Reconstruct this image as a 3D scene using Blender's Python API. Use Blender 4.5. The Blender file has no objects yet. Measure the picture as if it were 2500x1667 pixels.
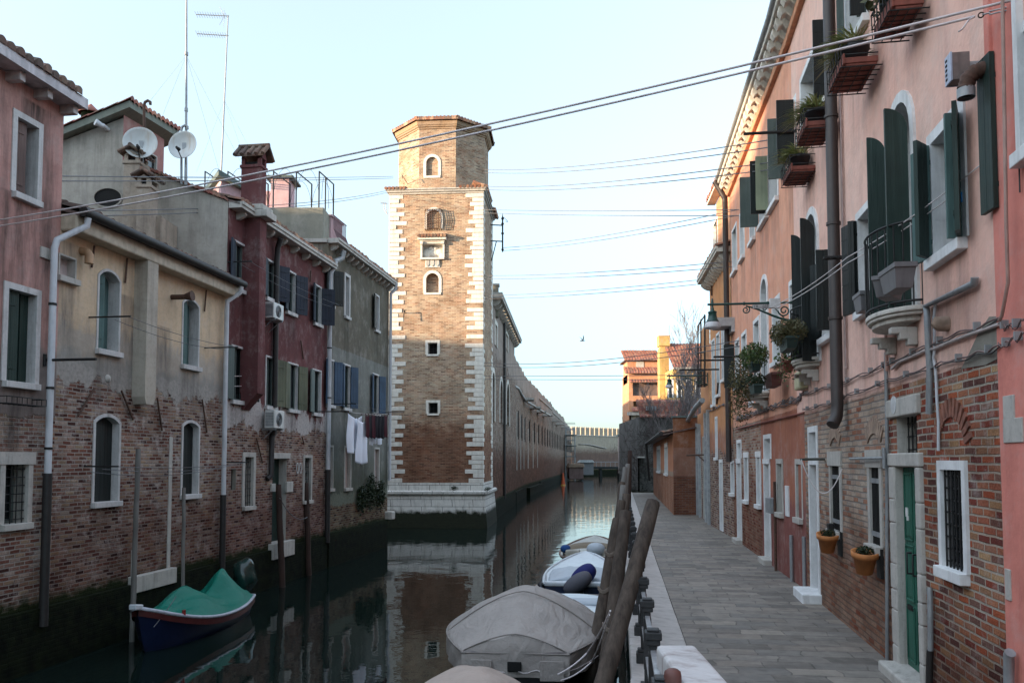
import bpy, bmesh, math, random
from mathutils import Vector, Matrix
random.seed(7)
rad = math.radians
SC = bpy.context.scene
COL = SC.collection
H = 3.4            # eye height above the water
PITCH = rad(3.0)
FPX = 2000.0       # focal length in pixels of a 2500 px wide picture
CX, CY = 1250.0, 1019.0
cam = bpy.data.cameras.new('camera')
cam.sensor_width = 36.0
cam.lens = FPX / 2500 * 36
cam.shift_y = (CY - 833.5) / 2500
cam.clip_start = 0.1
cam.clip_end = 3000
camo = bpy.data.objects.new('camera', cam)
camo.location = (0, 0, H)
camo.rotation_euler = (rad(90) + PITCH, 0, 0)
COL.objects.link(camo)
SC.camera = camo
SUN_AZ = (-1.0, -0.36)      # horizontal direction towards the sun
SUN_EL = rad(5.2)
world = bpy.data.worlds.new('World')
SC.world = world
world.use_nodes = True
wn = world.node_tree
wn.nodes.clear()
wo = wn.nodes.new('ShaderNodeOutputWorld')
bg = wn.nodes.new('ShaderNodeBackground')
sky = wn.nodes.new('ShaderNodeTexSky')
sky.sky_type = 'NISHITA'
sky.sun_disc = False
sky.sun_elevation = rad(9)
sky.sun_rotation = math.atan2(SUN_AZ[0], SUN_AZ[1])
sky.air_density = 1.0
sky.dust_density = 0.6
sky.ozone_density = 1.6
sky.altitude = 0
hs = wn.nodes.new('ShaderNodeHueSaturation')
hs.inputs['Saturation'].default_value = 0.66
tcw = wn.nodes.new('ShaderNodeTexCoord'); spw = wn.nodes.new('ShaderNodeSeparateXYZ'); rw = wn.nodes.new('ShaderNodeValToRGB')
wn.links.new(tcw.outputs['Generated'], spw.inputs[0]); wn.links.new(spw.outputs[2], rw.inputs[0])
e = rw.color_ramp.elements       # sky tint by height: cooler and dimmer low down, overhead boosted to brighten shade
e[0].position = 0.0; e[0].color = (0.18, 0.22, 0.283, 1)
e[1].position = 0.30; e[1].color = (0.555, 0.585, 0.58, 1)
k_ = e.new(0.12); k_.color = (0.345, 0.405, 0.457, 1)
k_ = e.new(0.50); k_.color = (0.70, 0.70, 0.67, 1)
k_ = e.new(0.85); k_.color = (1.5, 1.42, 1.30, 1)
cm = wn.nodes.new('ShaderNodeMix'); cm.data_type = 'RGBA'; cm.blend_type = 'MULTIPLY'
cm.inputs['Factor'].default_value = 1.0
wn.links.new(sky.outputs[0], hs.inputs['Color'])
wn.links.new(hs.outputs[0], cm.inputs['A'])
wn.links.new(rw.outputs[0], cm.inputs['B'])
wn.links.new(cm.outputs['Result'], bg.inputs['Color'])
bg.inputs['Strength'].default_value = 0.15
wn.links.new(bg.outputs[0], wo.inputs['Surface'])
sl = bpy.data.lights.new('sun', 'SUN')
sl.energy = 2.0
sl.angle = rad(1.2)
sl.color = (1.0, 0.74, 0.48)
so = bpy.data.objects.new('sun', sl)
_d = Vector((-SUN_AZ[0], -SUN_AZ[1], 0)).normalized() * math.cos(SUN_EL) + Vector((0, 0, -math.sin(SUN_EL)))
so.rotation_euler = _d.to_track_quat('-Z', 'Y').to_euler()
so.location = (-20, -10, 30)
COL.objects.link(so)
vs = SC.view_settings
vs.view_transform = 'Standard'
vs.look = 'None'
vs.exposure = 2.72
vs.gamma = 1.0
SC.cycles.max_bounces = 6
SC.cycles.diffuse_bounces = 3
SC.cycles.glossy_bounces = 3
SC.cycles.transparent_max_bounces = 6
SC.cycles.caustics_reflective = False
SC.cycles.caustics_refractive = False
def ray(px, py):
 dx = (px - CX) / FPX
 dy = -(py - CY) / FPX
 c, s = math.cos(PITCH), math.sin(PITCH)
 return Vector((dx, c - dy * s, s + dy * c))
def atY(px, py, Y):
 r = ray(px, py)
 return Vector((0, 0, H)) + r * (Y / r.y)
def atZ(px, py, z):
 r = ray(px, py)
 return Vector((0, 0, H)) + r * ((z - H) / r.z)
class Face:
 """a vertical wall plane: x runs along it (left to right seen from outside), y goes inwards, z up"""
 def __init__(s, p0, p1, z=0.0):
  s.p0 = Vector((p0[0], p0[1], z)); d = Vector((p1[0] - p0[0], p1[1] - p0[1]))
  s.L = d.length; s.d = d.normalized(); s.ang = math.atan2(d.y, d.x)
  s.n = Vector((-s.d.y, s.d.x))          # inwards
 def q(s, px, py, off=0.0):
  r = ray(px, py)
  o = Vector((0, 0, H))
  num = (s.p0.x - s.n.x * off - o.x) * s.n.x + (s.p0.y - s.n.y * off - o.y) * s.n.y
  t = num / (r.x * s.n.x + r.y * s.n.y)
  p = o + r * t
  return ((p.x - s.p0.x) * s.d.x + (p.y - s.p0.y) * s.d.y, p.z)
 def w(s, u, y=0.0, z=0.0):
  return Vector((s.p0.x + s.d.x * u + s.n.x * y, s.p0.y + s.d.y * u + s.n.y * y, z))
 def u_at(s, px, py=1100, off=0.0): return s.q(px, py, off)[0]
def thing(name, label, cat, loc=(0, 0, 0), rotz=0.0, group=None):
 o = bpy.data.objects.new(name, None)
 o.empty_display_size = 0.3
 o.location = loc; o.rotation_euler = (0, 0, rotz)
 COL.objects.link(o)
 o['label'] = label; o['category'] = cat
 if group: o['group'] = group
 return o
def fthing(name, label, cat, F, group=None):
 return thing(name, label, cat, (F.p0.x, F.p0.y, 0), F.ang, group)
def tag(o, label=None, cat=None, group=None, kind=None):
 if label: o['label'] = label
 if cat: o['category'] = cat
 if group: o['group'] = group
 if kind: o['kind'] = kind
 return o
def put(child, parent, F=None):
 """parent child; with F the child keeps F's frame (parent frame may differ)"""
 child.parent = parent
 if F is not None:
  M = Matrix.Translation((F.p0.x, F.p0.y, 0)) @ Matrix.Rotation(F.ang, 4, 'Z')
  P = Matrix.Translation(parent.location) @ Matrix.Rotation(parent.rotation_euler[2], 4, 'Z')
  L = P.inverted() @ M
  child.location = L.to_translation()
  child.rotation_euler = (0, 0, L.to_euler()[2])
 return child
class MB:
 def __init__(s):
  s.v = []; s.f = []; s.sm = []; s.cuts = [0]
 def cut(s):
  s.cuts.append(len(s.f)); return s
 def add(s, vs_, fs, smooth=False):
  b = len(s.v); s.v.extend([tuple(p) for p in vs_])
  for f in fs:
   s.f.append(tuple(b + i for i in f)); s.sm.append(smooth)
  return s
 def quad(s, a, b, c, d): return s.add([a, b, c, d], [(0, 1, 2, 3)])
 def poly(s, pts): return s.add(pts, [tuple(range(len(pts)))])
 def box(s, x0, x1, y0, y1, z0, z1):
  if x0 > x1: x0, x1 = x1, x0
  if y0 > y1: y0, y1 = y1, y0
  if z0 > z1: z0, z1 = z1, z0
  return s.add([(x0, y0, z0), (x1, y0, z0), (x1, y1, z0), (x0, y1, z0), (x0, y0, z1), (x1, y0, z1), (x1, y1, z1), (x0, y1, z1)],
                     [(0, 3, 2, 1), (4, 5, 6, 7), (0, 1, 5, 4), (1, 2, 6, 5), (2, 3, 7, 6), (3, 0, 4, 7)])
 def obox(s, c, ax, ay, az):
  c = Vector(c); ax = Vector(ax); ay = Vector(ay); az = Vector(az)
  P = [c + ax * i + ay * j + az * k for k in (-1, 1) for (i, j) in ((-1, -1), (1, -1), (1, 1), (-1, 1))]
  return s.add(P, [(0, 3, 2, 1), (4, 5, 6, 7), (0, 1, 5, 4), (1, 2, 6, 5), (2, 3, 7, 6), (3, 0, 4, 7)])
 def tube(s, pts, r, n=8, cap=True):
  pts = [Vector(p) for p in pts]
  rs = r if isinstance(r, (list, tuple)) else [r] * len(pts)
  rings = []
  up = None
  for i, p in enumerate(pts):
   if i == 0: t = pts[1] - p
   elif i == len(pts) - 1: t = p - pts[i - 1]
   else: t = (pts[i + 1] - p).normalized() + (p - pts[i - 1]).normalized()
   if t.length < 1e-9: t = Vector((0, 0, 1))
   t.normalize()
   if up is None:
    up = Vector((0, 0, 1)) if abs(t.z) < 0.9 else Vector((1, 0, 0))
   a = t.cross(up)
   if a.length < 1e-6: a = t.cross(Vector((0.3, 1, 0.2)))
   a.normalize(); b = a.cross(t).normalized(); up = b
   rings.append([p + (a * math.cos(k * 2 * math.pi / n) + b * math.sin(k * 2 * math.pi / n)) * rs[i] for k in range(n)])
  V = [q for R in rings for q in R]; Fc = []
  for i in range(len(pts) - 1):
   for k in range(n):
    Fc.append((i * n + k, i * n + (k + 1) % n, (i + 1) * n + (k + 1) % n, (i + 1) * n + k))
  s.add(V, Fc, True)
  if cap:
   s.add(rings[0], [tuple(range(n))[::-1]]); s.add(rings[-1], [tuple(range(n))])
  return s
 def lathe(s, prof, c=(0, 0, 0), n=16, a0=0, a1=2 * math.pi):
  full = abs(a1 - a0 - 2 * math.pi) < 1e-6
  m = n if full else n + 1
  V = []
  for (r, z) in prof:
   for k in range(m):
    a = a0 + (a1 - a0) * k / n
    V.append((c[0] + r * math.cos(a), c[1] + r * math.sin(a), c[2] + z))
  Fc = []
  for i in range(len(prof) - 1):
   for k in range(n):
    k2 = (k + 1) % m
    Fc.append((i * m + k, i * m + k2, (i + 1) * m + k2, (i + 1) * m + k))
  return s.add(V, Fc, True)
 def grid(s, rows, smooth=True):
  n = len(rows[0]); V = [p for R in rows for p in R]; Fc = []
  for i in range(len(rows) - 1):
   for k in range(n - 1):
    Fc.append((i * n + k, i * n + k + 1, (i + 1) * n + k + 1, (i + 1) * n + k))
  return s.add(V, Fc, smooth)
 def prism(s, pts, y0, y1):
  """pts (x,z) outline extruded along y"""
  n = len(pts)
  V = [(x, y0, z) for x, z in pts] + [(x, y1, z) for x, z in pts]
  Fc = [tuple(range(n)), tuple(range(2 * n - 1, n - 1, -1))]
  for i in range(n):
   j = (i + 1) % n
   Fc.append((j, i, n + i, n + j))
  return s.add(V, Fc)
 def build(s, name, mat, parent=None, F=None, bevel=0, seg=2, fix=True):
  if len(s.cuts) > 1:      # one object for each marked piece
   if s.cuts[-1] != len(s.f): s.cuts.append(len(s.f))
   for a, b in zip(s.cuts[:-1], s.cuts[1:]):
    if a == b: continue
    m = MB(); ix = {}
    for fc in s.f[a:b]:
     for i in fc:
      if i not in ix: ix[i] = len(m.v); m.v.append(s.v[i])
     m.f.append(tuple(ix[i] for i in fc))
    m.sm = s.sm[a:b]; o = m.build(name, mat, parent, F, bevel, seg)
   return o
  me = bpy.data.meshes.new(name)
  me.from_pydata(s.v, [], s.f)
  me.polygons.foreach_set('use_smooth', s.sm)
  me.materials.append(mat)
  me.validate(); me.update()
  o = bpy.data.objects.new(name, me)
  COL.objects.link(o)
  if parent is not None: put(o, parent, F)
  elif F is not None:
   o.location = (F.p0.x, F.p0.y, 0); o.rotation_euler = (0, 0, F.ang)
  if bevel:
   m = o.modifiers.new('bevel', 'BEVEL'); m.width = bevel; m.segments = seg; m.limit_method = 'ANGLE'; m.angle_limit = rad(40)
  return o
class NT:
 def __init__(s, name):
  s.m = bpy.data.materials.new(name); s.m.use_nodes = True
  s.t = s.m.node_tree; s.t.nodes.clear()
  s.out = s.t.nodes.new('ShaderNodeOutputMaterial'); s.b = s.t.nodes.new('ShaderNodeBsdfPrincipled')
  s.t.links.new(s.b.outputs[0], s.out.inputs[0])
  s._o = None
 def n(s, ty): return s.t.nodes.new('ShaderNode' + ty)
 def set(s, inp, val):
  if isinstance(val, bpy.types.NodeSocket): s.t.links.new(val, inp)
  else:
   if isinstance(val, (tuple, list)) and len(val) == 3 and inp.type == 'RGBA': val = (*val, 1)
   inp.default_value = val
 def obj(s):
  if s._o is None: s._o = s.n('TexCoord').outputs['Object']
  return s._o
 def sep(s, v=None):
  k = s.n('SeparateXYZ'); s.set(k.inputs[0], v if v is not None else s.obj()); return k.outputs
 def comb(s, x, y, z=0.0):
  k = s.n('CombineXYZ'); s.set(k.inputs[0], x); s.set(k.inputs[1], y); s.set(k.inputs[2], z); return k.outputs[0]
 def ma(s, op, a, b=0.0, cl=False):
  k = s.n('Math'); k.operation = op; k.use_clamp = cl; s.set(k.inputs[0], a); s.set(k.inputs[1], b); return k.outputs[0]
 def noise(s, vec=None, scale=1.0, detail=3.0, rough=0.55, dist=0.0, col=False):
  k = s.n('TexNoise'); s.set(k.inputs['Vector'], vec if vec is not None else s.obj())
  k.inputs['Scale'].default_value = scale; k.inputs['Detail'].default_value = detail
  k.inputs['Roughness'].default_value = rough; k.inputs['Distortion'].default_value = dist
  return k.outputs['Color' if col else 'Fac']
 def voro(s, vec, scale, out='Distance', feat='F1'):
  k = s.n('TexVoronoi'); k.feature = feat; s.set(k.inputs['Vector'], vec); k.inputs['Scale'].default_value = scale
  return k.outputs[out]
 def scale(s, vec, x, y, z):
  k = s.n('Mapping'); s.set(k.inputs[0], vec); k.inputs['Scale'].default_value = (x, y, z); return k.outputs[0]
 def ramp(s, f, stops, interp='LINEAR'):
  k = s.n('ValToRGB'); k.color_ramp.interpolation = interp; s.set(k.inputs[0], f)
  e = k.color_ramp.elements
  while len(e) < len(stops): e.new(0.5)
  for i, (p, c) in enumerate(stops):
   e[i].position = p
   e[i].color = (c, c, c, 1) if isinstance(c, (int, float)) else (*c, 1)
  return k.outputs[0]
 def step(s, f, a, b):
  k = s.n('MapRange'); k.inputs['From Min'].default_value = a; k.inputs['From Max'].default_value = b; s.set(k.inputs[0], f); return k.outputs[0]
 def mix(s, f, a, b, mode='MIX'):
  k = s.n('Mix'); k.data_type = 'RGBA'; k.blend_type = mode
  s.set(k.inputs['Factor'], f); s.set(k.inputs['A'], a); s.set(k.inputs['B'], b); return k.outputs['Result']
 def bump(s, h, strength=0.5, dist=0.02, prev=None):
  k = s.n('Bump'); k.inputs['Strength'].default_value = strength; k.inputs['Distance'].default_value = dist
  s.set(k.inputs['Height'], h)
  if prev is not None: s.set(k.inputs['Normal'], prev)
  return k.outputs[0]
 def fin(s, col, rough=0.85, normal=None, metal=0.0, spec=None):
  s.set(s.b.inputs['Base Color'], col); s.set(s.b.inputs['Roughness'], rough); s.set(s.b.inputs['Metallic'], metal)
  if normal is not None: s.set(s.b.inputs['Normal'], normal)
  if spec is not None: s.b.inputs['Specular IOR Level'].default_value = spec
  return s.m
def sc3(c, k): return tuple(min(1, x * k) for x in c)
def paint(name, c, rough=0.6, var=0.25, scale=6.0, metal=0.0, bump=0.15, dirt=None, spec=None):
 t = NT(name)
 f = t.noise(scale=scale, detail=4)
 f2 = t.noise(t.scale(t.obj(), 5, 5, 0.8), 2.0, 3)
 col = t.mix(t.step(f, 0.3, 0.7), sc3(c, 1 - var), sc3(c, 1 + var * 0.6))
 col = t.mix(t.step(f2, 0.5, 0.85), col, dirt or sc3(c, 0.6))
 return t.fin(col, rough, t.bump(f, bump, 0.01) if bump else None, metal, spec)
def drips(mat, items, col=(0.10, 0.085, 0.075), amt=0.75):
 """run-off stains hanging below sills: items = (u0, u1, z, length)"""
 nt = mat.node_tree; b = [n for n in nt.nodes if n.type == 'BSDF_PRINCIPLED'][0]
 lk = b.inputs['Base Color'].links[0]; src = lk.from_socket; nt.links.remove(lk)
 t = NT.__new__(NT); t.m = mat; t.t = nt; t._o = None
 x, y, z = t.sep()
 nz = t.noise(t.scale(t.obj(), 2.6, 2.6, 0.30), 1.6, 6, 0.72)
 nb = t.noise(t.scale(t.obj(), 2, 2, 1), 1.5, 3)
 tot = None
 for (u0, u1, zz, ln) in items:
  w_ = (u1 - u0) / 2 + 0.06; c = (u0 + u1) / 2
  a = t.step(t.ma('ABSOLUTE', t.ma('SUBTRACT', x, c)), w_ + 0.06, w_ - 0.08)
  k = t.ma('MULTIPLY', a, t.step(z, zz + 0.01, zz - 0.03))
  k = t.ma('MULTIPLY', k, t.step(t.ma('ADD', z, t.ma('MULTIPLY', nz, 0.9 * ln)), zz - ln * 0.75, zz + 0.1))
  tot = k if tot is None else t.ma('MAXIMUM', tot, k)
 m = t.ma('MULTIPLY', t.ma('MULTIPLY', tot, t.step(nz, 0.36, 0.70)), t.ma('MULTIPLY', t.ma('ADD', nb, 0.35), amt))
 nt.links.new(t.mix(m, src, col), b.inputs['Base Color'])
def brickcol(t, U, Z, cols, mortar, bw=0.26, bh=0.075, ms=0.012, wob=0.012):
 v = t.comb(U, Z)
 nz = t.noise(v, 3.5, 2, col=True)
 k = t.n('VectorMath'); k.operation = 'MULTIPLY_ADD'
 t.set(k.inputs[0], nz); k.inputs[1].default_value = (wob * 2, wob * 2, 0); t.set(k.inputs[2], v)
 vv = k.outputs[0]
 b = t.n('TexBrick'); t.set(b.inputs['Vector'], vv)
 b.inputs['Color1'].default_value = (0, 0, 0, 1); b.inputs['Color2'].default_value = (1, 1, 1, 1); b.inputs['Mortar'].default_value = (0.5, 0.5, 0.5, 1)
 b.inputs['Scale'].default_value = 1; b.inputs['Mortar Size'].default_value = ms; b.inputs['Mortar Smooth'].default_value = 0.4
 b.inputs['Brick Width'].default_value = bw; b.inputs['Row Height'].default_value = bh; b.inputs['Bias'].default_value = 0
 n = len(cols)
 c = t.ramp(b.outputs['Color'], [((i + 0.5) / n if n > 1 else 0, cc) for i, cc in enumerate(cols)])
 fine = t.noise(v, 40, 3)
 c = t.mix(t.step(fine, 0.35, 0.75), c, t.mix(1.0, c, (0.62, 0.6, 0.6), 'MULTIPLY'))
 mm = t.ma('MULTIPLY', b.outputs['Fac'], 1.0)
 c = t.mix(mm, c, mortar)
 h = t.ma('SUBTRACT', 1.0, b.outputs['Fac'])
 h = t.ma('ADD', h, t.ma('MULTIPLY', fine, 0.5))
 h = t.ma('ADD', h, t.ma('MULTIPLY', b.outputs['Color'], 0.6))
 return c, h
BR_RED = [(0.07, 0.03, 0.025), (0.17, 0.07, 0.05), (0.26, 0.115, 0.08), (0.44, 0.35, 0.29), (0.20, 0.11, 0.08), (0.33, 0.20, 0.14), (0.40, 0.30, 0.20), (0.13, 0.055, 0.045), (0.22, 0.09, 0.065), (0.36, 0.26, 0.21)]
BR_TOWER = [(0.28, 0.17, 0.12), (0.42, 0.29, 0.20), (0.50, 0.37, 0.26), (0.46, 0.29, 0.20), (0.56, 0.46, 0.34), (0.35, 0.23, 0.17), (0.50, 0.42, 0.32), (0.20, 0.14, 0.11), (0.54, 0.40, 0.30)]
BR_NEAR = [(0.42, 0.115, 0.055), (0.26, 0.06, 0.04), (0.18, 0.055, 0.045), (0.50, 0.32, 0.17), (0.34, 0.12, 0.08), (0.45, 0.19, 0.10), (0.30, 0.17, 0.13), (0.14, 0.06, 0.05)]
def wallmat(name, c, c2=None, stain=(0.12, 0.10, 0.09), stain_amt=0.5, zones=(), brick=None, bcols=BR_RED, mortar=(0.32, 0.28, 0.25),
   peel=None, wet=1.25, bw=0.26, bh=0.075, grime=0.3, lowdark=None, white=0.0, topstain=None, top_z=0, bstr=0.6):
 """plaster over brick.  brick=(z, wobble) boundary below which the brick is bare; zones=[(z, wobble, colour)] colour changes, top down"""
 t = NT(name)
 x, y, z = t.sep()
 U = t.ma('ADD', x, y)
 v = t.comb(U, z)
 big = t.noise(v, 0.55, 4, 0.6)
 mid = t.noise(v, 2.3, 5, 0.65)
 fine = t.noise(v, 14, 4, 0.6)
 st = t.noise(t.scale(v, 2.2, 0.22, 1), 1.6, 5, 0.7)
 c2 = c2 or sc3(c, 0.72)
 def shade(cc, cc2):
  k = t.mix(t.step(big, 0.36, 0.66), cc, cc2)
  return t.mix(t.step(mid, 0.45, 0.75), k, t.mix(1.0, k, (0.80, 0.80, 0.80), 'MULTIPLY'))
 col = shade(c, c2)
 for (zz, wob, cc) in zones:
  e = t.ma('ADD', z, t.ma('MULTIPLY', t.ma('SUBTRACT', mid, 0.5), wob))
  e = t.ma('ADD', e, t.ma('MULTIPLY', t.ma('SUBTRACT', st, 0.5), wob * 1.3))
  col = t.mix(t.step(e, zz + 0.02 + wob * 0.12, zz - wob * 0.12), col, shade(cc, sc3(cc, 0.75)))
 bl = t.noise(t.scale(v, 1.0, 0.7, 1), 1.9, 7, 0.78)
 col = t.mix(t.ma('MULTIPLY', t.step(bl, 0.50, 0.64), 0.45), col, t.mix(0.5, col, (0.52, 0.48, 0.45)))
 col = t.mix(t.ma('MULTIPLY', t.step(bl, 0.46, 0.34), 0.35), col, t.mix(1.0, col, (0.66, 0.62, 0.60), 'MULTIPLY'))
 col = t.mix(t.ma('MULTIPLY', t.step(st, 0.50, 0.78), stain_amt), col, stain)
 if topstain:
  tz = t.step(t.ma('ADD', z, t.ma('MULTIPLY', t.ma('SUBTRACT', st, 0.5), 1.6)), top_z - topstain, top_z + 0.1)
  col = t.mix(t.ma('MULTIPLY', tz, 0.75), col, stain)
 col = t.mix(t.ma('MULTIPLY', t.step(fine, 0.5, 0.8), grime), col, sc3(stain, 1.4))
 h = t.ma('ADD', t.ma('MULTIPLY', mid, 0.5), t.ma('MULTIPLY', fine, 0.25))
 nrm_h = h
 if brick:
  bc, bhgt = brickcol(t, U, z, bcols, mortar, bw, bh)
  bb = t.noise(v, 1.1, 3)
  bc = t.mix(t.step(bb, 0.4, 0.7), bc, t.mix(1.0, bc, (0.62, 0.58, 0.56), 'MULTIPLY'))
  rp_ = t.noise(v, 0.8, 4, 0.7)
  bc = t.mix(t.ma('MULTIPLY', t.step(rp_, 0.5, 0.68), 0.5), bc, t.mix(1.0, bc, (1.0, 0.70, 0.58), 'MULTIPLY'))
  pit = t.step(t.noise(v, 6.5, 4, 0.8), 0.64, 0.70)
  bc = t.mix(pit, bc, t.mix(1.0, bc, (0.35, 0.30, 0.28), 'MULTIPLY'))
  if white:
   wf = t.ma('MULTIPLY', t.step(t.noise(v, 3.0, 6, 0.75), 0.52, 0.66), white)
   bc = t.mix(wf, bc, (0.52, 0.47, 0.44))
  e = t.ma('ADD', z, t.ma('MULTIPLY', t.ma('SUBTRACT', t.noise(v, 1.5, 6, 0.7), 0.5), brick[1] * 3.0))
  f = t.step(e, brick[0] + 0.02, brick[0] - 0.02)
  if peel:
   e2 = t.ma('ADD', z, t.ma('MULTIPLY', t.ma('SUBTRACT', t.noise(t.scale(v, 1.6, 0.55, 1), 1.7, 6, 0.7), 0.5), peel[1] * 3.0))
   f2 = t.step(e2, brick[0] + peel[0] + 0.02, brick[0] + peel[0] - 0.02)
   pc = t.mix(t.step(fine, 0.4, 0.7), peel[2], sc3(peel[2], 0.7))
   col = t.mix(f2, col, pc)
  col = t.mix(f, col, bc)
  nrm_h = t.ma('ADD', t.ma('MULTIPLY', h, t.ma('SUBTRACT', 1.0, f)), t.ma('MULTIPLY', bhgt, t.ma('MULTIPLY', f, 0.8)))
  nrm_h = t.ma('SUBTRACT', nrm_h, t.ma('MULTIPLY', f, 1.2))
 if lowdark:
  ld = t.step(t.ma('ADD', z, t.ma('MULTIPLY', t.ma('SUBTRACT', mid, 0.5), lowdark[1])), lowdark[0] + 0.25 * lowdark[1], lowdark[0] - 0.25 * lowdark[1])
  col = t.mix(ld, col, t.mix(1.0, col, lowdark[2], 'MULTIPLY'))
 rough = 0.9
 if wet:
  e = t.ma('ADD', z, t.ma('MULTIPLY', t.ma('SUBTRACT', mid, 0.5), 0.5))
  wf = t.step(e, wet + 0.09, wet - 0.09)
  alg = t.mix(t.step(t.noise(v, 5, 4), 0.35, 0.7), (0.002, 0.003, 0.0015), (0.010, 0.014, 0.005))
  alg = t.mix(t.ma('MULTIPLY', t.step(e, wet - 0.35, wet - 0.02), 0.7), alg, (0.022, 0.030, 0.009))
  col = t.mix(wf, col, alg)
  rough = 0.9
 return t.fin(col, rough, t.bump(nrm_h, bstr, 0.03), spec=0.12)
def mat_tiles(name, period=0.19, row=0.36, cols=None):
 t = NT(name)
 x, y, z = t.sep()
 a = t.ma('FLOOR', t.ma('DIVIDE', x, period)); b = t.ma('FLOOR', t.ma('DIVIDE', y, row))
 wn_ = t.n('TexWhiteNoise'); wn_.noise_dimensions = '2D'; t.set(wn_.inputs['Vector'], t.comb(a, b))
 cols = cols or [(0.30, 0.115, 0.065), (0.42, 0.19, 0.11), (0.24, 0.10, 0.065), (0.46, 0.27, 0.17), (0.20, 0.11, 0.08)]
 c = t.ramp(wn_.outputs['Value'], [(i / len(cols), k) for i, k in enumerate(cols)], 'CONSTANT')
 n = t.noise(scale=7, detail=5, rough=0.7)
 c = t.mix(t.step(n, 0.45, 0.7), c, (0.10, 0.085, 0.065))
 n2 = t.noise(scale=1.4, detail=4)
 c = t.mix(t.ma('MULTIPLY', t.step(n2, 0.5, 0.75), 0.6), c, (0.12, 0.11, 0.08))
 return t.fin(c, 0.9, t.bump(n, 0.4, 0.02))
def mat_stone(name, c=(0.62, 0.58, 0.52), dirt=(0.22, 0.20, 0.17), amt=0.6, joints=None, wet=None):
 t = NT(name)
 x, y, z = t.sep(); U = t.ma('ADD', x, y); v = t.comb(U, z, y)
 n = t.noise(v, 3.0, 6, 0.7); f = t.noise(v, 22, 4)
 col = t.mix(t.step(n, 0.35, 0.7), c, sc3(c, 0.78))
 st = t.noise(t.scale(v, 4, 0.5, 4), 1.5, 5, 0.7)
 col = t.mix(t.ma('MULTIPLY', t.step(st, 0.5, 0.75), amt), col, dirt)
 col = t.mix(t.ma('MULTIPLY', t.step(f, 0.55, 0.8), 0.5 * amt), col, dirt)
 h = t.ma('ADD', n, t.ma('MULTIPLY', f, 0.3))
 if joints:
  b = t.n('TexBrick'); t.set(b.inputs['Vector'], t.comb(U, z)); b.inputs['Scale'].default_value = 1
  b.inputs['Brick Width'].default_value = joints[0]; b.inputs['Row Height'].default_value = joints[1]; b.inputs['Mortar Size'].default_value = 0.014
  b.inputs['Color1'].default_value = (0.86, 0.86, 0.86, 1); b.inputs['Color2'].default_value = (1, 1, 1, 1); b.inputs['Mortar'].default_value = (0.25, 0.25, 0.24, 1)
  col = t.mix(1.0, col, b.outputs['Color'], 'MULTIPLY'); h = t.ma('SUBTRACT', h, t.ma('MULTIPLY', b.outputs['Fac'], 0.8))
 if wet is not None:
  e = t.ma('ADD', z, t.ma('MULTIPLY', t.ma('SUBTRACT', n, 0.5), 0.6))
  wf = t.step(e, wet + 0.1, wet - 0.1)
  col = t.mix(wf, col, t.mix(t.step(f, 0.35, 0.65), (0.004, 0.005, 0.002), (0.020, 0.024, 0.010)))
 return t.fin(col, 0.8, t.bump(h, 0.35, 0.02), spec=0.3)
def mat_wood(name, c, c2, rough=0.75, axis='z', sc=1.0, wet=None):
 t = NT(name)
 s = {'z': (14, 14, 0.7), 'x': (0.7, 14, 14), 'y': (14, 0.7, 14)}[axis]
 g = t.noise(t.scale(t.obj(), *[k * sc for k in s]), 1.0, 5, 0.65)
 b = t.noise(scale=1.2, detail=3)
 col = t.mix(t.step(g, 0.3, 0.7), c, c2)
 col = t.mix(t.step(b, 0.4, 0.75), col, t.mix(1.0, col, (0.55, 0.55, 0.55), 'MULTIPLY'))
 if wet is not None:
  wf = t.step(t.ma('ADD', t.sep()[2], t.ma('MULTIPLY', b, 0.3)), wet + 0.3, wet)
  col = t.mix(wf, col, (0.010, 0.011, 0.006))
 return t.fin(col, rough, t.bump(g, 0.8, 0.015), spec=0.3)
def mat_cloth(name, c, rough=0.8, fold=0.3, dirt=0.35, sc=1.0):
 t = NT(name)
 n = t.noise(scale=1.6 * sc, detail=5, rough=0.65); w = t.noise(scale=220, detail=1)
 f = t.noise(t.scale(t.obj(), 3.0, 1.0, 1.5), 1.3 * sc, 3, 0.5, 1.2)
 col = t.mix(t.ma('MULTIPLY', t.step(n, 0.4, 0.75), dirt), c, sc3(c, 0.55))
 cr = t.noise(t.scale(t.obj(), 1.0, 2.2, 1.4), 5.5 * sc, 4, 0.6, 2.2)
 h = t.ma('ADD', t.ma('ADD', f, t.ma('MULTIPLY', cr, 0.28)), t.ma('MULTIPLY', w, 0.02))
 col = t.mix(t.ma('MULTIPLY', t.step(cr, 0.55, 0.75), dirt), col, sc3(c, 0.7))
 return t.fin(col, rough, t.bump(h, fold, 0.08), spec=0.2)
def mat_glass():
 t = NT('window_glass')
 n = t.noise(scale=1.1, detail=1)
 return t.fin((0.012, 0.014, 0.016), 0.08, t.bump(n, 0.08, 0.02), spec=0.6)
def mat_leaf(name, cols):
 t = NT(name)
 o = t.n('Object' 'Info')
 g = t.n('NewGeometry')
 c = t.ramp(g.outputs['Random Per Island'], [(i / max(1, len(cols) - 1), k) for i, k in enumerate(cols)])
 t.b.inputs['Subsurface Weight'].default_value = 0.0
 return t.fin(c, 0.55, spec=0.3)
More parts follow.
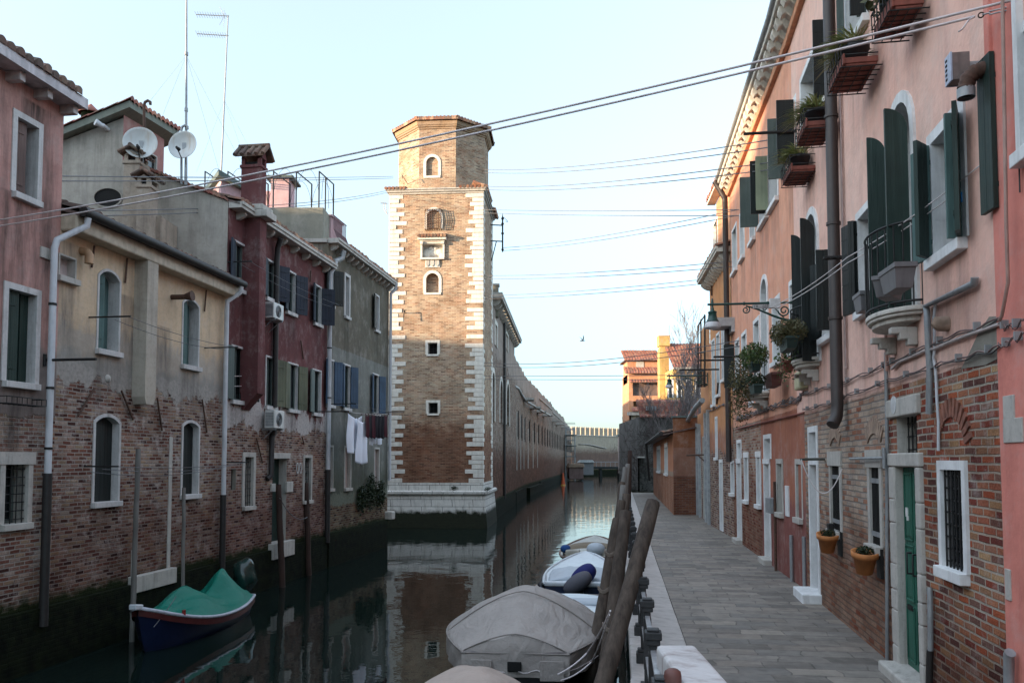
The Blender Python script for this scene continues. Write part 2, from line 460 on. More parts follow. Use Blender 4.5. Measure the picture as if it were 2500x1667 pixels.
def mat_water():
 t = NT('canal_water')
 v = t.obj()
 r1 = t.noise(t.scale(v, 1.0, 1.0, 1), 1.1, 3, 0.5, 0.6)
 r2 = t.noise(t.scale(v, 1.3, 1.0, 1), 5.5, 3, 0.55, 0.4)
 far = t.step(t.sep()[1], 14, 60)
 h = t.ma('ADD', t.ma('MULTIPLY', r1, 1.0), t.ma('MULTIPLY', r2, 0.10))
 h = t.ma('MULTIPLY', h, t.ma('ADD', 0.55, t.ma('MULTIPLY', far, 0.8)))
 k = t.bump(h, 0.075, 0.12)
 t.b.inputs['IOR'].default_value = 1.33
 return t.fin((0.006, 0.012, 0.010), 0.015, k, spec=0.5)
def mat_paving():
 t = NT('stone_paving')
 x, y, z = t.sep()
 v = t.comb(x, y)
 nz = t.noise(v, 2.0, 2, col=True)
 k = t.n('VectorMath'); k.operation = 'MULTIPLY_ADD'; t.set(k.inputs[0], nz); k.inputs[1].default_value = (0.22, 0.06, 0); t.set(k.inputs[2], v)
 b = t.n('TexBrick'); t.set(b.inputs['Vector'], k.outputs[0])
 b.offset = 0.37
 b.inputs['Scale'].default_value = 1; b.inputs['Brick Width'].default_value = 0.56; b.inputs['Row Height'].default_value = 0.30
 b.inputs['Mortar Size'].default_value = 0.011; b.inputs['Mortar Smooth'].default_value = 0.3
 b.inputs['Color1'].default_value = (0, 0, 0, 1); b.inputs['Color2'].default_value = (1, 1, 1, 1); b.inputs['Mortar'].default_value = (.4, .4, .4, 1)
 c = t.ramp(b.outputs['Color'], [(0, (0.13, 0.115, 0.10)), (0.35, (0.25, 0.21, 0.175)), (0.6, (0.185, 0.168, 0.15)), (1, (0.31, 0.265, 0.22))])
 m = t.noise(v, 5.0, 5, 0.65); f = t.noise(v, 45, 3)
 c = t.mix(t.step(m, 0.42, 0.72), c, t.mix(1.0, c, (0.74, 0.74, 0.74), 'MULTIPLY'))
 c = t.mix(t.ma('MULTIPLY', t.step(f, 0.55, 0.7), 0.4), c, (0.14, 0.125, 0.11))
 w = t.noise(v, 0.6, 3)
 c = t.mix(t.ma('MULTIPLY', t.step(w, 0.5, 0.7), 0.35), c, (0.17, 0.155, 0.14))
 sp = t.noise(t.scale(v, 1.0, 1.6, 1), 1.1, 5, 0.7)
 c = t.mix(t.ma('MULTIPLY', t.step(sp, 0.56, 0.66), 0.55), c, (0.09, 0.08, 0.072))
 c = t.mix(t.ma('MULTIPLY', t.step(sp, 0.44, 0.34), 0.4), c, (0.34, 0.30, 0.26))
 c = t.mix(t.ma('MULTIPLY', b.outputs['Fac'], t.step(m, 0.25, 0.6)), c, (0.09, 0.08, 0.07))
 lr = t.noise(t.scale(v, 0.5, 3.0, 1), 1.5, 4)
 c = t.mix(t.step(lr, 0.5, 0.75), c, t.mix(1.0, c, (0.72, 0.72, 0.74), 'MULTIPLY'))
 h = t.ma('ADD', t.ma('SUBTRACT', 1.0, b.outputs['Fac']), t.ma('MULTIPLY', m, 0.5))
 h = t.ma('ADD', h, t.ma('MULTIPLY', b.outputs['Color'], 0.4))
 return t.fin(c, t.ma('ADD', 0.55, t.ma('MULTIPLY', m, 0.3)), t.bump(h, 0.45, 0.02), spec=0.35)
W = {}
LB = dict(bw=0.215, bh=0.067)
W['pinkA'] = wallmat('pink_stucco_with_brick_foot', (0.54, 0.31, 0.27), (0.44, 0.23, 0.20), stain=(0.06, 0.05, 0.045), stain_amt=0.85, zones=[(5.2, 1.2, (0.27, 0.22, 0.20))], brick=(4.1, 0.16), wet=1.15, white=0.45, grime=0.25, **LB)
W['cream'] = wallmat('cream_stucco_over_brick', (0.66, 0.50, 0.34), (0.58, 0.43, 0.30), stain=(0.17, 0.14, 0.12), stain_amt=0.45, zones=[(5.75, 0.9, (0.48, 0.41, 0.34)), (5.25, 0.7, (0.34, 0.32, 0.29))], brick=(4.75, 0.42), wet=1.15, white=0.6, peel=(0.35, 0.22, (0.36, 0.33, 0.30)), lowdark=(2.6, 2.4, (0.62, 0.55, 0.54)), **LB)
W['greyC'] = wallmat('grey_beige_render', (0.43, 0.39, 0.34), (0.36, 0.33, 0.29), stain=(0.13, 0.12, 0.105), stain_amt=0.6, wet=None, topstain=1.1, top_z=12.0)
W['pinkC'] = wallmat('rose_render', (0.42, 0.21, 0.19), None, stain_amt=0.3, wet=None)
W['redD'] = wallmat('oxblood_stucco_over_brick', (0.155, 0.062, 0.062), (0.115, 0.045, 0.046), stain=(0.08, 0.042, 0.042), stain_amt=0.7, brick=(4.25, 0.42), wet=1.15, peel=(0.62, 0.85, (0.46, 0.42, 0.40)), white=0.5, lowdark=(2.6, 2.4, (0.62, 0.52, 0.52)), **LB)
W['redDp'] = wallmat('oxblood_stucco', (0.155, 0.062, 0.062), (0.115, 0.045, 0.046), stain=(0.08, 0.042, 0.042), stain_amt=0.7, wet=None)
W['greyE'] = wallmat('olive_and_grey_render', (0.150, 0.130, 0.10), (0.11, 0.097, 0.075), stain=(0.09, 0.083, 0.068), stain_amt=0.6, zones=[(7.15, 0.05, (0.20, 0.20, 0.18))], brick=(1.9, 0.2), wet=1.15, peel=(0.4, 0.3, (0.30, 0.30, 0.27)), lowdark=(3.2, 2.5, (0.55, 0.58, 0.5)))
W['greyT'] = wallmat('weathered_cement_render', (0.29, 0.275, 0.225), (0.235, 0.225, 0.19), stain=(0.12, 0.115, 0.095), stain_amt=0.55, wet=None)
W['roseT'] = wallmat('pale_rose_render', (0.60, 0.40, 0.42), (0.53, 0.35, 0.37), stain_amt=0.25, wet=None, grime=0.1)
W['brickF'] = wallmat('orange_brick', (0.4, 0.2, 0.12), brick=(99, 0), bcols=BR_TOWER, wet=1.0)
W['pinkH'] = wallmat('salmon_pink_stucco_over_brick', (0.84, 0.56, 0.465), (0.79, 0.465, 0.375), stain=(0.50, 0.27, 0.24), stain_amt=0.5, grime=0.15,
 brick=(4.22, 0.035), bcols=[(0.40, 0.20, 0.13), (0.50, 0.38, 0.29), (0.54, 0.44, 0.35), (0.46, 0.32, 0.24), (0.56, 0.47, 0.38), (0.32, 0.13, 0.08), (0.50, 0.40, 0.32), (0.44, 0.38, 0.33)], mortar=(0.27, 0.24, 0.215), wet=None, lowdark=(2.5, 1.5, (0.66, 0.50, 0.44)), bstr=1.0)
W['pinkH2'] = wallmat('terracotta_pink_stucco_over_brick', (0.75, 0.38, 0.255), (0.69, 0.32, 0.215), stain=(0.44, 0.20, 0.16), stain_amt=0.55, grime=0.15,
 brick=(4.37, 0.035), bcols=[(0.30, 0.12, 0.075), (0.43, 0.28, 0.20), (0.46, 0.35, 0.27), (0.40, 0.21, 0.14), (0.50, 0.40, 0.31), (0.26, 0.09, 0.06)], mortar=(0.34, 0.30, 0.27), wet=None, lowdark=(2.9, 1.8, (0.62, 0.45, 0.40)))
W['terra'] = wallmat('smooth_terracotta_plaster', (0.40, 0.155, 0.095), (0.34, 0.13, 0.09), stain=(0.20, 0.085, 0.07), stain_amt=0.7, zones=[(2.6, 0.9, (0.26, 0.10, 0.085))], wet=None)
W['orangeI'] = wallmat('orange_stucco_over_brick', (0.60, 0.285, 0.125), (0.54, 0.245, 0.12), stain=(0.36, 0.16, 0.10), stain_amt=0.45, grime=0.1, brick=(3.75, 0.45), wet=None, zones=[(4.4, 0.8, (0.42, 0.19, 0.12))], white=0.25)
W['redG'] = wallmat('salmon_red_stucco', (0.72, 0.26, 0.21), (0.68, 0.24, 0.19), stain=(0.40, 0.12, 0.10), stain_amt=0.4, grime=0.08, wet=None)
W['brownJ'] = wallmat('brown_stucco_over_brick', (0.27, 0.115, 0.06), (0.24, 0.10, 0.055), stain=(0.17, 0.08, 0.05), stain_amt=0.3, zones=[(3.95, 0.03, (0.33, 0.17, 0.12))], brick=(2.72, 0.0), bcols=[(0.22, 0.08, 0.05), (0.28, 0.11, 0.06), (0.18, 0.07, 0.05), (0.30, 0.14, 0.09)], mortar=(0.2, 0.14, 0.11), wet=None)
W['orangeJ'] = wallmat('orange_stucco_on_side', (0.50, 0.22, 0.12), (0.46, 0.20, 0.12), stain_amt=0.15, zones=[(2.9, 0.05, (0.40, 0.27, 0.2))], brick=(2.7, 0.0), bcols=[(0.38, 0.16, 0.09), (0.44, 0.2, 0.12), (0.40, 0.22, 0.15)], mortar=(0.36, 0.24, 0.18), wet=None)
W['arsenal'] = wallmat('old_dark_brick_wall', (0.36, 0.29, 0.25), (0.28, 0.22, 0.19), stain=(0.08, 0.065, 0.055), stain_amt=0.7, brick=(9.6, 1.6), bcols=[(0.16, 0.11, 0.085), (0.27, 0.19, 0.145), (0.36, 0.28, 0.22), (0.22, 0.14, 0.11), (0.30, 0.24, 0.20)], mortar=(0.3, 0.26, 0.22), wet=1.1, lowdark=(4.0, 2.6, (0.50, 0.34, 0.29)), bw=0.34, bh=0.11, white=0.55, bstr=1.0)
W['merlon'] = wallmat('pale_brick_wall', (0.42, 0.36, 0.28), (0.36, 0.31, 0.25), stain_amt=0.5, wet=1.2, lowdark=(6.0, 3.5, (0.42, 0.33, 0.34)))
W['pinkgrey'] = wallmat('pinkish_render', (0.42, 0.33, 0.30), (0.36, 0.29, 0.27), stain_amt=0.35, wet=1.0)
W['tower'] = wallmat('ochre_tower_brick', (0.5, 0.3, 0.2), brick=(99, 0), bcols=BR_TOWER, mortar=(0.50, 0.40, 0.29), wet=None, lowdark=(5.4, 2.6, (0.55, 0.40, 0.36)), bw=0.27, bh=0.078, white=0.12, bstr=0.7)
W['darkstone'] = wallmat('dark_stone_house_wall', (0.17, 0.16, 0.15), (0.12, 0.115, 0.108), stain=(0.04, 0.04, 0.038), stain_amt=0.6, wet=1.0)
W['orangeK'] = wallmat('apricot_render', (0.62, 0.30, 0.17), None, stain_amt=0.15, grime=0.05, wet=1.0)
W['yellowL'] = wallmat('yellow_render', (0.62, 0.40, 0.15), None, stain_amt=0.3, wet=None)
W['whiteK'] = wallmat('whitewashed_wall', (0.52, 0.50, 0.46), None, stain_amt=0.6, wet=1.0)
W['foot'] = wallmat('algae_black_footing', (0.02, 0.02, 0.015), brick=(99, 0), bcols=[(0.016, 0.011, 0.008), (0.03, 0.02, 0.014)], mortar=(0.015, 0.015, 0.01), wet=1.25)
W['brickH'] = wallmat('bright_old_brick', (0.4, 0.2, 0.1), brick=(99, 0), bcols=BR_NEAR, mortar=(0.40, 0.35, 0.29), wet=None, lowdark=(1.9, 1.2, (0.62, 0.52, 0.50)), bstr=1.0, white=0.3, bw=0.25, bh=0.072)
W['quay'] = wallmat('quay_wall_brick', (0.2, 0.16, 0.14), brick=(99, 0), bcols=[(0.10, 0.05, 0.04), (0.15, 0.09, 0.07), (0.20, 0.15, 0.12)], mortar=(0.13, 0.12, 0.10), wet=0.75)
W['greyplaster'] = wallmat('cement_patch', (0.30, 0.28, 0.24), None, wet=None)
W['terraceP'] = W['roseT']
STONE = mat_stone('istrian_stone')
STONE_D = mat_stone('weathered_istrian_stone', (0.50, 0.47, 0.43), (0.16, 0.15, 0.13), 0.75)
STONE_W = mat_stone('white_painted_stone', (0.78, 0.78, 0.78), (0.34, 0.32, 0.30), 0.4)
STONE_T = mat_stone('tower_white_stone', (0.70, 0.66, 0.60), (0.34, 0.29, 0.23), 0.6)
STONE_L = mat_stone('left_bank_frame_stone', (0.60, 0.58, 0.57), (0.24, 0.22, 0.20), 0.8)
STONE_B = mat_stone('tower_base_stone', (0.72, 0.69, 0.64), (0.20, 0.18, 0.14), 0.7, joints=(1.05, 0.36), wet=0.85)
STONE_C = mat_stone('kerb_stone', (0.50, 0.465, 0.44), (0.24, 0.21, 0.19), 0.7, joints=None)
STONE_P = mat_stone('pinkish_reveal_plaster', (0.50, 0.42, 0.40), (0.25, 0.20, 0.19), 0.35)
TILES = mat_tiles('terracotta_tiles')
TILES_K = mat_tiles('sooty_tiles', cols=[(0.12, 0.06, 0.045), (0.17, 0.09, 0.06), (0.09, 0.055, 0.045), (0.20, 0.12, 0.09)])
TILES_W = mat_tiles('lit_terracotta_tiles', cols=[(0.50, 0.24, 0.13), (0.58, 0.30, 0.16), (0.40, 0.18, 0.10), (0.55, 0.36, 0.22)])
TILES_R = mat_tiles('red_terracotta_tiles', cols=[(0.34, 0.11, 0.08), (0.42, 0.15, 0.10), (0.28, 0.09, 0.07), (0.40, 0.2, 0.14)])
GLASS = mat_glass()
BLACK = paint('dark_interior', (0.006, 0.006, 0.006), 0.9, 0.1, bump=0)
IRON = paint('black_iron', (0.018, 0.017, 0.017), 0.55, 0.3, 20, metal=0.3)
RUST = paint('rusty_iron', (0.09, 0.045, 0.03), 0.8, 0.4, 25)
ZINC = paint('grey_zinc', (0.30, 0.31, 0.32), 0.5, 0.2, 8, metal=0.3)
WPIPE = paint('white_enamelled_pipe', (0.56, 0.57, 0.60), 0.5, 0.1, 5)
DPIPE = paint('dark_cast_iron', (0.020, 0.017, 0.016), 0.6, 0.3, 9)
BPIPE = paint('dark_brown_pipe', (0.045, 0.033, 0.030), 0.5, 0.2, 5)
SH_GREEN = mat_wood('dark_green_shutter_paint', (0.016, 0.034, 0.028), (0.026, 0.050, 0.042), 0.55)
SH_BLACK = mat_wood('near_black_shutter_paint', (0.010, 0.013, 0.013), (0.016, 0.021, 0.020), 0.5)
SH_TEAL = mat_wood('faded_teal_shutter_paint', (0.07, 0.13, 0.125), (0.11, 0.18, 0.17), 0.7)
SH_BLUE = mat_wood('blue_shutter_paint', (0.035, 0.065, 0.115), (0.05, 0.09, 0.15), 0.6)
SH_NAVY = mat_wood('dark_blue_shutter_paint', (0.014, 0.020, 0.034), (0.022, 0.032, 0.052), 0.6)
SH_PALE = mat_wood('pale_green_shutter_paint', (0.26, 0.30, 0.20), (0.33, 0.36, 0.25), 0.7)
SH_OLIVE = mat_wood('dull_olive_shutter_paint', (0.10, 0.11, 0.07), (0.15, 0.155, 0.10), 0.7)
SH_GREY = mat_wood('grey_green_shutter_paint', (0.085, 0.115, 0.105), (0.12, 0.15, 0.14), 0.6)
SH_BROWN = mat_wood('weathered_brown_shutter', (0.13, 0.085, 0.075), (0.20, 0.14, 0.125), 0.85)
DOOR_GREEN = mat_wood('worn_green_door_paint', (0.018, 0.095, 0.062), (0.04, 0.155, 0.11), 0.55)
DOOR_DGREEN = mat_wood('dark_green_door_paint', (0.010, 0.028, 0.022), (0.016, 0.042, 0.034), 0.6)
POLE = mat_wood('weathered_pole_wood', (0.045, 0.034, 0.028), (0.13, 0.10, 0.08), 0.85, wet=0.5)
POLE_G = mat_wood('grey_pole_wood', (0.14, 0.13, 0.12), (0.24, 0.225, 0.21), 0.9, wet=0.5)
POLE_B = mat_wood('dark_brown_pole_wood', (0.035, 0.020, 0.016), (0.065, 0.038, 0.030), 0.85, wet=0.5)
WIRE = paint('pale_cable_sheath', (0.66, 0.60, 0.60), 0.6, 0.1, 4, bump=0)
WIRE_D = paint('thin_grey_line', (0.12, 0.12, 0.13), 0.6, 0.1, 4, bump=0)
CABLE = paint('black_cable', (0.04, 0.035, 0.035), 0.6, 0.3, 12, bump=0)
WATER = mat_water()
PAVE = mat_paving()
def arc_pts(h, off=0.0, n=10):
 """opening outline from bottom left, over the head, to bottom right, grown outwards by off"""
 u0, u1, z0, z1 = h['u0'] - off, h['u1'] + off, h['z0'], h['z1']
 a = h.get('arch', 0)
 if not a:
  return [(u0, z0), (u0, z1 + off), (u1, z1 + off), (u1, z0)]
 hw = (h['u1'] - h['u0']) / 2; uc = (h['u0'] + h['u1']) / 2
 R = (hw * hw + a * a) / (2 * a); zc = z1 - R
 th = math.asin(min(1, hw / R)) if a < hw else math.pi / 2
 if a >= hw: R = hw; zc = z1 - hw
 pts = [(u0, z0)]
 Ro = R + off
 th2 = math.asin(min(1, (hw + off) / Ro))
 if off == 0: th2 = th
 for i in range(n + 1):
  t = -th2 + 2 * th2 * i / n
  pts.append((uc + Ro * math.sin(t), zc + Ro * math.cos(t)))
 pts.append((u1, z0))
 return pts
def wall(F, parent, mat, U0, U1, Z0, Z1, holes=(), name='wall', thick=0.0, putF=True, top=None):
 mb = MB()
 us = sorted({round(k, 4) for k in [U0, U1] + [h[a] for h in holes for a in ('u0', 'u1')] if U0 - 1e-6 <= k <= U1 + 1e-6})
 zs = sorted({round(k, 4) for k in [Z0, Z1] + [h[a] for h in holes for a in ('z0', 'z1')] if Z0 - 1e-6 <= k <= Z1 + 1e-6})
 for i in range(len(us) - 1):
  for j in range(len(zs) - 1):
   a, b, c, d = us[i], us[i + 1], zs[j], zs[j + 1]
   cu, cz = (a + b) / 2, (c + d) / 2
   if any(h['u0'] < cu < h['u1'] and h['z0'] < cz < h['z1'] for h in holes): continue
   mb.quad((a, 0, c), (b, 0, c), (b, 0, d), (a, 0, d))
 for h in holes:
  if h.get('arch'):
   P = arc_pts(h)[1:-1]
   for k in range(len(P) - 1):
    (a, c), (b, d) = P[k], P[k + 1]
    mb.poly([(a, 0, c), (b, 0, d), (b, 0, h['z1']), (a, 0, h['z1'])])
  if h.get('raw'):   # brick reveals belong to the wall
   dd = h['raw']
   P = arc_pts(h)
   for k in range(len(P) - 1):
    (a, c), (b, d) = P[k], P[k + 1]
    mb.quad((a, 0, c), (a, dd, c), (b, dd, d), (b, 0, d))
   mb.quad((h['u0'], 0, h['z0']), (h['u1'], 0, h['z0']), (h['u1'], dd, h['z0']), (h['u0'], dd, h['z0']))
   if h.get('blind'):
    mb.poly([(a, dd, c) for a, c in P])
 if thick:
  mb.quad((U0, 0, Z0), (U0, 0, Z1), (U0, thick, Z1), (U0, thick, Z0))
  mb.quad((U1, 0, Z0), (U1, thick, Z0), (U1, thick, Z1), (U1, 0, Z1))
  mb.quad((U0, 0, Z1), (U1, 0, Z1), (U1, thick, Z1), (U0, thick, Z1))
  mb.quad((U1, thick, Z0), (U0, thick, Z0), (U0, thick, Z1), (U1, thick, Z1))
 return mb.build(name, mat, parent, F if putF else None)
def frame_mesh(h, fw, proud, depth, mat, parent, F, name='window', sill=True, lintel=0.0, back=None):
 """stone surround and reveal lining of an opening"""
 mb = MB()
 I = arc_pts(h)
 if fw > 0:
  O = arc_pts(h, fw)
  for k in range(len(I) - 1):
   mb.quad((I[k][0], -proud, I[k][1]), (I[k + 1][0], -proud, I[k + 1][1]), (O[k + 1][0], -proud, O[k + 1][1]), (O[k][0], -proud, O[k][1]))
   mb.quad((O[k][0], -proud, O[k][1]), (O[k + 1][0], -proud, O[k + 1][1]), (O[k + 1][0], 0.02, O[k + 1][1]), (O[k][0], 0.02, O[k][1]))
  for s in (0, -1):
   a, b = I[s], O[s]
   mb.quad((a[0], -proud, a[1]), (b[0], -proud, b[1]), (b[0], 0.02, b[1]), (a[0], 0.02, a[1]))
 pr = proud if fw > 0 else 0.0
 for k in range(len(I) - 1):
  mb.quad((I[k][0], -pr, I[k][1]), (I[k][0], depth, I[k][1]), (I[k + 1][0], depth, I[k + 1][1]), (I[k + 1][0], -pr, I[k + 1][1]))
 if not sill:
  mb.quad((h['u0'], -pr, h['z0']), (h['u1'], -pr, h['z0']), (h['u1'], depth, h['z0']), (h['u0'], depth, h['z0']))
 if lintel:
  mb.box(h['u0'] - fw - 0.04, h['u1'] + fw + 0.04, -proud - 0.012, 0.02, h['z1'] + 0.004, h['z1'] + lintel)
 return mb.build(name, mat, parent, F)
def pane_mesh(h, y, mat, parent, name='pane', bars=True, barmat=None):
 P = arc_pts(h)
 mb = MB(); mb.poly([(a, y, c) for a, c in P])
 p = mb.build(name, mat, parent)
 return p
def grille(h, y, parent, nv=4, nh=6, r=0.009, mat=None, name='grille'):
 mb = MB()
 for i in range(nv):
  u = h['u0'] + (h['u1'] - h['u0']) * (i + 0.5) / nv
  mb.tube([(u, y, h['z0']), (u, y, h['z1'] - (h.get('arch', 0) * 0.4))], r, 5)
 for j in range(nh):
  z = h['z0'] + (h['z1'] - h['z0'] - h.get('arch', 0) * 0.5) * (j + 0.5) / nh
  mb.tube([(h['u0'], y + 0.012, z), (h['u1'], y + 0.012, z)], r, 5)
 return mb.build(name, mat or IRON, parent)
def leaf(parent, hinge_u, z0, z1, w, ang, side, mat, y=-0.045, arch=False, planks=0, name='shutter'):
 """a shutter leaf: side=-1 hinged left, +1 hinged right; ang 0 closed, 90 sticking out, 180 flat against the wall"""
 a = rad(ang)
 dx, dy = (math.cos(a), -math.sin(a)) if side < 0 else (-math.cos(a), -math.sin(a))
 mb = MB()
 T = 0.038
 nx, ny = -dy, dx
 def bar(s0, s1, t0, t1, za, zb):
  P = []
  for z in (za, zb):
   for (s_, t_) in ((s0, t0), (s1, t0), (s1, t1), (s0, t1)):
    P.append((hinge_u + dx * s_ + nx * t_, y + dy * s_ + ny * t_, z))
  mb.add(P, [(0, 3, 2, 1), (4, 5, 6, 7), (0, 1, 5, 4), (1, 2, 6, 5), (2, 3, 7, 6), (3, 0, 4, 7)])
 if arch:
  n = 8; zs_ = z1 - w
  pts = [(0, z0), (w, z0)]
  prof = [(w * math.cos(math.pi / 2 * i / n), zs_ + w * math.sin(math.pi / 2 * i / n)) for i in range(n + 1)]
  prof = [(w - w * math.sin(math.pi / 2 * i / n) , zs_ + w * math.cos(math.pi / 2 * i / n)) for i in range(n + 1)]
  outl = [(0, z0), (w, z0)] + prof
  P = []
  for t_ in (-T / 2, T / 2):
   for (s_, z) in outl: P.append((hinge_u + dx * s_ + nx * t_, y + dy * s_ + ny * t_, z))
  m = len(outl)
  fs = [tuple(range(m)), tuple(range(2 * m - 1, m - 1, -1))] + [((i + 1) % m, i, m + i, m + (i + 1) % m) for i in range(m)]
  mb.add(P, fs)
 elif planks:
  for k in range(planks):
   za = z0 + (z1 - z0) * k / planks; zb = z0 + (z1 - z0) * (k + 1) / planks
   bar(0, w, -T / 2, T / 2, za + 0.003, zb - 0.003)
  bar(0.004, w - 0.004, -T / 2 + 0.006, T / 2 - 0.006, z0, z1)
 else:
  nb = max(2, round(w / 0.14))
  for k in range(nb):
   bar(w * k / nb + 0.0025, w * (k + 1) / nb - 0.0025, -T / 2, T / 2, z0, z1)
  bar(0.003, w - 0.003, -T / 2 + 0.006, T / 2 - 0.006, z0 + 0.003, z1 - 0.003)
 for f in (0.15, 0.85):
  zz = z0 + (z1 - z0) * f
  bar(0.0, w * 0.8, -T / 2 - 0.012, -T / 2 - 0.001, zz - 0.02, zz + 0.02)
 return mb.build(name, mat, parent)
def sillm(h, parent, mat, ext=0.07, hgt=0.10, out=0.09, depth=0.1, name='sill'):
 mb = MB(); mb.box(h['u0'] - ext, h['u1'] + ext, -out, depth, h['z0'] - hgt, h['z0'] + 0.002)
 return mb.build(name, mat, parent, bevel=0.008)
def hole_px(F, tl, br, arch=0, **k):
 u0, z1 = F.q(*tl); u1, z0 = F.q(*br)
 if u0 > u1: u0, u1 = u1, u0
 d = dict(u0=u0, u1=u1, z0=z0, z1=z1); d.update(k)
 if arch: d['arch'] = arch
 return d
def window(F, parent, h, fw=0.10, proud=0.03, depth=0.28, mat=None, pane=None, sill=True, lintel=0, grl=None, leaves=(), smat=None, name='window', mull=True, sillm_=None, label=None):
 mat = mat or STONE_W
 w = frame_mesh(h, fw, proud, depth, mat, parent, F, name, sill, lintel)
 if label: w['label'] = label
 pane_mesh(h, depth - 0.02, pane or GLASS, w, 'pane' if (pane is None or pane is GLASS or pane is BLACK) else 'panel')
 if mull and pane in (None, GLASS):
  mb = MB(); um = (h['u0'] + h['u1']) / 2; yy = depth - 0.06
  za, zb = h['z0'] + 0.0, h['z1'] - h.get('arch', 0)
  mb.box(um - 0.03, um + 0.03, yy, yy + 0.035, za, zb)
  mb.box(h['u0'], h['u0'] + 0.045, yy, yy + 0.035, za, zb); mb.box(h['u1'] - 0.045, h['u1'], yy, yy + 0.035, za, zb)
  mb.box(h['u0'] + 0.045, h['u1'] - 0.045, yy + 0.004, yy + 0.03, za, za + 0.06)
  mb.build('casement', SH_GREY, w)
 if sill: sillm(h, w, sillm_ or mat, depth=min(0.2, depth))
 if grl: grille(h, grl[2] if len(grl) > 2 else 0.04, w, grl[0], grl[1])
 W2 = (h['u1'] - h['u0']) / 2
 for L in leaves:
  side, ang, m = L[:3]
  kw = L[3] if len(L) > 3 else {}
  wd = kw.get('w', W2)
  leaf(w, h['u0'] if side < 0 else h['u1'], kw.get('z0', h['z0'] + 0.01), kw.get('z1', h['z1'] - 0.005), wd, ang, side, m,
             y=kw.get('y', -0.025 - proud), arch=kw.get('arch', False), planks=kw.get('planks', 0))
 return w
def tile_roof(F, parent, mat, u0, u1, z_e, slope, depth, out=0.3, period=0.19, row=0.36, name='roof', putF=True, seed=1, sub=6, under=None):
 rnd = random.Random(seed)
 mb = MB()
 nc = int((u1 - u0) / period); nr = max(1, int((depth + out) / row))
 tn = math.tan(rad(slope))
 rows = []
 jit = [[(rnd.uniform(-.008, .008), rnd.uniform(-.012, .012)) for _ in range(nc + 1)] for _ in range(nr + 1)]
 for r in range(nr):
  for e in (0, 1):
   y = -out + (r + e) * row - (0.0 if e == 0 else 0.0)
   R = []
   for i in range(nc * sub + 1):
    c = min(nc, i // sub); ju, jz = jit[r][c]
    u = u0 + i * period / sub + ju
    ph = (i % sub) / sub
    hh = 0.075 * (abs(math.sin(math.pi * ph)) ** 0.7)
    z = z_e + (y + out) * tn + hh + (0.022 if e == 0 else 0.0) + jz * (hh > 0.02)
    yy = y - (0.03 + jz * 1.5 if e == 0 and hh > 0.02 else 0)
    R.append((u, yy, z))
   rows.append(R)
 mb.grid(rows, True)
 F0 = [(p[0], p[1], z_e - 0.035) for p in rows[0]]
 mb.grid([F0, rows[0]], False)
 o = mb.build(name, mat, parent, F if putF else None)
 m2 = MB(); yb = -out + nr * row
 m2.add([(u0, -out + 0.03, z_e - 0.04), (u1, -out + 0.03, z_e - 0.04), (u1, yb, z_e - 0.04 + (yb + out) * tn), (u0, yb, z_e - 0.04 + (yb + out) * tn),
   (u0, -out + 0.03, z_e - 0.10), (u1, -out + 0.03, z_e - 0.10), (u1, yb, z_e - 0.10 + (yb + out) * tn), (u0, yb, z_e - 0.10 + (yb + out) * tn)],
           [(0, 1, 2, 3), (7, 6, 5, 4), (4, 5, 1, 0), (5, 6, 2, 1), (6, 7, 3, 2), (7, 4, 0, 3)])
 m2.build('roof_deck', under or SH_BROWN, o)
 return o
def cornice(F, parent, mat, u0, u1, z, out=0.32, h=0.16, brk=0.55, bw=0.11, bh=0.2, bout=0.22, name='cornice', putF=True, y0=0.0):
 """gutter stone carried on small brackets"""
 mb = MB()
 mb.box(u0, u1, y0 - out, y0 + 0.02, z - h, z)
 mb.box(u0 + 0.01, u1 - 0.01, y0 - out - 0.03, y0 - out, z - h * 0.45, z + 0.01)
 n = int((u1 - u0) / brk)
 for i in range(n):
  u = u0 + (i + 0.5) * (u1 - u0) / n
  P = [(0, 0), (-bout, 0), (-bout - 0.02, -bh * 0.35), (-bout * 0.7, -bh * 0.75), (-bout * 0.25, -bh), (0, -bh)]
  V = [(u - bw / 2, y0 + a, z - h - 0.002 + b) for a, b in P] + [(u + bw / 2, y0 + a, z - h - 0.002 + b) for a, b in P]
  m = len(P)
  mb.add(V, [tuple(range(m)), tuple(range(2 * m - 1, m - 1, -1))] + [((k + 1) % m, k, m + k, m + (k + 1) % m) for k in range(m)])
 return mb.build(name, mat, parent, F if putF else None)
def body(F, parent, mat, U0, U1, Z0, Z1, depth, name='side_wall'):
 """back and side walls so the house has its depth"""
 mb = MB()
 mb.quad((U0, 0, Z0), (U0, 0, Z1), (U0, depth, Z1), (U0, depth, Z0))
 mb.quad((U1, 0, Z0), (U1, depth, Z0), (U1, depth, Z1), (U1, 0, Z1))
 mb.quad((U1, depth, Z0), (U0, depth, Z0), (U0, depth, Z1), (U1, depth, Z1))
 mb.quad((U0, 0.02, Z1 - 0.02), (U1, 0.02, Z1 - 0.02), (U1, depth, Z1 - 0.02), (U0, depth, Z1 - 0.02))
 return mb.build(name, mat, parent, F)
def sag(a, b, s, n=14):
 a = Vector(a); b = Vector(b)
 return [a.lerp(b, i / n) - Vector((0, 0, s * 4 * (i / n) * (1 - i / n))) for i in range(n + 1)]
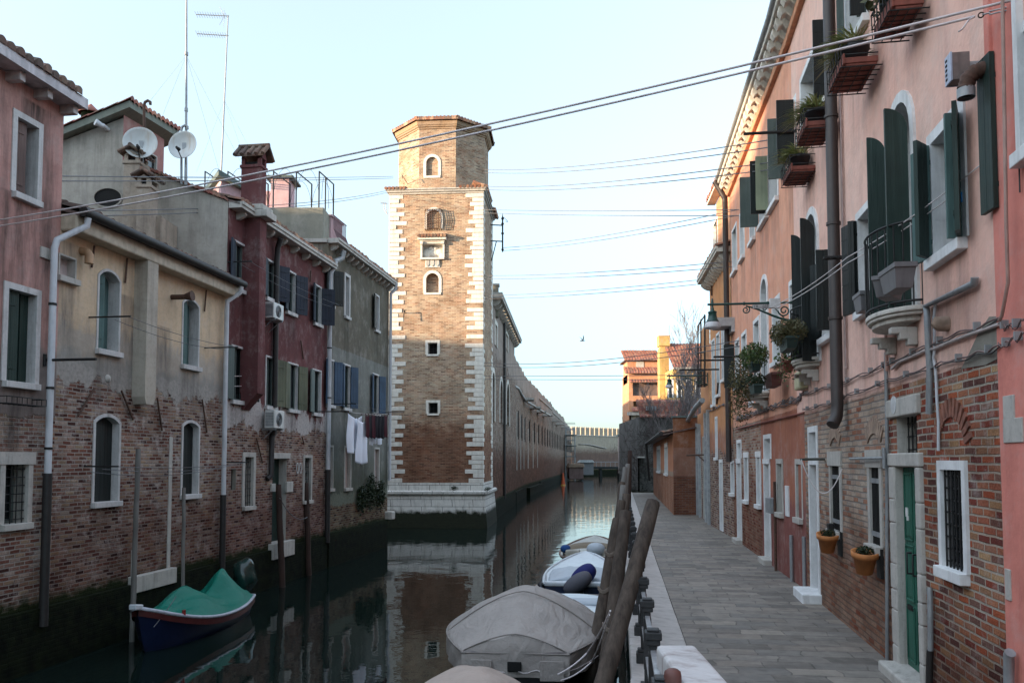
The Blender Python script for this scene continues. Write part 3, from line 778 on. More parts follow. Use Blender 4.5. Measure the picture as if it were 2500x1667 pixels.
def leaves_blob(mb, c, r, n, size, rnd, squash=(1, 1, 1), droop=0.0):
 c = Vector(c)
 for _ in range(n):
  d = Vector((rnd.gauss(0, 1), rnd.gauss(0, 1), rnd.gauss(0, 1))).normalized() * (rnd.random() ** 0.45) * r
  p = c + Vector((d.x * squash[0], d.y * squash[1], d.z * squash[2]))
  p.z -= droop * rnd.random() ** 2
  a = Vector((rnd.gauss(0, 1), rnd.gauss(0, 1), rnd.gauss(0, 1))).normalized()
  b = a.cross(Vector((rnd.gauss(0, 1), rnd.gauss(0, 1), rnd.gauss(0, 1)))).normalized()
  s = size * rnd.uniform(0.6, 1.3)
  mb.add([p - a * s, p + b * s * 0.45, p + a * s, p - b * s * 0.45], [(0, 1, 2, 3)])
def grass_tuft(mb, c, n, ln, rnd, lean=(0, -1, 0), spread=1.0, w=0.008):
 c = Vector(c); lean = Vector(lean)
 for _ in range(n):
  d = (lean * rnd.uniform(0.2, 1.0) + Vector((rnd.gauss(0, .5) * spread, rnd.gauss(0, .5) * spread, rnd.uniform(0.3, 1.0)))).normalized()
  L = ln * rnd.uniform(0.5, 1.1)
  base = c + Vector((rnd.uniform(-.06, .06), rnd.uniform(-.04, .04), 0))
  pts = []
  for k in range(4):
   f = k / 3
   pts.append(base + d * L * f - Vector((0, 0, L * 0.55 * f * f)))
  sd = d.cross(Vector((0, 0, 1))).normalized() * w
  for k in range(3):
   w0 = 1 - k / 3; w1 = 1 - (k + 1) / 3
   mb.add([pts[k] - sd * w0, pts[k] + sd * w0, pts[k + 1] + sd * w1, pts[k + 1] - sd * w1], [(0, 1, 2, 3)])
LEAF_G = mat_leaf('green_foliage', [(0.03, 0.06, 0.02), (0.07, 0.12, 0.03), (0.05, 0.08, 0.03), (0.12, 0.14, 0.05)])
LEAF_D = mat_leaf('dark_ivy', [(0.012, 0.022, 0.010), (0.03, 0.045, 0.018), (0.02, 0.03, 0.014)])
LEAF_O = mat_leaf('olive_brown_foliage', [(0.06, 0.055, 0.025), (0.11, 0.09, 0.035), (0.05, 0.06, 0.025), (0.14, 0.11, 0.05)])
LEAF_S = mat_leaf('spider_plant_blades', [(0.22, 0.26, 0.08), (0.46, 0.45, 0.22), (0.14, 0.22, 0.06), (0.55, 0.48, 0.28)])
# ================================================================= setting
def flat_poly(name, pts, z, mat, kind='structure'):
 mb = MB(); mb.poly([(p[0], p[1], z) for p in pts]); o = mb.build(name, mat); o['kind'] = kind; return o
flat_poly('canal_water', [(-400, -60), (400, -60), (400, 900), (-400, 900)], 0.0, WATER)
sea = flat_poly('canal_bed', [(-900, -200), (900, -200), (900, 1500), (-900, 1500)], -2.0, paint('canal_mud', (0.02, 0.02, 0.015)))
# ================================================================= left bank
def lx(Y): return -9.716 + 0.143 * Y
YA, YB, YD, YE, YEE = 4.0, 13.85, 19.7, 26.25, 33.0
FA = Face((lx(YA), YA), (lx(YB), YB))
FB = Face((lx(YB), YB), (lx(YD), YD))
FD = Face((lx(YD), YD), (lx(YE), YE))
FE = Face((lx(YE), YE), (lx(YEE), YEE))
A = fthing('pink_house', 'pink stucco house with brown half shutter, at the far left edge beside the cream house', 'house', FA)
zA = FA.q(150, 262)[1]
hA = [hole_px(FA, (42, 285), (88, 492)), hole_px(FA, (20, 703), (82, 938)), hole_px(FA, (12, 1134), (64, 1275))]
hA2 = [hole_px(FA, (20, 703), (82, 938))]
for k, (z0, z1) in enumerate(((hA[0]['z0'], hA[0]['z1']), (hA[1]['z0'], hA[1]['z1']))):
 hA.append(dict(u0=hA[0]['u0'] - 3.4, u1=hA[0]['u1'] - 3.4, z0=z0, z1=z1))
wall(FA, A, W['pinkA'], 0, FA.L, -1.5, zA, hA)
body(FA, A, W['pinkA'], 0, FA.L, -1.5, zA, 9)
window(FA, A, hA[0], 0.10, 0.02, 0.3, STONE_L, pane=BLACK, leaves=[(-1, 4, SH_BROWN, dict(y=0.10, w=(hA[0]['u1'] - hA[0]['u0']) * 0.62))], label='upper window with a weathered brown shutter')
window(FA, A, hA[1], 0.10, 0.02, 0.3, STONE_L, pane=BLACK, leaves=[(-1, 5, SH_GREEN, dict(y=0.10)), (1, 2, SH_GREEN, dict(y=0.16, w=(hA[1]['u1'] - hA[1]['u0']) * 0.30))], label='tall window with dark green shutters')
window(FA, A, hA[2], 0.10, 0.02, 0.3, STONE_D, grl=(4, 7), lintel=0.2, label='low barred window in the brick')
for h in hA[3:]: window(FA, A, h, 0.12, 0.02, 0.3, STONE_D, leaves=[(-1, 5, SH_GREEN, dict(y=0.1)), (1, 5, SH_GREEN, dict(y=0.1))])
mb = MB(); mb.box(0, FA.L + 0.10, -0.34, 0.05, zA + 0.02, zA + 0.14); mb.box(0, FA.L + 0.10, -0.38, -0.34, zA + 0.0, zA + 0.18)
mb.build('eaves_board', paint('pale_eaves_board', (0.50, 0.46, 0.47), 0.7), A, FA)
mb = MB()
for k in range(9):
 u = FA.L - 0.05 - k * 0.62
 mb.box(u - 0.06, u + 0.06, -0.26, 0.02, zA - 0.13, zA + 0.02); mb.cut()
mb.build('rafter_end', paint('painted_rafter_ends', (0.52, 0.47, 0.46), 0.7), A, FA, bevel=0.008)
tile_roof(FA, A, TILES_K, 0, FA.L + 0.1, zA + 0.20, 18, 4.0, 0.38, seed=3)
g = FA.q(*( (258 + 320) / 2 / 2.613, 500 + 310 / 2.613))
mb = MB(); mb.box(g[0] - 0.13, g[0] + 0.13, -0.03, 0.02, g[1] - 0.09, g[1] + 0.09); mb.build('stone_plaque', STONE_D, A, FA)
q0 = FA.q(17, 966, 0.25); q1 = FA.q(113, 992, 0.25)
t_ = fthing('iron_basket', 'empty rusty iron basket under the green shuttered window of the pink house', 'window basket', FA)
mb = MB()
for z in (q0[1], q1[1]):
 mb.tube([(q0[0], 0, z), (q0[0], -0.25, z), (q1[0], -0.25, z), (q1[0], 0, z)], 0.008, 5)
for k in range(9):
 u = q0[0] + (q1[0] - q0[0]) * k / 8
 mb.tube([(u, -0.25, q0[1]), (u, -0.25, q1[1]), (u, 0, q1[1])], 0.006, 5)
mb.build('basket_bars', IRON, t_, FA)
B = fthing('cream_house', 'cream stucco house over bare brick, between the pink and dark red houses', 'house', FB)
zB = 7.55
hB = [hole_px(FB, (145, 622), (181, 684)),                       # little blind window
      hole_px(FB, (243, 655), (287, 861), 0.14), hole_px(FB, (448, 727), (482, 897), 0.12),
      hole_px(FB, (233, 1015), (285, 1222), 0.12, ), hole_px(FB, (447, 1030), (481, 1205), 0.10)]
for i in (1, 2, 3, 4):
 pass
wall(FB, B, W['cream'], 0, FB.L, -1.5, zB, hB)
body(FB, B, W['cream'], 0, FB.L, -1.5, zB, 6)
window(FB, B, hB[0], 0.03, 0.02, 0.16, STONE_D, pane=STONE_P, label='small blind window')
for i in (1, 2):
 window(FB, B, hB[i], 0.05, 0.015, 0.30, STONE_L, pane=BLACK, leaves=[(-1, 3, SH_TEAL, dict(y=0.12)), (1, 3, SH_TEAL, dict(y=0.24))], label='arched window with faded teal shutters')
for i in (3, 4):
 window(FB, B, hB[i], 0.06, 0.02, 0.15, STONE_L, pane=SH_BLACK, label='tall lower opening closed by black boards')
tile_roof(FB, B, TILES_K, 0, FB.L, zB + 0.13, 17, 5.0, 0.36, seed=5)
mb = MB(); mb.box(0, FB.L, -0.30, 0.02, zB - 0.22, zB + 0.08); mb.build('cornice', paint('cream_cornice_plaster', (0.50, 0.42, 0.32)), B, FB, bevel=0.03)
mb = MB(); mb.tube([(0.0, -0.42, zB + 0.10), (FB.L + 0.02, -0.42, zB + 0.10)], 0.085, 10); mb.build('gutter', DPIPE, B, FB)
uu = FB.u_at(358, 800, 0.0); vv = FB.u_at(387, 800, 0.3)
u0f = FB.q(360, 800, 0.3)[0]; u1f = FB.q(386, 800, 0.3)[0]
zb_ = FB.q(372, 985, 0.3)[1]
mb = MB(); mb.box(u0f, u1f, -0.28, 0.05, zb_ + 0.12, zB + 0.06); mb.prism([(u0f, zb_ + 0.12), (u1f, zb_ + 0.12), (u1f - 0.06, zb_ - 0.02), (u0f + 0.06, zb_ - 0.02)], -0.275, 0.05)
mb.build('flue', wallmat('flue_render', (0.52, 0.46, 0.38), (0.44, 0.39, 0.33), stain_amt=0.45, wet=None), B, FB)
a = FB.q(326, 1300); b = FB.q(411, 1300); zt = FB.q(411, 1066)[1]; z0_ = FB.q(411, 1385)[1]; zs_ = FB.q(320, 1440)[1]
mb = MB(); mb.box(b[0] - 0.05, b[0] + 0.07, -0.02, 0.03, z0_, zt); mb.box(a[0] - 0.06, a[0] + 0.05, -0.02, 0.03, z0_ + 0.0, z0_ + 0.5)
mb.box(a[0] - 0.14, b[0] + 0.13, -0.14, 0.02, z0_ - 0.32, z0_ + 0.0)
mb.build('blocked_doorway', STONE_D, B, FB, bevel=0.012)
def iron_bars(F, parent, segs, off=0.05, r=0.022, name='tie_bar', mat=None):
 for (p, q_) in segs:
  a = F.q(p[0], p[1], off); b = F.q(q_[0], q_[1], off)
  mb = MB(); mb.tube([(a[0], -off, a[1]), (b[0], -off * 0.6, b[1])], r, 6); mb.build(name, mat or RUST, parent, F)
c2 = lambda x, y: (x / 2.613, 500 + y / 2.613)
iron_bars(FB, B, [(c2(603, 1170), c2(505, 1345)), (c2(775, 1185), c2(855, 1370)), (c2(1003, 1230), c2(1040, 1440)), (c2(1290, 1240), c2(1325, 1450)),
                  (c2(602, 262), c2(592, 400)), (c2(812, 342), c2(805, 498)), (c2(1316, 545), c2(1310, 680))], r=0.02)
a = FB.q(*c2(565, 375), 0.15); b = FB.q(*c2(565, 300), 0.15)
mb = MB(); mb.tube([(a[0], -0.16, a[1]), (a[0], -0.16, b[1] - 0.06), (a[0], -0.12, b[1]), (a[0], 0.02, b[1] + 0.02)], 0.075, 10); mb.build('flue_pipe', paint('ochre_pipe', (0.42, 0.25, 0.14)), B, FB)
a = FB.q(*c2(1150, 588), 0.2)
mb = MB(); mb.tube([(a[0], 0.0, a[1]), (a[0], -0.3, a[1])], 0.055, 10); mb.tube([(a[0], -0.3, a[1]), (a[0], -0.48, a[1] + 0.02)], [0.055, 0.11], 10); mb.build('vent_pipe', RUST, B, FB)
for p in (c2(687, 1108),):
 a = FB.q(*p); mb = MB(); mb.lathe([(0.0, 0.03), (0.07, 0.02), (0.08, 0)], (0, 0, 0), 12)
 mb.v = [(a[0] + x, -z - 0.0, a[1] + y) for x, y, z in mb.v]; mb.build('round_boss', STONE_D, B, FB)
def drain(F, parent, pts, r, mat, name='drainpipe', foot=None, clips=True):
 """pts in (px,py,off)"""
 P = []
 for (px, py, off) in pts:
  q = F.q(px, py, off); P.append((q[0], -off, q[1]))
 mb = MB(); mb.tube(P, r, 10)
 o = mb.build(name, mat, parent, F)
 if clips:
  mb = MB()
  (ua, ya, za), (ub, yb, zb) = P[-2], P[-1]
  n = max(1, int(abs(za - zb) / 1.7))
  for k in range(n):
   f = (k + 0.5) / n
   x = ua + (ub - ua) * f; z = za + (zb - za) * f; y = ya + (yb - ya) * f
   mb.tube([(x, y, z - 0.02), (x, y, z + 0.02)], r * 1.25, 10)
  mb.build('pipe_clip', IRON, o)
 return o
q = FB.q(130, 700, 0.12); um = q[0]
zf = FB.q(116, 1155, 0.12)[1]
mb = MB(); mb.tube([(um + 0.42, -0.42, zB + 0.02), (um + 0.42, -0.40, zB - 0.12), (um + 0.05, -0.13, zB - 0.45), (um, -0.12, zB - 0.6), (um, -0.12, zf)], 0.055, 12)
dp = mb.build('drainpipe', WPIPE, B, FB)
mb = MB()
for z in (6.0, 4.6, 3.6): mb.tube([(um, -0.12, z - 0.02), (um, -0.12, z + 0.02)], 0.066, 10); mb.cut()
mb.build('pipe_clip', IRON, dp)
mb = MB(); mb.tube([(um, -0.12, zf), (um, -0.12, 0.7)], 0.072, 12); mb.build('drainpipe', DPIPE, B, FB)['label'] = 'dark cast iron foot of the drainpipe'
q = FB.q(551, 900, 0.12); um2 = q[0]; zf2 = FB.q(548, 1207, 0.12)[1]
mb = MB(); mb.tube([(um2 + 0.12, -0.42, zB + 0.02), (um2 + 0.12, -0.40, zB - 0.12), (um2, -0.13, zB - 0.35), (um2, -0.12, zB - 0.5), (um2, -0.12, zf2)], 0.055, 12)
mb.build('drainpipe', WPIPE, B, FB)
mb = MB(); mb.tube([(um2, -0.12, zf2), (um2, -0.12, 0.75)], 0.07, 12); mb.build('drainpipe', DPIPE, B, FB)['label'] = 'dark cast iron foot of the drainpipe'
FC = Face((lx(YD) - 9.5, YD - 0.02), (lx(YD) - 0.03, YD - 0.02))
C_ = fthing('grey_gabled_house', 'tall grey-beige house with a tilted roof rising behind the cream house', 'house', FC)
def fcq(px, py): return FC.q(px, py)
ur, zr = fcq(551, 492); u1_, z1_ = fcq(362, 417); uc_, zc_ = fcq(302, 283); ul, zl = fcq(150, 345)
mb = MB()
hov = fcq(264, 483)
mb.poly([(0, 0, 2), (FC.L, 0, 2), (FC.L, 0, zr), (u1_, 0, z1_), (uc_, 0, z1_ + 0.2), (uc_, 0, zc_ - 0.05), (ul, 0, zl), (0, 0, zl - 1.2)])
mb.build('wall', W['greyC'], C_, FC)
mb = MB(); D_ = 6.0
mb.poly([(FC.L, 0.0, 2), (FC.L, D_, 2), (FC.L, D_, zr), (FC.L, 0, zr)])
mb.poly([(0, D_, 2), (0, D_, zl - 1.2), (uc_, D_, zc_), (FC.L, D_, zr), (FC.L, D_, 2)])
mb.build('side_wall', W['greyC'], C_, FC)
FC2 = Face(tuple(FC.w(uc_, 0)[:2]), tuple((FC.w(uc_, 0) + Vector((0.143 * 1.75, 1.75, 0)))[:2]))
hC = [hole_px(FC2, (362, 372), (381, 418))]
wall(FC2, C_, W['pinkC'], 0, FC2.L, z1_ - 1.5, zc_ + 0.1, hC)
window(FC2, C_, hC[0], 0.03, 0.01, 0.08, STONE_D, sill=False, mull=False)
mb = MB(); mb.quad((FC2.L, 0, z1_ - 1.5), (FC2.L, 4, z1_ - 1.5), (FC2.L, 4, zc_), (FC2.L, 0, zc_)); mb.build('side_wall', W['pinkC'], C_, FC2)
s_ = (zc_ - zl) / (uc_ - ul)
ov = 0.22
def rp(u, y, dz=0.0): return (u, y, zc_ + (u - uc_) * s_ + dz)
RE = uc_ + 0.24
mb = MB()
a, b = -0.5, RE
V = [rp(a, -ov), rp(b, -ov), rp(b + 0.33, FC2.L + 0.4), rp(a, FC2.L + 0.4)]
mb.add([(v[0], v[1], v[2] + 0.02) for v in V] + [(v[0], v[1], v[2] + 0.19) for v in V], [(3, 2, 1, 0), (4, 5, 6, 7), (0, 1, 5, 4), (1, 2, 6, 5), (2, 3, 7, 6), (3, 0, 4, 7)])
fa = mb.build('roof', mat_stone('mossy_fascia_cement', (0.20, 0.215, 0.185), (0.09, 0.10, 0.075), 0.6), C_, FC)
mb = MB(); rows = []
nn = 26
for k in range(nn + 1):   # tiles seen along the two verges
 y = -ov - 0.03 + (FC2.L + 0.4 + ov) * k / nn * 1.0
 for e in (0, 1):
  pass
per = 0.19
cols_ = int((FC2.L + 0.4 + ov) / per)
for i in range(int((b - a) / 0.35) + 1):
 for e in (0, 1):
  R = []
  u = b + 0.06 - i * 0.35 - (0.35 if e else 0)
  for k in range(cols_ * 6 + 1):
   y = -ov - 0.05 + k * per / 6
   hh = 0.07 * abs(math.sin(math.pi * (k % 6) / 6)) ** 0.7
   p = rp(u + 0.33 * max(0, y) / (FC2.L + 0.4) * (1 if i == 0 and not e else 0), y, 0.20 + hh + (0.0 if e else 0.02))
   R.append(p)
  rows.append(R)
mb.grid(rows); mb.grid([[(p[0], p[1], p[2] - 0.10) for p in rows[0]], rows[0]], False)
mb.build('roof_tiles', TILES_R, fa)
mb = MB()
nseg = 18
for k in range(nseg):
 f0, f1 = k / nseg, (k + 1) / nseg
 ua, za = u1_ + (FC.L - u1_) * f0, z1_ + (zr - z1_) * f0
 ub, zb = u1_ + (FC.L - u1_) * f1, z1_ + (zr - z1_) * f1
 mb.add([(ua, -0.07, za + 0.03), (ub, -0.07, zb - 0.0), (ub, 0.3, zb), (ua, 0.3, za + 0.03), (ua, -0.07, za + 0.10), (ub, -0.07, zb + 0.065), (ub, 0.3, zb + 0.065), (ua, 0.3, za + 0.1)],
           [(0, 3, 2, 1), (4, 5, 6, 7), (0, 1, 5, 4), (1, 2, 6, 5), (2, 3, 7, 6), (3, 0, 4, 7)])
mb.build('coping', TILES_R, C_, FC)
oc = fcq(264, 483); o1 = fcq(297, 483); o2 = fcq(264, 461)
ra, rb = (o1[0] - oc[0]), (o2[1] - oc[1])
mb = MB(); n_ = 28
ringo = [(oc[0] + ra * 1.12 * math.cos(k * 2 * math.pi / n_), oc[1] + rb * 1.15 * math.sin(k * 2 * math.pi / n_)) for k in range(n_)]
ringi = [(oc[0] + ra * math.cos(k * 2 * math.pi / n_), oc[1] + rb * math.sin(k * 2 * math.pi / n_)) for k in range(n_)]
for k in range(n_):
 j = (k + 1) % n_
 mb.quad((ringi[k][0], -0.035, ringi[k][1]), (ringi[j][0], -0.035, ringi[j][1]), (ringo[j][0], -0.035, ringo[j][1]), (ringo[k][0], -0.035, ringo[k][1]))
 mb.quad((ringo[k][0], -0.035, ringo[k][1]), (ringo[j][0], -0.035, ringo[j][1]), (ringo[j][0], 0.01, ringo[j][1]), (ringo[k][0], 0.01, ringo[k][1]))
 mb.quad((ringi[k][0], -0.035, ringi[k][1]), (ringi[j][0], -0.035, ringi[j][1]), (ringi[j][0], -0.006, ringi[j][1]), (ringi[k][0], -0.006, ringi[k][1]))
ow = mb.build('window', W['greyC'], C_, FC); ow['label'] = 'dark oval window'
mb = MB(); mb.poly([(u, -0.008, z) for u, z in ringi]); mb.build('pane', BLACK, ow)
a = fcq(262, 317)
mb = MB(); mb.tube([(a[0] + 0.02, 0, a[1]), (a[0], -0.22, a[1] + 0.02)], 0.05, 8); mb.tube([(a[0] - 0.0, -0.2, a[1]), (a[0] - 0.12, -0.34, a[1] + 0.05)], [0.05, 0.085], 10)
mb.build('flood_lamp', WPIPE, C_, FC)
def chimney(name_label, F, u0, u1, y0, y1, z0, z1, mat, parent=None, cap=True, group=None, ph=0.14, hr=0.14, e=0.08, rt=0.04, tm=None):
 t = fthing('chimney', name_label, 'chimney', F, group) if parent is None else parent
 mb = MB(); mb.box(u0, u1, y0, y1, z0, z1)
 mb.box(u0 - 0.03, u1 + 0.03, y0 - 0.03, y1 + 0.03, z1 - 0.07, z1 - 0.0)
 st = mb.build('shaft', mat, t, F)
 um, ym = (u0 + u1) / 2, (y0 + y1) / 2
 mb = MB()
 for (a, b) in ((u0, y0), (u1 - .09, y0), (u0, y1 - .09), (u1 - .09, y1 - .09)):
  mb.box(a, a + 0.09, b, b + 0.09, z1, z1 + ph); mb.cut()
 mb.build('cap_post', mat, t, F)
 mb = MB(); mb.box(u0 + 0.05, u1 - 0.05, y0 + 0.05, y1 - 0.05, z1, z1 + ph * .5); mb.build('flue_mouth', BLACK, t, F)
 mb = MB()
 zc = z1 + ph
 A_ = [(u0 - e, y0 - e, zc), (u1 + e, y0 - e, zc), (u1 + e, y1 + e, zc), (u0 - e, y1 + e, zc)]
 R1 = (um, y0 - e, zc + hr); R2 = (um, y1 + e, zc + hr)
 th = 0.045
 mb.add([A_[0], A_[3], R2, R1] + [(p[0], p[1], p[2] + th) for p in (A_[0], A_[3], R2, R1)], [(0, 1, 2, 3), (7, 6, 5, 4), (0, 4, 5, 1), (1, 5, 6, 2), (2, 6, 7, 3), (3, 7, 4, 0)])
 mb.add([A_[1], A_[2], R2, R1] + [(p[0], p[1], p[2] + th) for p in (A_[1], A_[2], R2, R1)], [(3, 2, 1, 0), (4, 5, 6, 7), (1, 5, 4, 0), (2, 6, 5, 1), (3, 7, 6, 2), (0, 4, 7, 3)])
 n = 4
 for sgn, A0, A1 in ((-1, A_[0], A_[3]), (1, A_[1], A_[2])):
  for k in range(n + 1):
   f = k / n
   p = Vector(A0).lerp(Vector(A1), f); q = Vector(R1).lerp(Vector(R2), f)
   mb.tube([p + Vector((sgn * 0.03, 0, th)), q + Vector((0, 0, th))], rt, 6)
 mb.tube([Vector(R1) + Vector((0, -0.03, th + 0.02)), Vector(R2) + Vector((0, 0.03, th + 0.02))], rt * 1.2, 8)
 mb.build('cap_roof', tm or TILES_K, t, F)
 mb = MB(); mb.poly([(u0 + 0.02, y0 - 0.02, zc), (u1 - 0.02, y0 - 0.02, zc), (um, y0 - 0.02, zc + hr - 0.05)])
 mb.poly([(u1 - 0.02, y1 + 0.02, zc), (u0 + 0.02, y1 + 0.02, zc), (um, y1 + 0.02, zc + hr - 0.05)]); mb.build('cap_gable', mat, t, F)
 return t
chm = wallmat('smoke_stained_chimney_render', (0.42, 0.35, 0.28), (0.33, 0.27, 0.22), stain=(0.10, 0.08, 0.07), stain_amt=0.7, wet=None, grime=0.5)
a0 = FC.q(301, 450, 0.9); a1 = FC.q(338, 450, 0.9); zt = FC.q(320, 392, 0.9)[1]; zbm = 7.8
chimney('tall cream chimney with a tiled cap by the grey gabled house', FC, a0[0], a1[0], -0.9, -0.42, zbm, zt - 0.0, chm)
b0 = FC.q(336, 500, 1.3); b1 = FC.q(368, 500, 1.3); zt2 = FC.q(350, 452, 1.3)[1]
chimney('shorter cream chimney with a tiled cap leaning on the tall one, above the cream roof', FC, b0[0], b1[0], -1.35, -0.92, zbm - 0.2, zt2, chm)
mb = MB(); g0 = FC.q(287, 560, 0.8); mb.box(g0[0], b1[0] + 0.1, -1.0, -0.05, zbm - 0.5, FC.q(300, 530, 0.9)[1]); mb.build('chimney_base', chm, C_, FC)
DISH = paint('white_dish_enamel', (0.55, 0.56, 0.55), 0.5, 0.12, 3, dirt=(0.42, 0.34, 0.26))
def dish(px, py, Y, rpx, label, face=(0.1, -1, 0.1)):
 c = atY(px, py, Y); R = rpx / FPX * Y
 t = thing('satellite_dish', label, 'satellite dish', tuple(c), 0, 'satellite dishes on the grey house')
 mb = MB(); prof = [(R * k / 8, 0.28 * R * (k / 8) ** 2) for k in range(9)]
 mb.lathe(prof + [(R * 1.015, 0.27 * R), (R * 0.99, 0.25 * R)] + [(R * k / 8, 0.28 * R * (k / 8) ** 2 - 0.02) for k in range(7, -1, -1)], (0, 0, 0), 32)
 f = Vector(face).normalized(); qn = f.to_track_quat('Z', 'Y')
 mb.v = [tuple(qn @ Vector(v)) for v in mb.v]; mb.build('reflector', DISH, t)
 mb = MB(); tip = qn @ Vector((0, -R * 0.55, R * 0.95)); mb.tube([qn @ Vector((0, -R * 0.98, 0.25 * R)), tip], 0.014, 6); mb.tube([tip + f * 0.02, tip - f * 0.10], [0.03, 0.045], 10)
 mb.build('feed_arm', IRON, t)
 mb = MB(); mb.tube([(0, 0.10, 0.0), (0, 0.10, -R * 2.6)], 0.028, 8); mb.obox((0, 0.05, 0), (0.05, 0, 0), (0, 0.06, 0), (0, 0, 0.09)); mb.build('mount_pole', ZINC, t)
 return t
dish(344, 353, 18.9, 40, 'white satellite dish nearer the roof peak, above the tall chimney', (0.25, -1, 0.10))
dish(450, 358, 19.2, 36, 'rust streaked satellite dish beside the tall mast, right of the roof end', (-0.1, -1, 0.10))
def pole_thing(name, label, cat, pts, r, mat, group=None, part='pipe'):
 t = thing(name, label, cat, tuple(pts[0]), 0, group)
 mb = MB(); b = Vector(pts[0]); mb.tube([Vector(p) - b for p in pts], r, 8); mb.build(part, mat, t); return t
def hook(px, y0, y1, Y, r=0.03):
 a = atY(px, y1, Y); b = atY(px, y0, Y)
 return [a, b - Vector((0, 0, .08)), b + Vector((.02, 0, 0)), b + Vector((.09, 0, .04)), b + Vector((.15, 0, 0)), b + Vector((.15, 0, -.06))]
pole_thing('vent_pipe', 'rusty bent-top vent pipe standing behind the left satellite dish', 'vent pipe', hook(352, 250, 440, 19.35), 0.035, RUST)
pole_thing('vent_pipe', 'grey bent-top vent pipe standing behind the right satellite dish', 'vent pipe', hook(443, 310, 450, 19.4), 0.03, ZINC)
a = atY(454, 452, 19.45); b = atY(456, -140, 19.45)
t_ = thing('antenna_mast', 'very tall grey pole mast rising past the top of the picture beside the right dish', 'antenna mast', tuple(a), 0)
mb = MB(); L_ = (b - a)
mb.tube([Vector((0, 0, 0)), L_ * 0.35, L_ * 0.7, L_], [0.035, 0.03, 0.022, 0.016], 8); mb.build('mast_pole', ZINC, t_)
mb = MB()
for f in (0.3, 0.53): mb.tube([L_ * f, L_ * f + Vector((0, 0, 0.08))], 0.045, 8)
mb.build('collar', ZINC, t_)
mb = MB()
for p in (atY(390, 300, 19.6), atY(550, 470, 19.6), atY(300, 330, 21), atY(600, 420, 24)):
 mb.tube([L_ * 0.53, p - a], 0.0022, 4)
mb.build('guy_wires', WIRE_D, t_)
a = atY(540, 425, 24.0); b = atY(557, 38, 24.0)
t_ = thing('television_antenna', 'thin mast carrying two yagi aerials over the dark red house', 'antenna', tuple(a), 0)
mb = MB(); L_ = b - a; mb.tube([Vector((0, 0, 0)), L_ * 0.5, L_], [0.024, 0.02, 0.016], 6); mb.build('mast_pole', ZINC, t_)
mb = MB()
for (xa, ya, xb, yb) in ((479, 36, 559, 40), (481, 83, 558, 88)):
 p = atY(xa, ya, 24.0) - a; q = atY(xb, yb, 24.0) - a
 mb.tube([p, q], 0.013, 6)
 for k in range(13):
  c = p.lerp(q, k / 13); mb.tube([c + Vector((0, -.12, .03)), c + Vector((0, .12, -.03))], 0.005, 4)
 if ya == 36:
  c = p.lerp(q, .86); 
  for s in (-1, 1):
   mb.tube([c, c + Vector((-.14, 0, s * .28))], 0.006, 4); mb.tube([c, c + Vector((-.05, .1, s * .30))], 0.005, 4)
mb.build('yagi_aerials', ZINC, t_)
mb = MB()
for p in (atY(600, 395, 25), atY(480, 420, 22), atY(640, 420, 26)): mb.tube([L_ * 0.46, p - a], 0.0022, 4)
mb.build('guy_wires', WIRE_D, t_)
c = atY(221, 300, 22.0)
t_ = thing('chimney_pot', 'small round orange chimney pot with a conical hat behind the tilted roof', 'chimney', (c.x, c.y, c.z - 0.6), 0)
mb = MB(); mb.lathe([(0.24, 0), (0.24, 0.85)], n=14); mb.build('shaft', W['orangeK'], t_)
mb = MB(); mb.lathe([(0.32, 0.83), (0.33, 0.86), (0.16, 0.98), (0.02, 1.12)], n=14); mb.build('hat', TILES_R, t_)
D = fthing('dark_red_house', 'dark oxblood red house with a chimney shaft down its front and peeling plaster over brick', 'house', FD)
zD = FD.q(793, 652)[1]; zD = (zD + FD.q(551, 505)[1]) / 2
c4 = lambda x, y: (500 + x / 3.136, 300 + y / 3.136)
c5 = lambda x, y: (500 + x / 3.136, 750 + y / 3.136)
c6 = lambda x, y: (500 + x / 3.032, 1150 + y / 3.032)
def HP(F, a, b, **k): return hole_px(F, a, b, **k)
dU = [HP(FD, c4(222, 905), c4(298, 1290)), HP(FD, (650, 634), (672, 735)), HP(FD, c4(628, 1130), c4(686, 1465)), HP(FD, c4(838, 1240), c4(884, 1548))]
dL = [HP(FD, c5(212, 300), c5(298, 722)), HP(FD, c5(470, 380), c5(530, 762)), HP(FD, c5(640, 430), c5(704, 788)), HP(FD, c5(828, 480), c5(882, 815))]
dG = [HP(FD, c5(303, 1145), c5(362, 1518)), HP(FD, c5(760, 1152), (757, 1220)), HP(FD, c5(520, 1158), c6(598, 510)), HP(FD, c5(202, 1238), c5(236, 1395))]
wall(FD, D, W['redD'], 0, FD.L, -1.5, zD, dU + dL + dG)
body(FD, D, W['redDp'], 0, FD.L, -1.5, zD, 8)
for i, h in enumerate(dU):
 lv = [(-1, 165, SH_NAVY, dict(w=0.38)), (1, [142, 152, 152, 128][i], SH_NAVY, dict(w=0.42))]
 window(FD, D, h, 0.05, 0.02, 0.13, STONE_L, leaves=lv)
for i, h in enumerate(dL):
 m1 = [SH_GREY, SH_GREEN, SH_OLIVE, SH_GREY][i]; m2 = [SH_GREEN, SH_OLIVE, SH_OLIVE, SH_GREEN][i]
 lv = [(-1, 172, SH_GREY if i in (0, 3) else m1, dict(w=0.42))] if i != 1 else []
 if i < 3: lv.append((1, [150, 166, 164][i], m2 if i else SH_GREEN, dict(w=0.40)))
 window(FD, D, h, 0.05, 0.02, 0.13, STONE_L, leaves=lv, pane=None)
window(FD, D, dG[0], 0.12, 0.03, 0.26, STONE_D, grl=(4, 7), label='tall barred ground floor window')
window(FD, D, dG[1], 0.09, 0.03, 0.26, STONE_D, grl=(4, 7), label='narrow barred ground floor window')
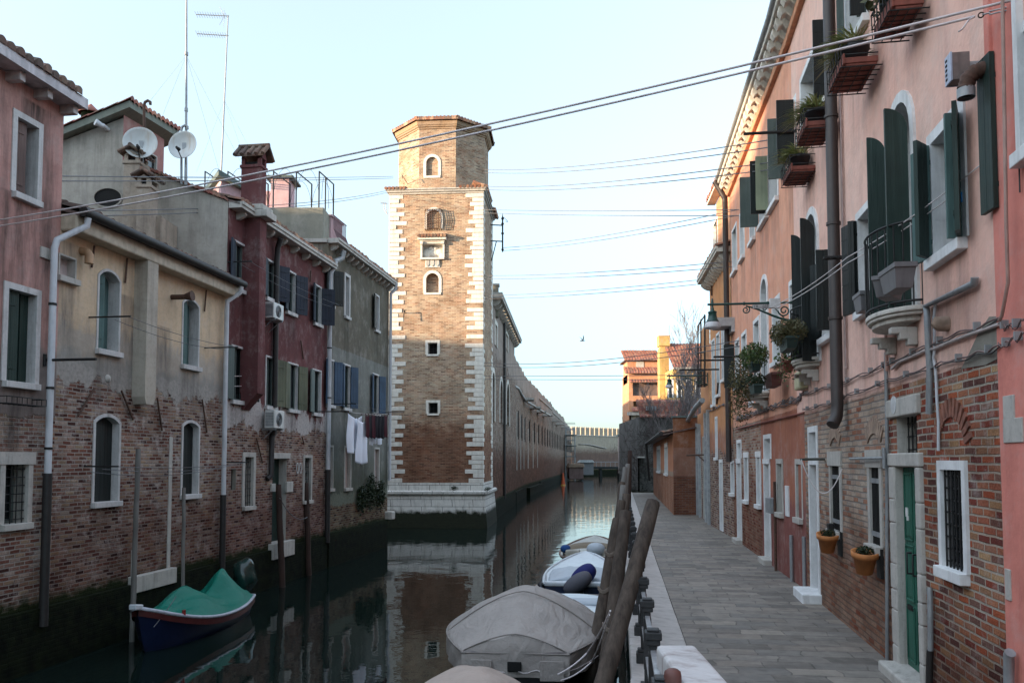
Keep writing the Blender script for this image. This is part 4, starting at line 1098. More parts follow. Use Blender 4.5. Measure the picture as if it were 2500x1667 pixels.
dr = window(FD, D, dG[2], 0.0, 0.0, 0.25, STONE_D, pane=DOOR_DGREEN, sill=False, name='door', label='tall dark green water door')
mb = MB(); h = dG[2]; mb.box(h['u0'] - 0.16, h['u1'] + 0.16, -0.05, 0.02, h['z1'], h['z1'] + 0.16); mb.box(h['u0'] - 0.2, h['u1'] + 0.28, -0.16, 0.02, h['z0'] - 0.42, h['z0'] - 0.0)
um = (h['u0'] + h['u1']) / 2; mb.build('lintel_and_sill', STONE_D, dr, bevel=0.01)
mb = MB(); mb.box(um - 0.012, um + 0.012, 0.205, 0.226, h['z0'], h['z1']); mb.build('door_gap', BLACK, dr)
window(FD, D, dG[3], 0.0, 0, 0.12, W['greyplaster'], pane=BLACK, sill=False, mull=False, label='small dark niche')
for (p, q_) in ((c5(500, 1350), c5(530, 1410)), (c5(617, 1335), c5(665, 1412))):
 a = FD.q(*p); b = FD.q(*q_); mb = MB(); mb.box(a[0], b[0], -0.05, 0.02, b[1], a[1]); mb.build('jamb_stone', STONE_D, D, FD, bevel=0.01)
cornice(FD, D, STONE_D, 0, FD.L - 0.02, zD + 0.15, 0.32, 0.15, 0.82, 0.11, 0.18)
tile_roof(FD, D, TILES, 0, FD.L, zD + 0.17, 16, 4.4, 0.30, seed=9)
PR = 0.42
e0 = FD.q(631, 800, PR)[0]; e1 = FD.q(647, 800, PR)[0]
ebot = FD.q(632, 988, PR)[1]
ua = e0; ub = e1
mb = MB(); mb.box(ua, ub, -PR, 0.05, ebot + 0.3, zD + 0.0); mb.prism([(ua, ebot + 0.3), (ub, ebot + 0.3), (ub, ebot + 0.28), (ua + 0.02, ebot + 0.28)], -PR, 0.05)
V = [(ua, -PR, ebot + 0.3), (ub, -PR, ebot + 0.3), (ub, 0.02, ebot + 0.3), (ua, 0.02, ebot + 0.3), (ua, -0.04, ebot - 0.12), (ub, -0.04, ebot - 0.12), (ub, 0.02, ebot - 0.12), (ua, 0.02, ebot - 0.12)]
mb.add(V, [(0, 1, 2, 3), (7, 6, 5, 4), (0, 4, 5, 1), (1, 5, 6, 2), (2, 6, 7, 3), (3, 7, 4, 0)])
mb.build('chimney_breast', W['redDp'], D, FD)
mb = MB(); mb.box(ua - 0.12, ub + 0.12, -PR - 0.22, 0.02, zD - 0.02, zD + 0.16); mb.box(ua - 0.12, ub + 0.12, -PR - 0.12, 0.6, zD + 0.16, zD + 0.30); mb.build('chimney_cornice', STONE_D, D, FD, bevel=0.02)
zt = FD.q(631, 395, PR)[1]
chimney('tall dark red chimney with a gabled cap on the dark red house front', FD, ua + 0.02, ub - 0.02, -PR + 0.02, 0.12, zD + 0.3, zt, W['redDp'], ph=.18, hr=.30, e=.12, rt=.05)
q = FD.q(675, 700, 0.1)
mb = MB(); mb.tube([(q[0] - 0.1, -0.25, zD - 0.1), (q[0], -0.12, zD - 0.35), (q[0], -0.1, zD - 0.7), (q[0], -0.1, FD.q(675, 995, .1)[1])], 0.075, 10)
q2 = FD.q(664, 1060, 0.1); q3 = FD.q(660, 1160, .1)
mb.tube([(q[0] + 0.02, -0.1, FD.q(675, 1050, .1)[1]), (q2[0], -0.1, q2[1] - 0.1), (q2[0] - 0.02, -0.1, q3[1]), (q2[0] - 0.16, -0.05, q3[1] - 0.1)], 0.075, 10)
mb.build('drainpipe', DPIPE, D, FD)
q = FD.q(796, 900, 0.1); um3 = FD.L - 0.10; zf3 = FD.q(793, 1146, 0.12)[1]
mb = MB(); mb.tube([(um3, -0.30, zD + 0.25), (um3, -0.26, zD + 0.05), (um3, -0.13, zD - 0.1), (um3, -0.12, zf3)], 0.07, 12); p_ = mb.build('drainpipe', WPIPE, D, FD)
mb = MB()
for z in (8.2, 7.0, 5.4): mb.tube([(um3, -0.12, z - 0.02), (um3, -0.12, z + 0.02)], 0.085, 10); mb.cut()
mb.build('pipe_clip', IRON, p_)
mb = MB(); mb.tube([(um3, -0.12, zf3), (um3, -0.12, 0.8)], 0.085, 12); mb.build('drainpipe', DPIPE, D, FD)['label'] = 'dark cast iron foot of the drainpipe'
mb = MB()
for (x, y) in ((707, 1232), (730, 1232)):
 a = FD.q(*c5(x, y)); 
 n_ = 20
 pts = [(a[0] + 0.075 * math.cos(k * 2 * math.pi / n_), -0.012, a[1] + 0.15 * math.sin(k * 2 * math.pi / n_)) for k in range(n_ + 1)]
 mb.tube(pts, 0.014, 5, False)
mb.build('number_sign', STONE_L, D, FD)
iron_bars(FD, D, [(c5(395, 1000), c5(448, 1190)), (c5(735, 255), c5(760, 395)), (c5(745, 990), c5(765, 1050)), ((759, 661), (759, 688))], r=0.02)
FDm = Face(tuple(atY(539, 500, 23.4)[:2]), tuple(atY(620, 500, 23.9)[:2]))
def Z(px, py, Y): return atY(px, py, Y).z
zz0 = Z(539, 432, 23.4); zz1 = Z(607, 470, 23.8)
mb = MB(); mb.poly([(0, 0, 8), (FDm.L, 0, 8), (FDm.L, 0, zz1 - 0.1), (0, 0, zz0)]); mb.quad((FDm.L, 0, 8), (FDm.L, 2, 8), (FDm.L, 2, zz1 - .1), (FDm.L, 0, zz1 - 0.1)); mb.quad((0, 2, 8), (0, 0, 8), (0, 0, zz0), (0, 2, zz0))
dm = mb.build('dormer', W['roseT'], D, FDm)
mb = MB(); mb.add([(-0.12, -0.2, zz0 - 0.02), (FDm.L + 0.1, -0.2, zz1 - 0.16), (FDm.L + 0.1, 2.2, zz1 - 0.16), (-0.12, 2.2, zz0 - 0.02), (-0.12, -0.2, zz0 + 0.14), (FDm.L + 0.1, -0.2, zz1 - 0.02), (FDm.L + 0.1, 2.2, zz1 - 0.02), (-0.12, 2.2, zz0 + 0.14)],
       [(0, 3, 2, 1), (4, 5, 6, 7), (0, 1, 5, 4), (1, 2, 6, 5), (2, 3, 7, 6), (3, 0, 4, 7)]); mb.build('dormer_roof', SH_GREY, dm)
a = FDm.q(557, 482); b = FDm.q(598, 515)
mb = MB(); mb.box(a[0], b[0], -0.03, 0.02, b[1] - 0.4, a[1]); mb.build('dormer_window', SH_BLACK, dm)
E = fthing('grey_olive_house', 'olive and grey rendered house with blue shutters and a roof terrace, beside the tower', 'house', FE)
zE = (FE.q(800, 596)[1] + FE.q(942, 692)[1]) / 2
eU = [HP(FE, c4(948, 1110), c4(978, 1400)), HP(FE, c4(1074, 1170), c4(1100, 1490)), HP(FE, c4(1302, 1320), (923, 808))]
eL = [HP(FE, c5(936, 400), c5(980, 752)), HP(FE, c5(1062, 440), c5(1106, 776)), HP(FE, c5(1284, 512), c5(1326, 815))]
eG = [HP(FE, c5(932, 1070), c5(974, 1385)), HP(FE, c5(1072, 1075), c5(1112, 1380)), HP(FE, c5(1300, 1085), c5(1330, 1365))]
wall(FE, E, W['greyE'], 0, FE.L, -1.5, zE, eU + eL + eG)
body(FE, E, W['greyE'], 0, FE.L, -1.5, zE, 8)
window(FE, E, eU[0], 0.06, 0.02, 0.12, STONE_L, leaves=[(-1, 170, SH_BLACK, dict(w=.4)), (1, 140, SH_BLACK, dict(w=.35))])
window(FE, E, eU[1], 0.10, 0.03, 0.2, STONE_L, pane=SH_GREY)
window(FE, E, eU[2], 0.07, 0.03, 0.2, STONE_L, pane=SH_BLACK, leaves=[(-1, 172, SH_BLACK, dict(w=.4))])
for h in eL: window(FE, E, h, 0.06, 0.02, 0.12, STONE_L, leaves=[(-1, 168, SH_BLUE, dict(w=.30)), (1, 155, SH_BLUE, dict(w=.36))])
for h in eG: window(FE, E, h, 0.07, 0.02, 0.12, STONE_D, pane=W['pinkgrey'], label='walled-up opening with a stone frame')
cornice(FE, E, STONE_D, 0, FE.L, zE + 0.16, 0.34, 0.15, 0.5, 0.11, 0.2)
tile_roof(FE, E, TILES, 1.2, FE.L, zE + 0.18, 16, 4.0, 0.32, seed=11)
um4 = FE.L - 0.15
mb = MB(); mb.tube([(um4, -0.36, zE + 0.1), (um4, -0.3, zE - 0.15), (um4, -0.12, zE - 0.3), (um4, -0.12, 2.6)], 0.065, 10); mb.build('drainpipe', WPIPE, E, FE)
uq = FE.u_at(825, 620, 0.1)
mb = MB(); mb.tube([(uq, -0.3, zE - 0.1), (uq, -0.25, zE - 0.35), (uq - 0.35, -0.1, zE - 0.55)], 0.09, 10); mb.build('spout', ZINC, E, FE)
mb = MB(); mb.box(FE.L - 0.35, FE.L + 0.12, -0.3, 0.1, 1.05, 1.38); mb.build('corner_stone', STONE_D, E, FE, bevel=0.05)
mb = MB(); mb.box(0, FE.L - 0.4, -0.14, 0.02, -1.0, 1.08); mb.build('footing', W['foot'], E, FE)
FT_ = Face(tuple(atY(630, 550, 26.3)[:2]), tuple(atY(790, 550, 26.3)[:2]))
zt0 = FT_.q(700, 506)[1]
mb = MB(); mb.box(0, FT_.L, 0, 0.28, zE - 2.0, zt0)
mb.box(FT_.L - 0.24, FT_.L, 0.28, 1.3, zE - 0.4, zt0 - 0.0); mb.build('terrace_parapet', W['greyT'], E, FT_, bevel=0.03)
mb = MB(); mb.box(-0.05, FT_.L + 0.14, -0.10, 0.1, zE + 0.02, zE + 0.14); mb.build('string_course', STONE_D, E, FT_)
cu = FT_.L
F5 = Face(tuple(FT_.w(cu, 0.35)[:2]), tuple((FT_.w(cu, 0.35) + Vector((0.143 * 1.5, 1.5, 0)))[:2]))
zr0 = Z(800, 531, 27.3)
mb = MB(); mb.box(0.5, F5.L + 0.1, 0.02, 0.3, zE, zr0); mb.box(0.45, F5.L + 0.15, -0.02, 0.34, zr0, zr0 + 0.05); mb.build('terrace_wall', W['roseT'], E, F5)
mb = MB()
for k in range(14):
 u = 0.45 + k * (F5.L - 0.35) / 13
 mb.tube([(u, -0.10, zr0 - 0.02), (u, -0.10, zr0 - 0.45), (u, -0.24, zr0 - 0.8), (u, -0.18, zE + 0.15)], 0.011, 5)
mb.tube([(0.4, -0.1, zr0), (F5.L + 0.15, -0.1, zr0)], 0.018, 6); mb.build('railing', paint('rose_painted_iron', (0.20, 0.12, 0.13)), E, F5)
a = atY(656, 500, 27.6); b = atY(707, 500, 27.6); zc = Z(680, 436, 27.6)
FK = Face((a.x, a.y), (b.x, b.y))
t_ = fthing('chimney', 'broad pale rose chimney block with a slab cap behind the grey terrace parapet', 'chimney', FK)
mb = MB(); mb.box(0.06, FK.L - 0.04, 0, 0.8, zE, zc); mb.box(-0.14, 0.08, 0.1, 0.7, zE, zc - 0.4); mb.build('shaft', W['roseT'], t_, FK)
mb = MB(); mb.box(-0.12, FK.L + 0.14, -0.14, 0.95, zc, zc + 0.08); mb.box(0, FK.L, 0, 0.8, zc + 0.08, zc + 0.12); mb.build('cap_slab', SH_GREY, t_, FK, bevel=0.015)
t_ = thing('pergola_frame', 'black iron terrace pergola of slanted bars with thin wire arches above the grey parapet', 'pergola', tuple(atY(779, 503, 26.45)))
o0 = Vector(t_.location)
mbp = MB(); mbw = MB()
zA_ = Z(779, 419, 26.45)
for k in range(6):
 X0 = atY(779, 460, 26.45).x - 0.75 * k
 A0 = Vector((X0, 26.45, zA_)); B0 = Vector((X0 + 0.143 * 1.25 + 0.02, 27.7, zA_ + 0.0))
 mbp.tube([Vector((X0, 26.45, zt0 - 0.05 if k < 3 else zD)) - o0, A0 - o0, B0 - o0, Vector((B0.x, B0.y, zt0 - (1.1 if k == 0 else 0.4))) - o0], 0.026, 6)
 if k < 5:
  for (dx, dz, Yk) in ((0.0, 0.0, 26.45), (0.2, -0.0, 27.7)):
   P = []
   for j in range(13):
    f = j / 12; w = 0.375
    xx = X0 + dx - 0.75 * f
    hh = math.sin(math.pi * f) ** 0.6 * 0.85 * (1 if 0 else 1)
    P.append(Vector((xx, Yk, zA_ - 0.75 + hh)) - o0)
   mbw.tube(P, 0.006, 4)
P0 = Vector((atY(795, 433, 27.0).x, 27.0, zA_)); mbp.tube([P0 - o0, Vector((P0.x, P0.y, zt0 - 0.3)) - o0], 0.024, 6)
for s in (-1, 1):
 P = [Vector((P0.x + s * 0.0, 27.0 + s * 0.5 * math.sin(j / 8 * math.pi / 2), zA_ - 0.0 - 0.9 * (j / 8) ** 2)) - o0 for j in range(9)]; mbw.tube(P, 0.008, 4)
mbp.build('frame', IRON, t_); mbw.build('wire_arches', IRON, t_)
def aircon(F, tl, br, label, off=0.38):
 a = F.q(tl[0], tl[1], off); b = F.q(br[0], br[1], off)
 u0 = F.q(tl[0], tl[1], off)[0]; u1 = F.q(br[0], br[1], off)[0]
 z1, z0 = a[1], b[1]
 t = thing('air_conditioner', label, 'air conditioner', tuple(F.w(u0, 0, 0)), F.ang, 'air conditioners on the dark red house')
 Wd = max(0.62, u1 - u0); t.location.z = z0; h = z1 - z0
 mb = MB(); mb.box(0, Wd, -off, -0.10, 0, h); mb.build('casing', paint('white_aircon_enamel', (0.62, 0.62, 0.60), 0.45, 0.06, 4), t, None, bevel=0.015)
 mb = MB(); R = min(Wd, h) * 0.36; cx, cz = Wd * 0.45, h * 0.5
 prof = [(R, 0.0), (R * 0.96, -0.012), (R * 0.9, 0.004)]
 for rr in (0.25, 0.45, 0.65, 0.85, 1.0):
  P = [(cx + R * rr * math.cos(k * math.pi / 12), -off - 0.012, cz + R * rr * math.sin(k * math.pi / 12)) for k in range(25)]
  mb.tube(P, 0.007, 4, False)
 mb.build('fan_grille', ZINC, t)
 mb = MB(); P = [(cx + R * math.cos(k * math.pi / 14), -off - 0.003, cz + R * math.sin(k * math.pi / 14)) for k in range(28)]; mb.poly(P); mb.build('fan_opening', BLACK, t)
 mb = MB()
 for k in range(9):
  z = h * (0.12 + 0.085 * k); mb.box(-0.006, 0.0, -off + 0.03, -0.13, z, z + 0.03)
 mb.build('vent_slots', ZINC, t)
 mb = MB()
 for u in (0.08, Wd - 0.1):
  mb.box(u, u + 0.03, -off, 0.0, -0.045, -0.005); mb.tube([(u + 0.015, -off + 0.08, -0.04), (u + 0.015, -0.0, -0.3)], 0.012, 5); mb.cut()
 mb.build('bracket', ZINC, t)
 return t
aircon(FD, c4(530, 1368), c4(604, 1520), 'white air conditioner high on the dark red wall, under the upper shutters')
aircon(FD, c5(535, 785), c5(600, 930), 'white air conditioner low on the dark red wall, beside the peeling plaster')
def bracket_line(label, F, p0, p1, offs=0.7, group='washing lines on the left bank houses', lines=2, rod=True):
 a = F.q(p0[0], p0[1], 0.0); b = F.q(p1[0], p1[1], 0.0)
 A_ = F.w(a[0], -offs, a[1]); B_ = F.w(b[0], -offs, b[1])
 t = thing('clothes_line', label, 'clothes line', tuple(F.w(a[0], 0, a[1])), 0, group); o = Vector(t.location)
 mb = MB()
 for (u, z) in (a, b): mb.tube([F.w(u, 0.02, z) - o, F.w(u, -offs - 0.06, z) - o], 0.016, 6); mb.cut()
 mb.build('bracket', IRON, t)
 mb = MB()
 for k in range(lines):
  d = Vector((0, 0, -0.05 * k)); s = offs - 0.25 * k
  mb.tube([q - o for q in sag(F.w(a[0], -s, a[1]) + d, F.w(b[0], -s, b[1]) + d, 0.07 + 0.03 * k)], 0.006, 4)
 mb.build('line', WIRE_D, t)
 return t
bracket_line('drying line strung between iron brackets across the cream wall under its upper windows', FB, c2(568, 718), (FB and c2(1305, 912)), 0.75)
bracket_line('triple drying line across the two tall lower windows of the cream house', FB, (206, 1138), (545, 1128), 0.6, lines=3)
bracket_line('drying line across the upper shutters of the dark red house', FD, c4(180, 1066), c4(905, 1400), 0.55)
bracket_line('drying line across the blue shutters of the olive house', FE, c5(940, 740), c5(1345, 805), 0.9)
t_ = fthing('clothes_bracket', 'iron clothes bracket sticking out between the pink house and the white drainpipe', 'clothes bracket', FA)
a = FA.q(107, 879); mb = MB(); mb.tube([(a[0], 0, a[1]), (a[0], -0.95, a[1] + 0.0)], 0.024, 6); mb.tube([(a[0], -0.02, a[1] - 0.1), (a[0], -0.02, a[1] + 0.1)], 0.03, 6); mb.build('bracket_rod', IRON, t_, FA)
def cloth(label, name, Fc, px0, px1, pyt, pyb, off, mat, seed, gp='washing hung beside the tower', fold=0.05, taper=0.0, thick=True, nf=5):
 r = random.Random(seed)
 u0, zt = Fc.q(px0, pyt, off); u1, _ = Fc.q(px1, pyt, off); zb = Fc.q(px0, pyb, off)[1]
 t = thing(name, label, 'laundry', tuple(Fc.w(u0, -off, zt)), Fc.ang, gp)
 rows = []; nu, nv = 28, 24; Wd = u1 - u0; Hh = zt - zb
 ph = r.uniform(0, 6)
 for j in range(nv + 1):
  v = j / nv; R = []
  for i in range(nu + 1):
   f = i / nu
   ww = Wd * (1 - taper * v)
   x = (Wd - ww) * 0.5 + ww * f + 0.02 * math.sin(7 * v + ph)
   y = fold * (0.25 + v) * (math.sin(f * nf * 2.1 * math.pi + ph + 1.5 * v) + 0.5 * math.sin(f * nf * 5 + 3 * v))
   z = -Hh * v * (1 + 0.05 * math.sin(f * 5 + ph)) - 0.10 * Wd * math.sin(f * math.pi) * (1 - v)
   R.append((x, y, z))
  rows.append(R)
 mb = MB(); mb.grid(rows); o = mb.build('cloth', mat, t)
 m = o.modifiers.new('s', 'SOLIDIFY'); m.thickness = 0.006
 mb = MB()
 for k in (0.03, 0.5, 0.97): mb.box(Wd * k - 0.008, Wd * k + 0.008, -0.01, 0.01, -0.01 - 0.1 * Wd * math.sin(k * math.pi), 0.05 - 0.1 * Wd * math.sin(k * math.pi))
 mb.build('peg', SH_BROWN, t)
 return t
CW = mat_cloth('white_cotton', (0.74, 0.76, 0.84), 0.85, 0.15, 0.08)
CR = mat_cloth('maroon_cotton', (0.055, 0.010, 0.016), 0.9, 0.15, 0.1)
CK = mat_cloth('black_cotton', (0.012, 0.010, 0.014), 0.9, 0.15, 0.1)
cloth('big white sheet hanging in long folds beside the tower', 'white_sheet', FE, 850, 884, 1008, 1102, 0.85, CW, 1, taper=0.1, nf=2)
cloth('white cloth hanging lowest, to the right of the big sheet', 'white_sheet', FE, 873, 896, 1022, 1130, 0.95, CW, 2, nf=2, taper=-0.1)
for k in range(7):
 x0 = 892 + k * 7.6
 cloth(('maroon' if k in (0, 2, 6) else 'black') + ' garment, %s from the left in the dark row pegged beside the tower' % ['first', 'second', 'third', 'fourth', 'fifth', 'sixth', 'seventh'][k], 'hanging_garment', FE, x0, x0 + 8.2, 1012, 1066 + (k % 3), 1.0, CR if k in (0, 2, 6) else CK, 10 + k, 'dark washing hung in a row beside the tower', 0.03, nf=1)
for k, (x0, x1, y1) in enumerate(((900, 910, 1086), (911, 921, 1082), (923, 934, 1084))):
 cloth(['small white garment under the dark washing, nearest the white sheet', 'middle one of the three small white garments under the dark washing', 'small white garment under the dark washing, nearest the tower'][k], 'hanging_garment', FE, x0, x1, 1060, y1, 0.7, CW, 30 + k, 'small white washing under the dark row', 0.02, nf=1)
t_ = thing('clothes_line', 'line carrying the white sheet and dark washing out from the olive house', 'clothes line', tuple(FE.w(FE.q(845, 1003, .9)[0], 0, 0)), 0); o = Vector(t_.location)
a = FE.q(845, 1004, .95); b = FE.q(947, 1010, 1.0)
mb = MB(); mb.tube([q - o for q in sag(FE.w(a[0], -.95, a[1]), FE.w(b[0], -1.0, b[1]), 0.05)], 0.007, 4); mb.build('line', WIRE, t_)
mb = MB()
for (u, z) in (a, b): mb.tube([FE.w(min(u, FE.L - .1), 0.05, z) - o, FE.w(u, -1.05, z) - o], 0.02, 6)
mb.build('bracket', IRON, t_)
drips(W['pinkA'], [(h['u0'], h['u1'], h['z0'] - .1, 1.6) for h in hA[:2]] + [(hA[0]['u0'] - .5, hA[0]['u0'], hA[0]['z0'], 2.6), (FA.L - .9, FA.L - .2, zA - .2, 5.0)], (0.05, 0.042, 0.038), 1.1)
drips(W['cream'], [(h['u0'], h['u1'], h['z0'] - .1, 1.1) for h in hB[:3]] + [(u1f + .1, u1f + .9, 6.2, 1.3), (u0f - .5, u0f, 6.6, 1.8), (0.1, 0.5, 7.2, 1.2)], (0.12, 0.105, 0.095), 1.1)
drips(W['redD'], [(h['u0'], h['u1'], h['z0'] - .1, .9) for h in dU + dL], (0.05, 0.03, 0.03), 0.9)
drips(W['greyE'], [(h['u0'], h['u1'], h['z0'] - .1, 1.3) for h in eU + eL] + [(FE.L * .3, FE.L * .62, 4.6, 2.6)], (0.045, 0.045, 0.035), 1.0)
for k, (px, py, r) in enumerate(((884, 1210, 0.42), (908, 1195, 0.62), (930, 1200, 0.45))):
 q = FE.q(px, py, 0.12)
 t_ = thing('wall_shrub', ['small dark shrub on the olive house foot, furthest from the tower', 'largest dark shrub growing on the olive house foot', 'dark shrub on the olive house foot nearest the tower'][k], 'shrub', tuple(FE.w(q[0], -0.12, q[1])), FE.ang, 'shrubs on the wall foot')
 mb = MB(); leaves_blob(mb, (0, 0, 0), r, 900, 0.05, random.Random(k), (1, 0.3, 1.1), 0.3); mb.build('foliage', LEAF_D, t_)
 mb = MB(); mb.tube([(0, 0.1, -0.3), (0.05, -0.02, 0.0), (0.1, -0.05, r * .7)], [0.02, 0.012, 0.005], 5); mb.tube([(0, 0.1, -0.3), (-0.1, -0.05, 0.05), (-0.2, -0.02, r * .6)], [0.015, 0.01, 0.004], 5); mb.build('stem', POLE_B, t_)
for F_, P_ in ((FA, A), (FB, B), (FD, D)):
 mb = MB(); mb.box(0, F_.L, -0.10, 0.02, -1.0, 1.0); mb.build('footing', W['foot'], P_, F_)
a = atY(856, 640, 41); b = atY(946, 640, 41)
FF = Face((a.x - 4, 41), (-6.45, 41.9))
Fh = fthing('orange_roofed_house', 'house with a sunlit orange tiled roof squeezed between the olive house and the tower', 'house', FF)
ze = Z(944, 700, 41.5)
wall(FF, Fh, W['brickF'], 0, FF.L, -1, ze, [])
body(FF, Fh, W['brickF'], 0, FF.L, -1, ze, 7)
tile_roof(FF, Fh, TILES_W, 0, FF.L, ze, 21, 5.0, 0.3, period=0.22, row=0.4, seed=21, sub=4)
def plain_house(name, label, P0, P1, depth, z1, mat, group=None):
 F_ = Face(P0, P1); t = fthing(name, label, 'house', F_, group)
 hs_ = []
 n = max(1, int(F_.L / 2.6)); fl = int((z1 - 1) / 3.2)
 for i in range(n):
  for j in range(fl):
   u = (i + 0.5) * F_.L / n; hs_.append(dict(u0=u - 0.45, u1=u + 0.45, z0=1.8 + j * 3.2, z1=3.2 + j * 3.2))
 wall(F_, t, mat, 0, F_.L, -1, z1, hs_); body(F_, t, mat, 0, F_.L, -1, z1, depth)
 for h in hs_: window(F_, t, h, 0.1, 0.02, 0.2, STONE_L, mull=False, sill=False)
 tile_roof(F_, t, TILES, 0, F_.L, z1 + 0.05, 16, depth, 0.3, period=0.3, row=0.6, sub=4, seed=5)
 return t
for k, (y0, y1, z_, m_) in enumerate(((-34, -18, 14.6, 'cream'), (-17.5, -4, 14.3, 'pinkA'), (-3.5, 8, 14.2, 'greyC'), (8.5, 16.5, 12.4, 'cream'), (17, 27, 11.4, 'roseT'), (27.5, 42, 9.7, 'greyC'))):  # unseen houses added to block the low sun; heights follow the shadow lines
 plain_house('back_street_house', ['cream back street house farthest behind the viewer, outside the picture', 'pink back street house behind the viewer, outside the picture', 'grey back street house left of the viewer, outside the picture', 'cream back street house behind the pink house, outside the picture', 'rose back street house behind the cream house, outside the picture', 'low grey back street house behind the olive house, outside the picture'][k], (-22.0, y0), (-22.0, y1), 8, z_, W[m_], 'back street houses on the left')
# ================================================================= tower
FTW = Face((-6.33, 41.84), (-1.49, 41.50))
T = fthing('brick_tower', 'ochre brick tower with white corner stones and an octagonal top standing in the water', 'tower', FTW)
FTS = Face((-1.49, 41.50), (-1.49 + 0.36, 41.5 + 5.15))
c1 = lambda x, y: (900 + x / 3.135, 250 + y / 3.135)
d2 = lambda x, y: (900 + x / 2.85, 750 + y / 2.85)
Lw = FTW.L
zt1 = FTW.q(1075, 474)[1]          # top of the square shaft
zbs = FTW.q(1075, 1178)[1]
print('tower', zt1, zbs)
tH = [dict(blind=1, raw=0.12, **hole_px(FTW, c1(447, 825), c1(550, 968))), dict(**hole_px(FTW, c1(412, 1085), c1(568, 1190))),
      dict(raw=0.30, blind=1, **hole_px(FTW, c1(440, 1308), c1(536, 1456))), hole_px(FTW, d2(413, 247), d2(478, 327)), hole_px(FTW, d2(416, 664), d2(481, 739))]
tH[0]['arch'] = (tH[0]['u1'] - tH[0]['u0']) / 2; tH[2]['arch'] = (tH[2]['u1'] - tH[2]['u0']) / 2
wall(FTW, T, W['tower'], 0, Lw, zbs, zt1, tH)
for h in (tH[0], tH[2]): h.pop('raw', None)
wS = [dict(blind=1, raw=0.15, **hole_px(FTS, (1187, 676), (1196, 726)))]
wall(FTS, T, W['tower'], 0, FTS.L, zbs, zt1, wS)
body(FTW, T, W['tower'], 0, Lw, zbs, zt1, 5.1)
frame_mesh(tH[0], 0.13, 0.04, 0.05, STONE_T, T, FTW, sill=False)['label'] = 'arched window behind a bulging iron grille'
h = tH[0]; mb = MB()
gu0, gu1, gz0, gz1 = h['u0'] - 0.06, h['u1'] + 0.06, h['z0'] - 0.08, h['z1'] + 0.02
for i in range(8):
 u = gu0 + (gu1 - gu0) * i / 7; mb.tube([(u, 0.0, gz0), (u, -0.26, gz0 + 0.05), (u, -0.30, (gz0 + gz1) / 2), (u, -0.26, gz1 - 0.08), (u, 0.0, gz1)], 0.014, 5)
for j in range(9):
 z = gz0 + (gz1 - gz0) * (j + 0.5) / 9; mb.tube([(gu0, 0, z), (gu0, -0.28, z), (gu1, -0.28, z), (gu1, 0, z)], 0.014, 5)
mb.build('window_grille', RUST, T, FTW)
h = tH[2]; f_ = frame_mesh(h, 0.15, 0.03, 0.06, STONE_T, T, FTW); f_['label'] = 'arched blind window with a white surround'; sillm(h, f_, STONE_T, 0.12, 0.11, 0.05, 0.05)
for h in (tH[3], tH[4]):
 w_ = window(FTW, T, h, 0.13, 0.03, 0.45, STONE_T, pane=BLACK, grl=(3, 3, 0.2), mull=False, label='small square barred window')
h = tH[1]
f_ = frame_mesh(h, 0.09, 0.10, 0.28, STONE_T, T, FTW, name='relief_niche', sill=True)
mb = MB(); mb.poly([(a, 0.27, c) for a, c in arc_pts(h)])
pn = mb.build('relief_back', STONE_D, f_)
mb = MB()
cu_, cz_ = (h['u0'] + h['u1']) / 2, (h['z0'] + h['z1']) / 2
for (dx, dz, r, ry) in ((0, 0.02, 0.30, 0.22), (-0.34, -0.04, 0.22, 0.26), (0.3, 0.03, 0.24, 0.2), (0.1, 0.2, 0.16, 0.1), (-0.12, 0.22, 0.14, 0.1), (0.42, -0.14, 0.14, 0.14)):
 rows = []
 for i in range(7):
  th = i / 6 * math.pi / 2
  rows.append([(cu_ + dx + r * math.sin(th) * math.cos(k * math.pi / 8), 0.27 - 0.12 * math.cos(th), cz_ - 0.04 + dz + ry * math.sin(th) * math.sin(k * math.pi / 8)) for k in range(17)])
 mb.grid(rows)
mb.build('worn_relief', STONE_T, f_)
mb = MB(); mb.box(h['u0'] - 0.10, h['u1'] + 0.10, -0.16, 0.25, h['z0'] - 0.10, h['z0']); mb.box(h['u0'] - 0.20, h['u1'] + 0.20, -0.30, 0.0, h['z1'] + 0.16, h['z1'] + 0.30); mb.box(h['u0'] - 0.12, h['u1'] + 0.12, -0.16, 0, h['z1'] + 0.095, h['z1'] + 0.158)
for u in (h['u0'] - 0.02, h['u1'] + 0.02):
 mb.box(u - 0.07, u + 0.07, -0.2, 0, h['z1'] - 0.05, h['z1'] + 0.093)
mb.build('cornice', STONE_T, f_, bevel=0.015)
mb = MB()
for k in range(9):
 u = h['u0'] - 0.22 + (h['u1'] - h['u0'] + 0.44) * (k + .5) / 9
 mb.tube([(u, -0.40, h['z1'] + 0.33), (u, 0.0, h['z1'] + 0.46)], 0.075, 8)
mb.build('little_roof', TILES, f_)
a = FTW.q(*c1(434, 1205)); b = FTW.q(*c1(545, 1264))
mb = MB(); mb.box(a[0], b[0], -0.04, 0.02, b[1], a[1]); pl = mb.build('shield_plaque', STONE_T, T, FTW, bevel=0.01)
mb = MB()
for k in range(3):
 uc2 = a[0] + (b[0] - a[0]) * (k + 0.5) / 3; zc2 = (a[1] + b[1]) / 2; w2 = (b[0] - a[0]) / 6 * 0.78; h2 = (a[1] - b[1]) * 0.40
 pts = [(uc2 - w2, zc2 + h2), (uc2 + w2, zc2 + h2), (uc2 + w2, zc2 - h2 * .2), (uc2 + w2 * .6, zc2 - h2 * .7), (uc2, zc2 - h2), (uc2 - w2 * .6, zc2 - h2 * .7), (uc2 - w2, zc2 - h2 * .2)]
 mb.prism(pts, -0.075, -0.04)
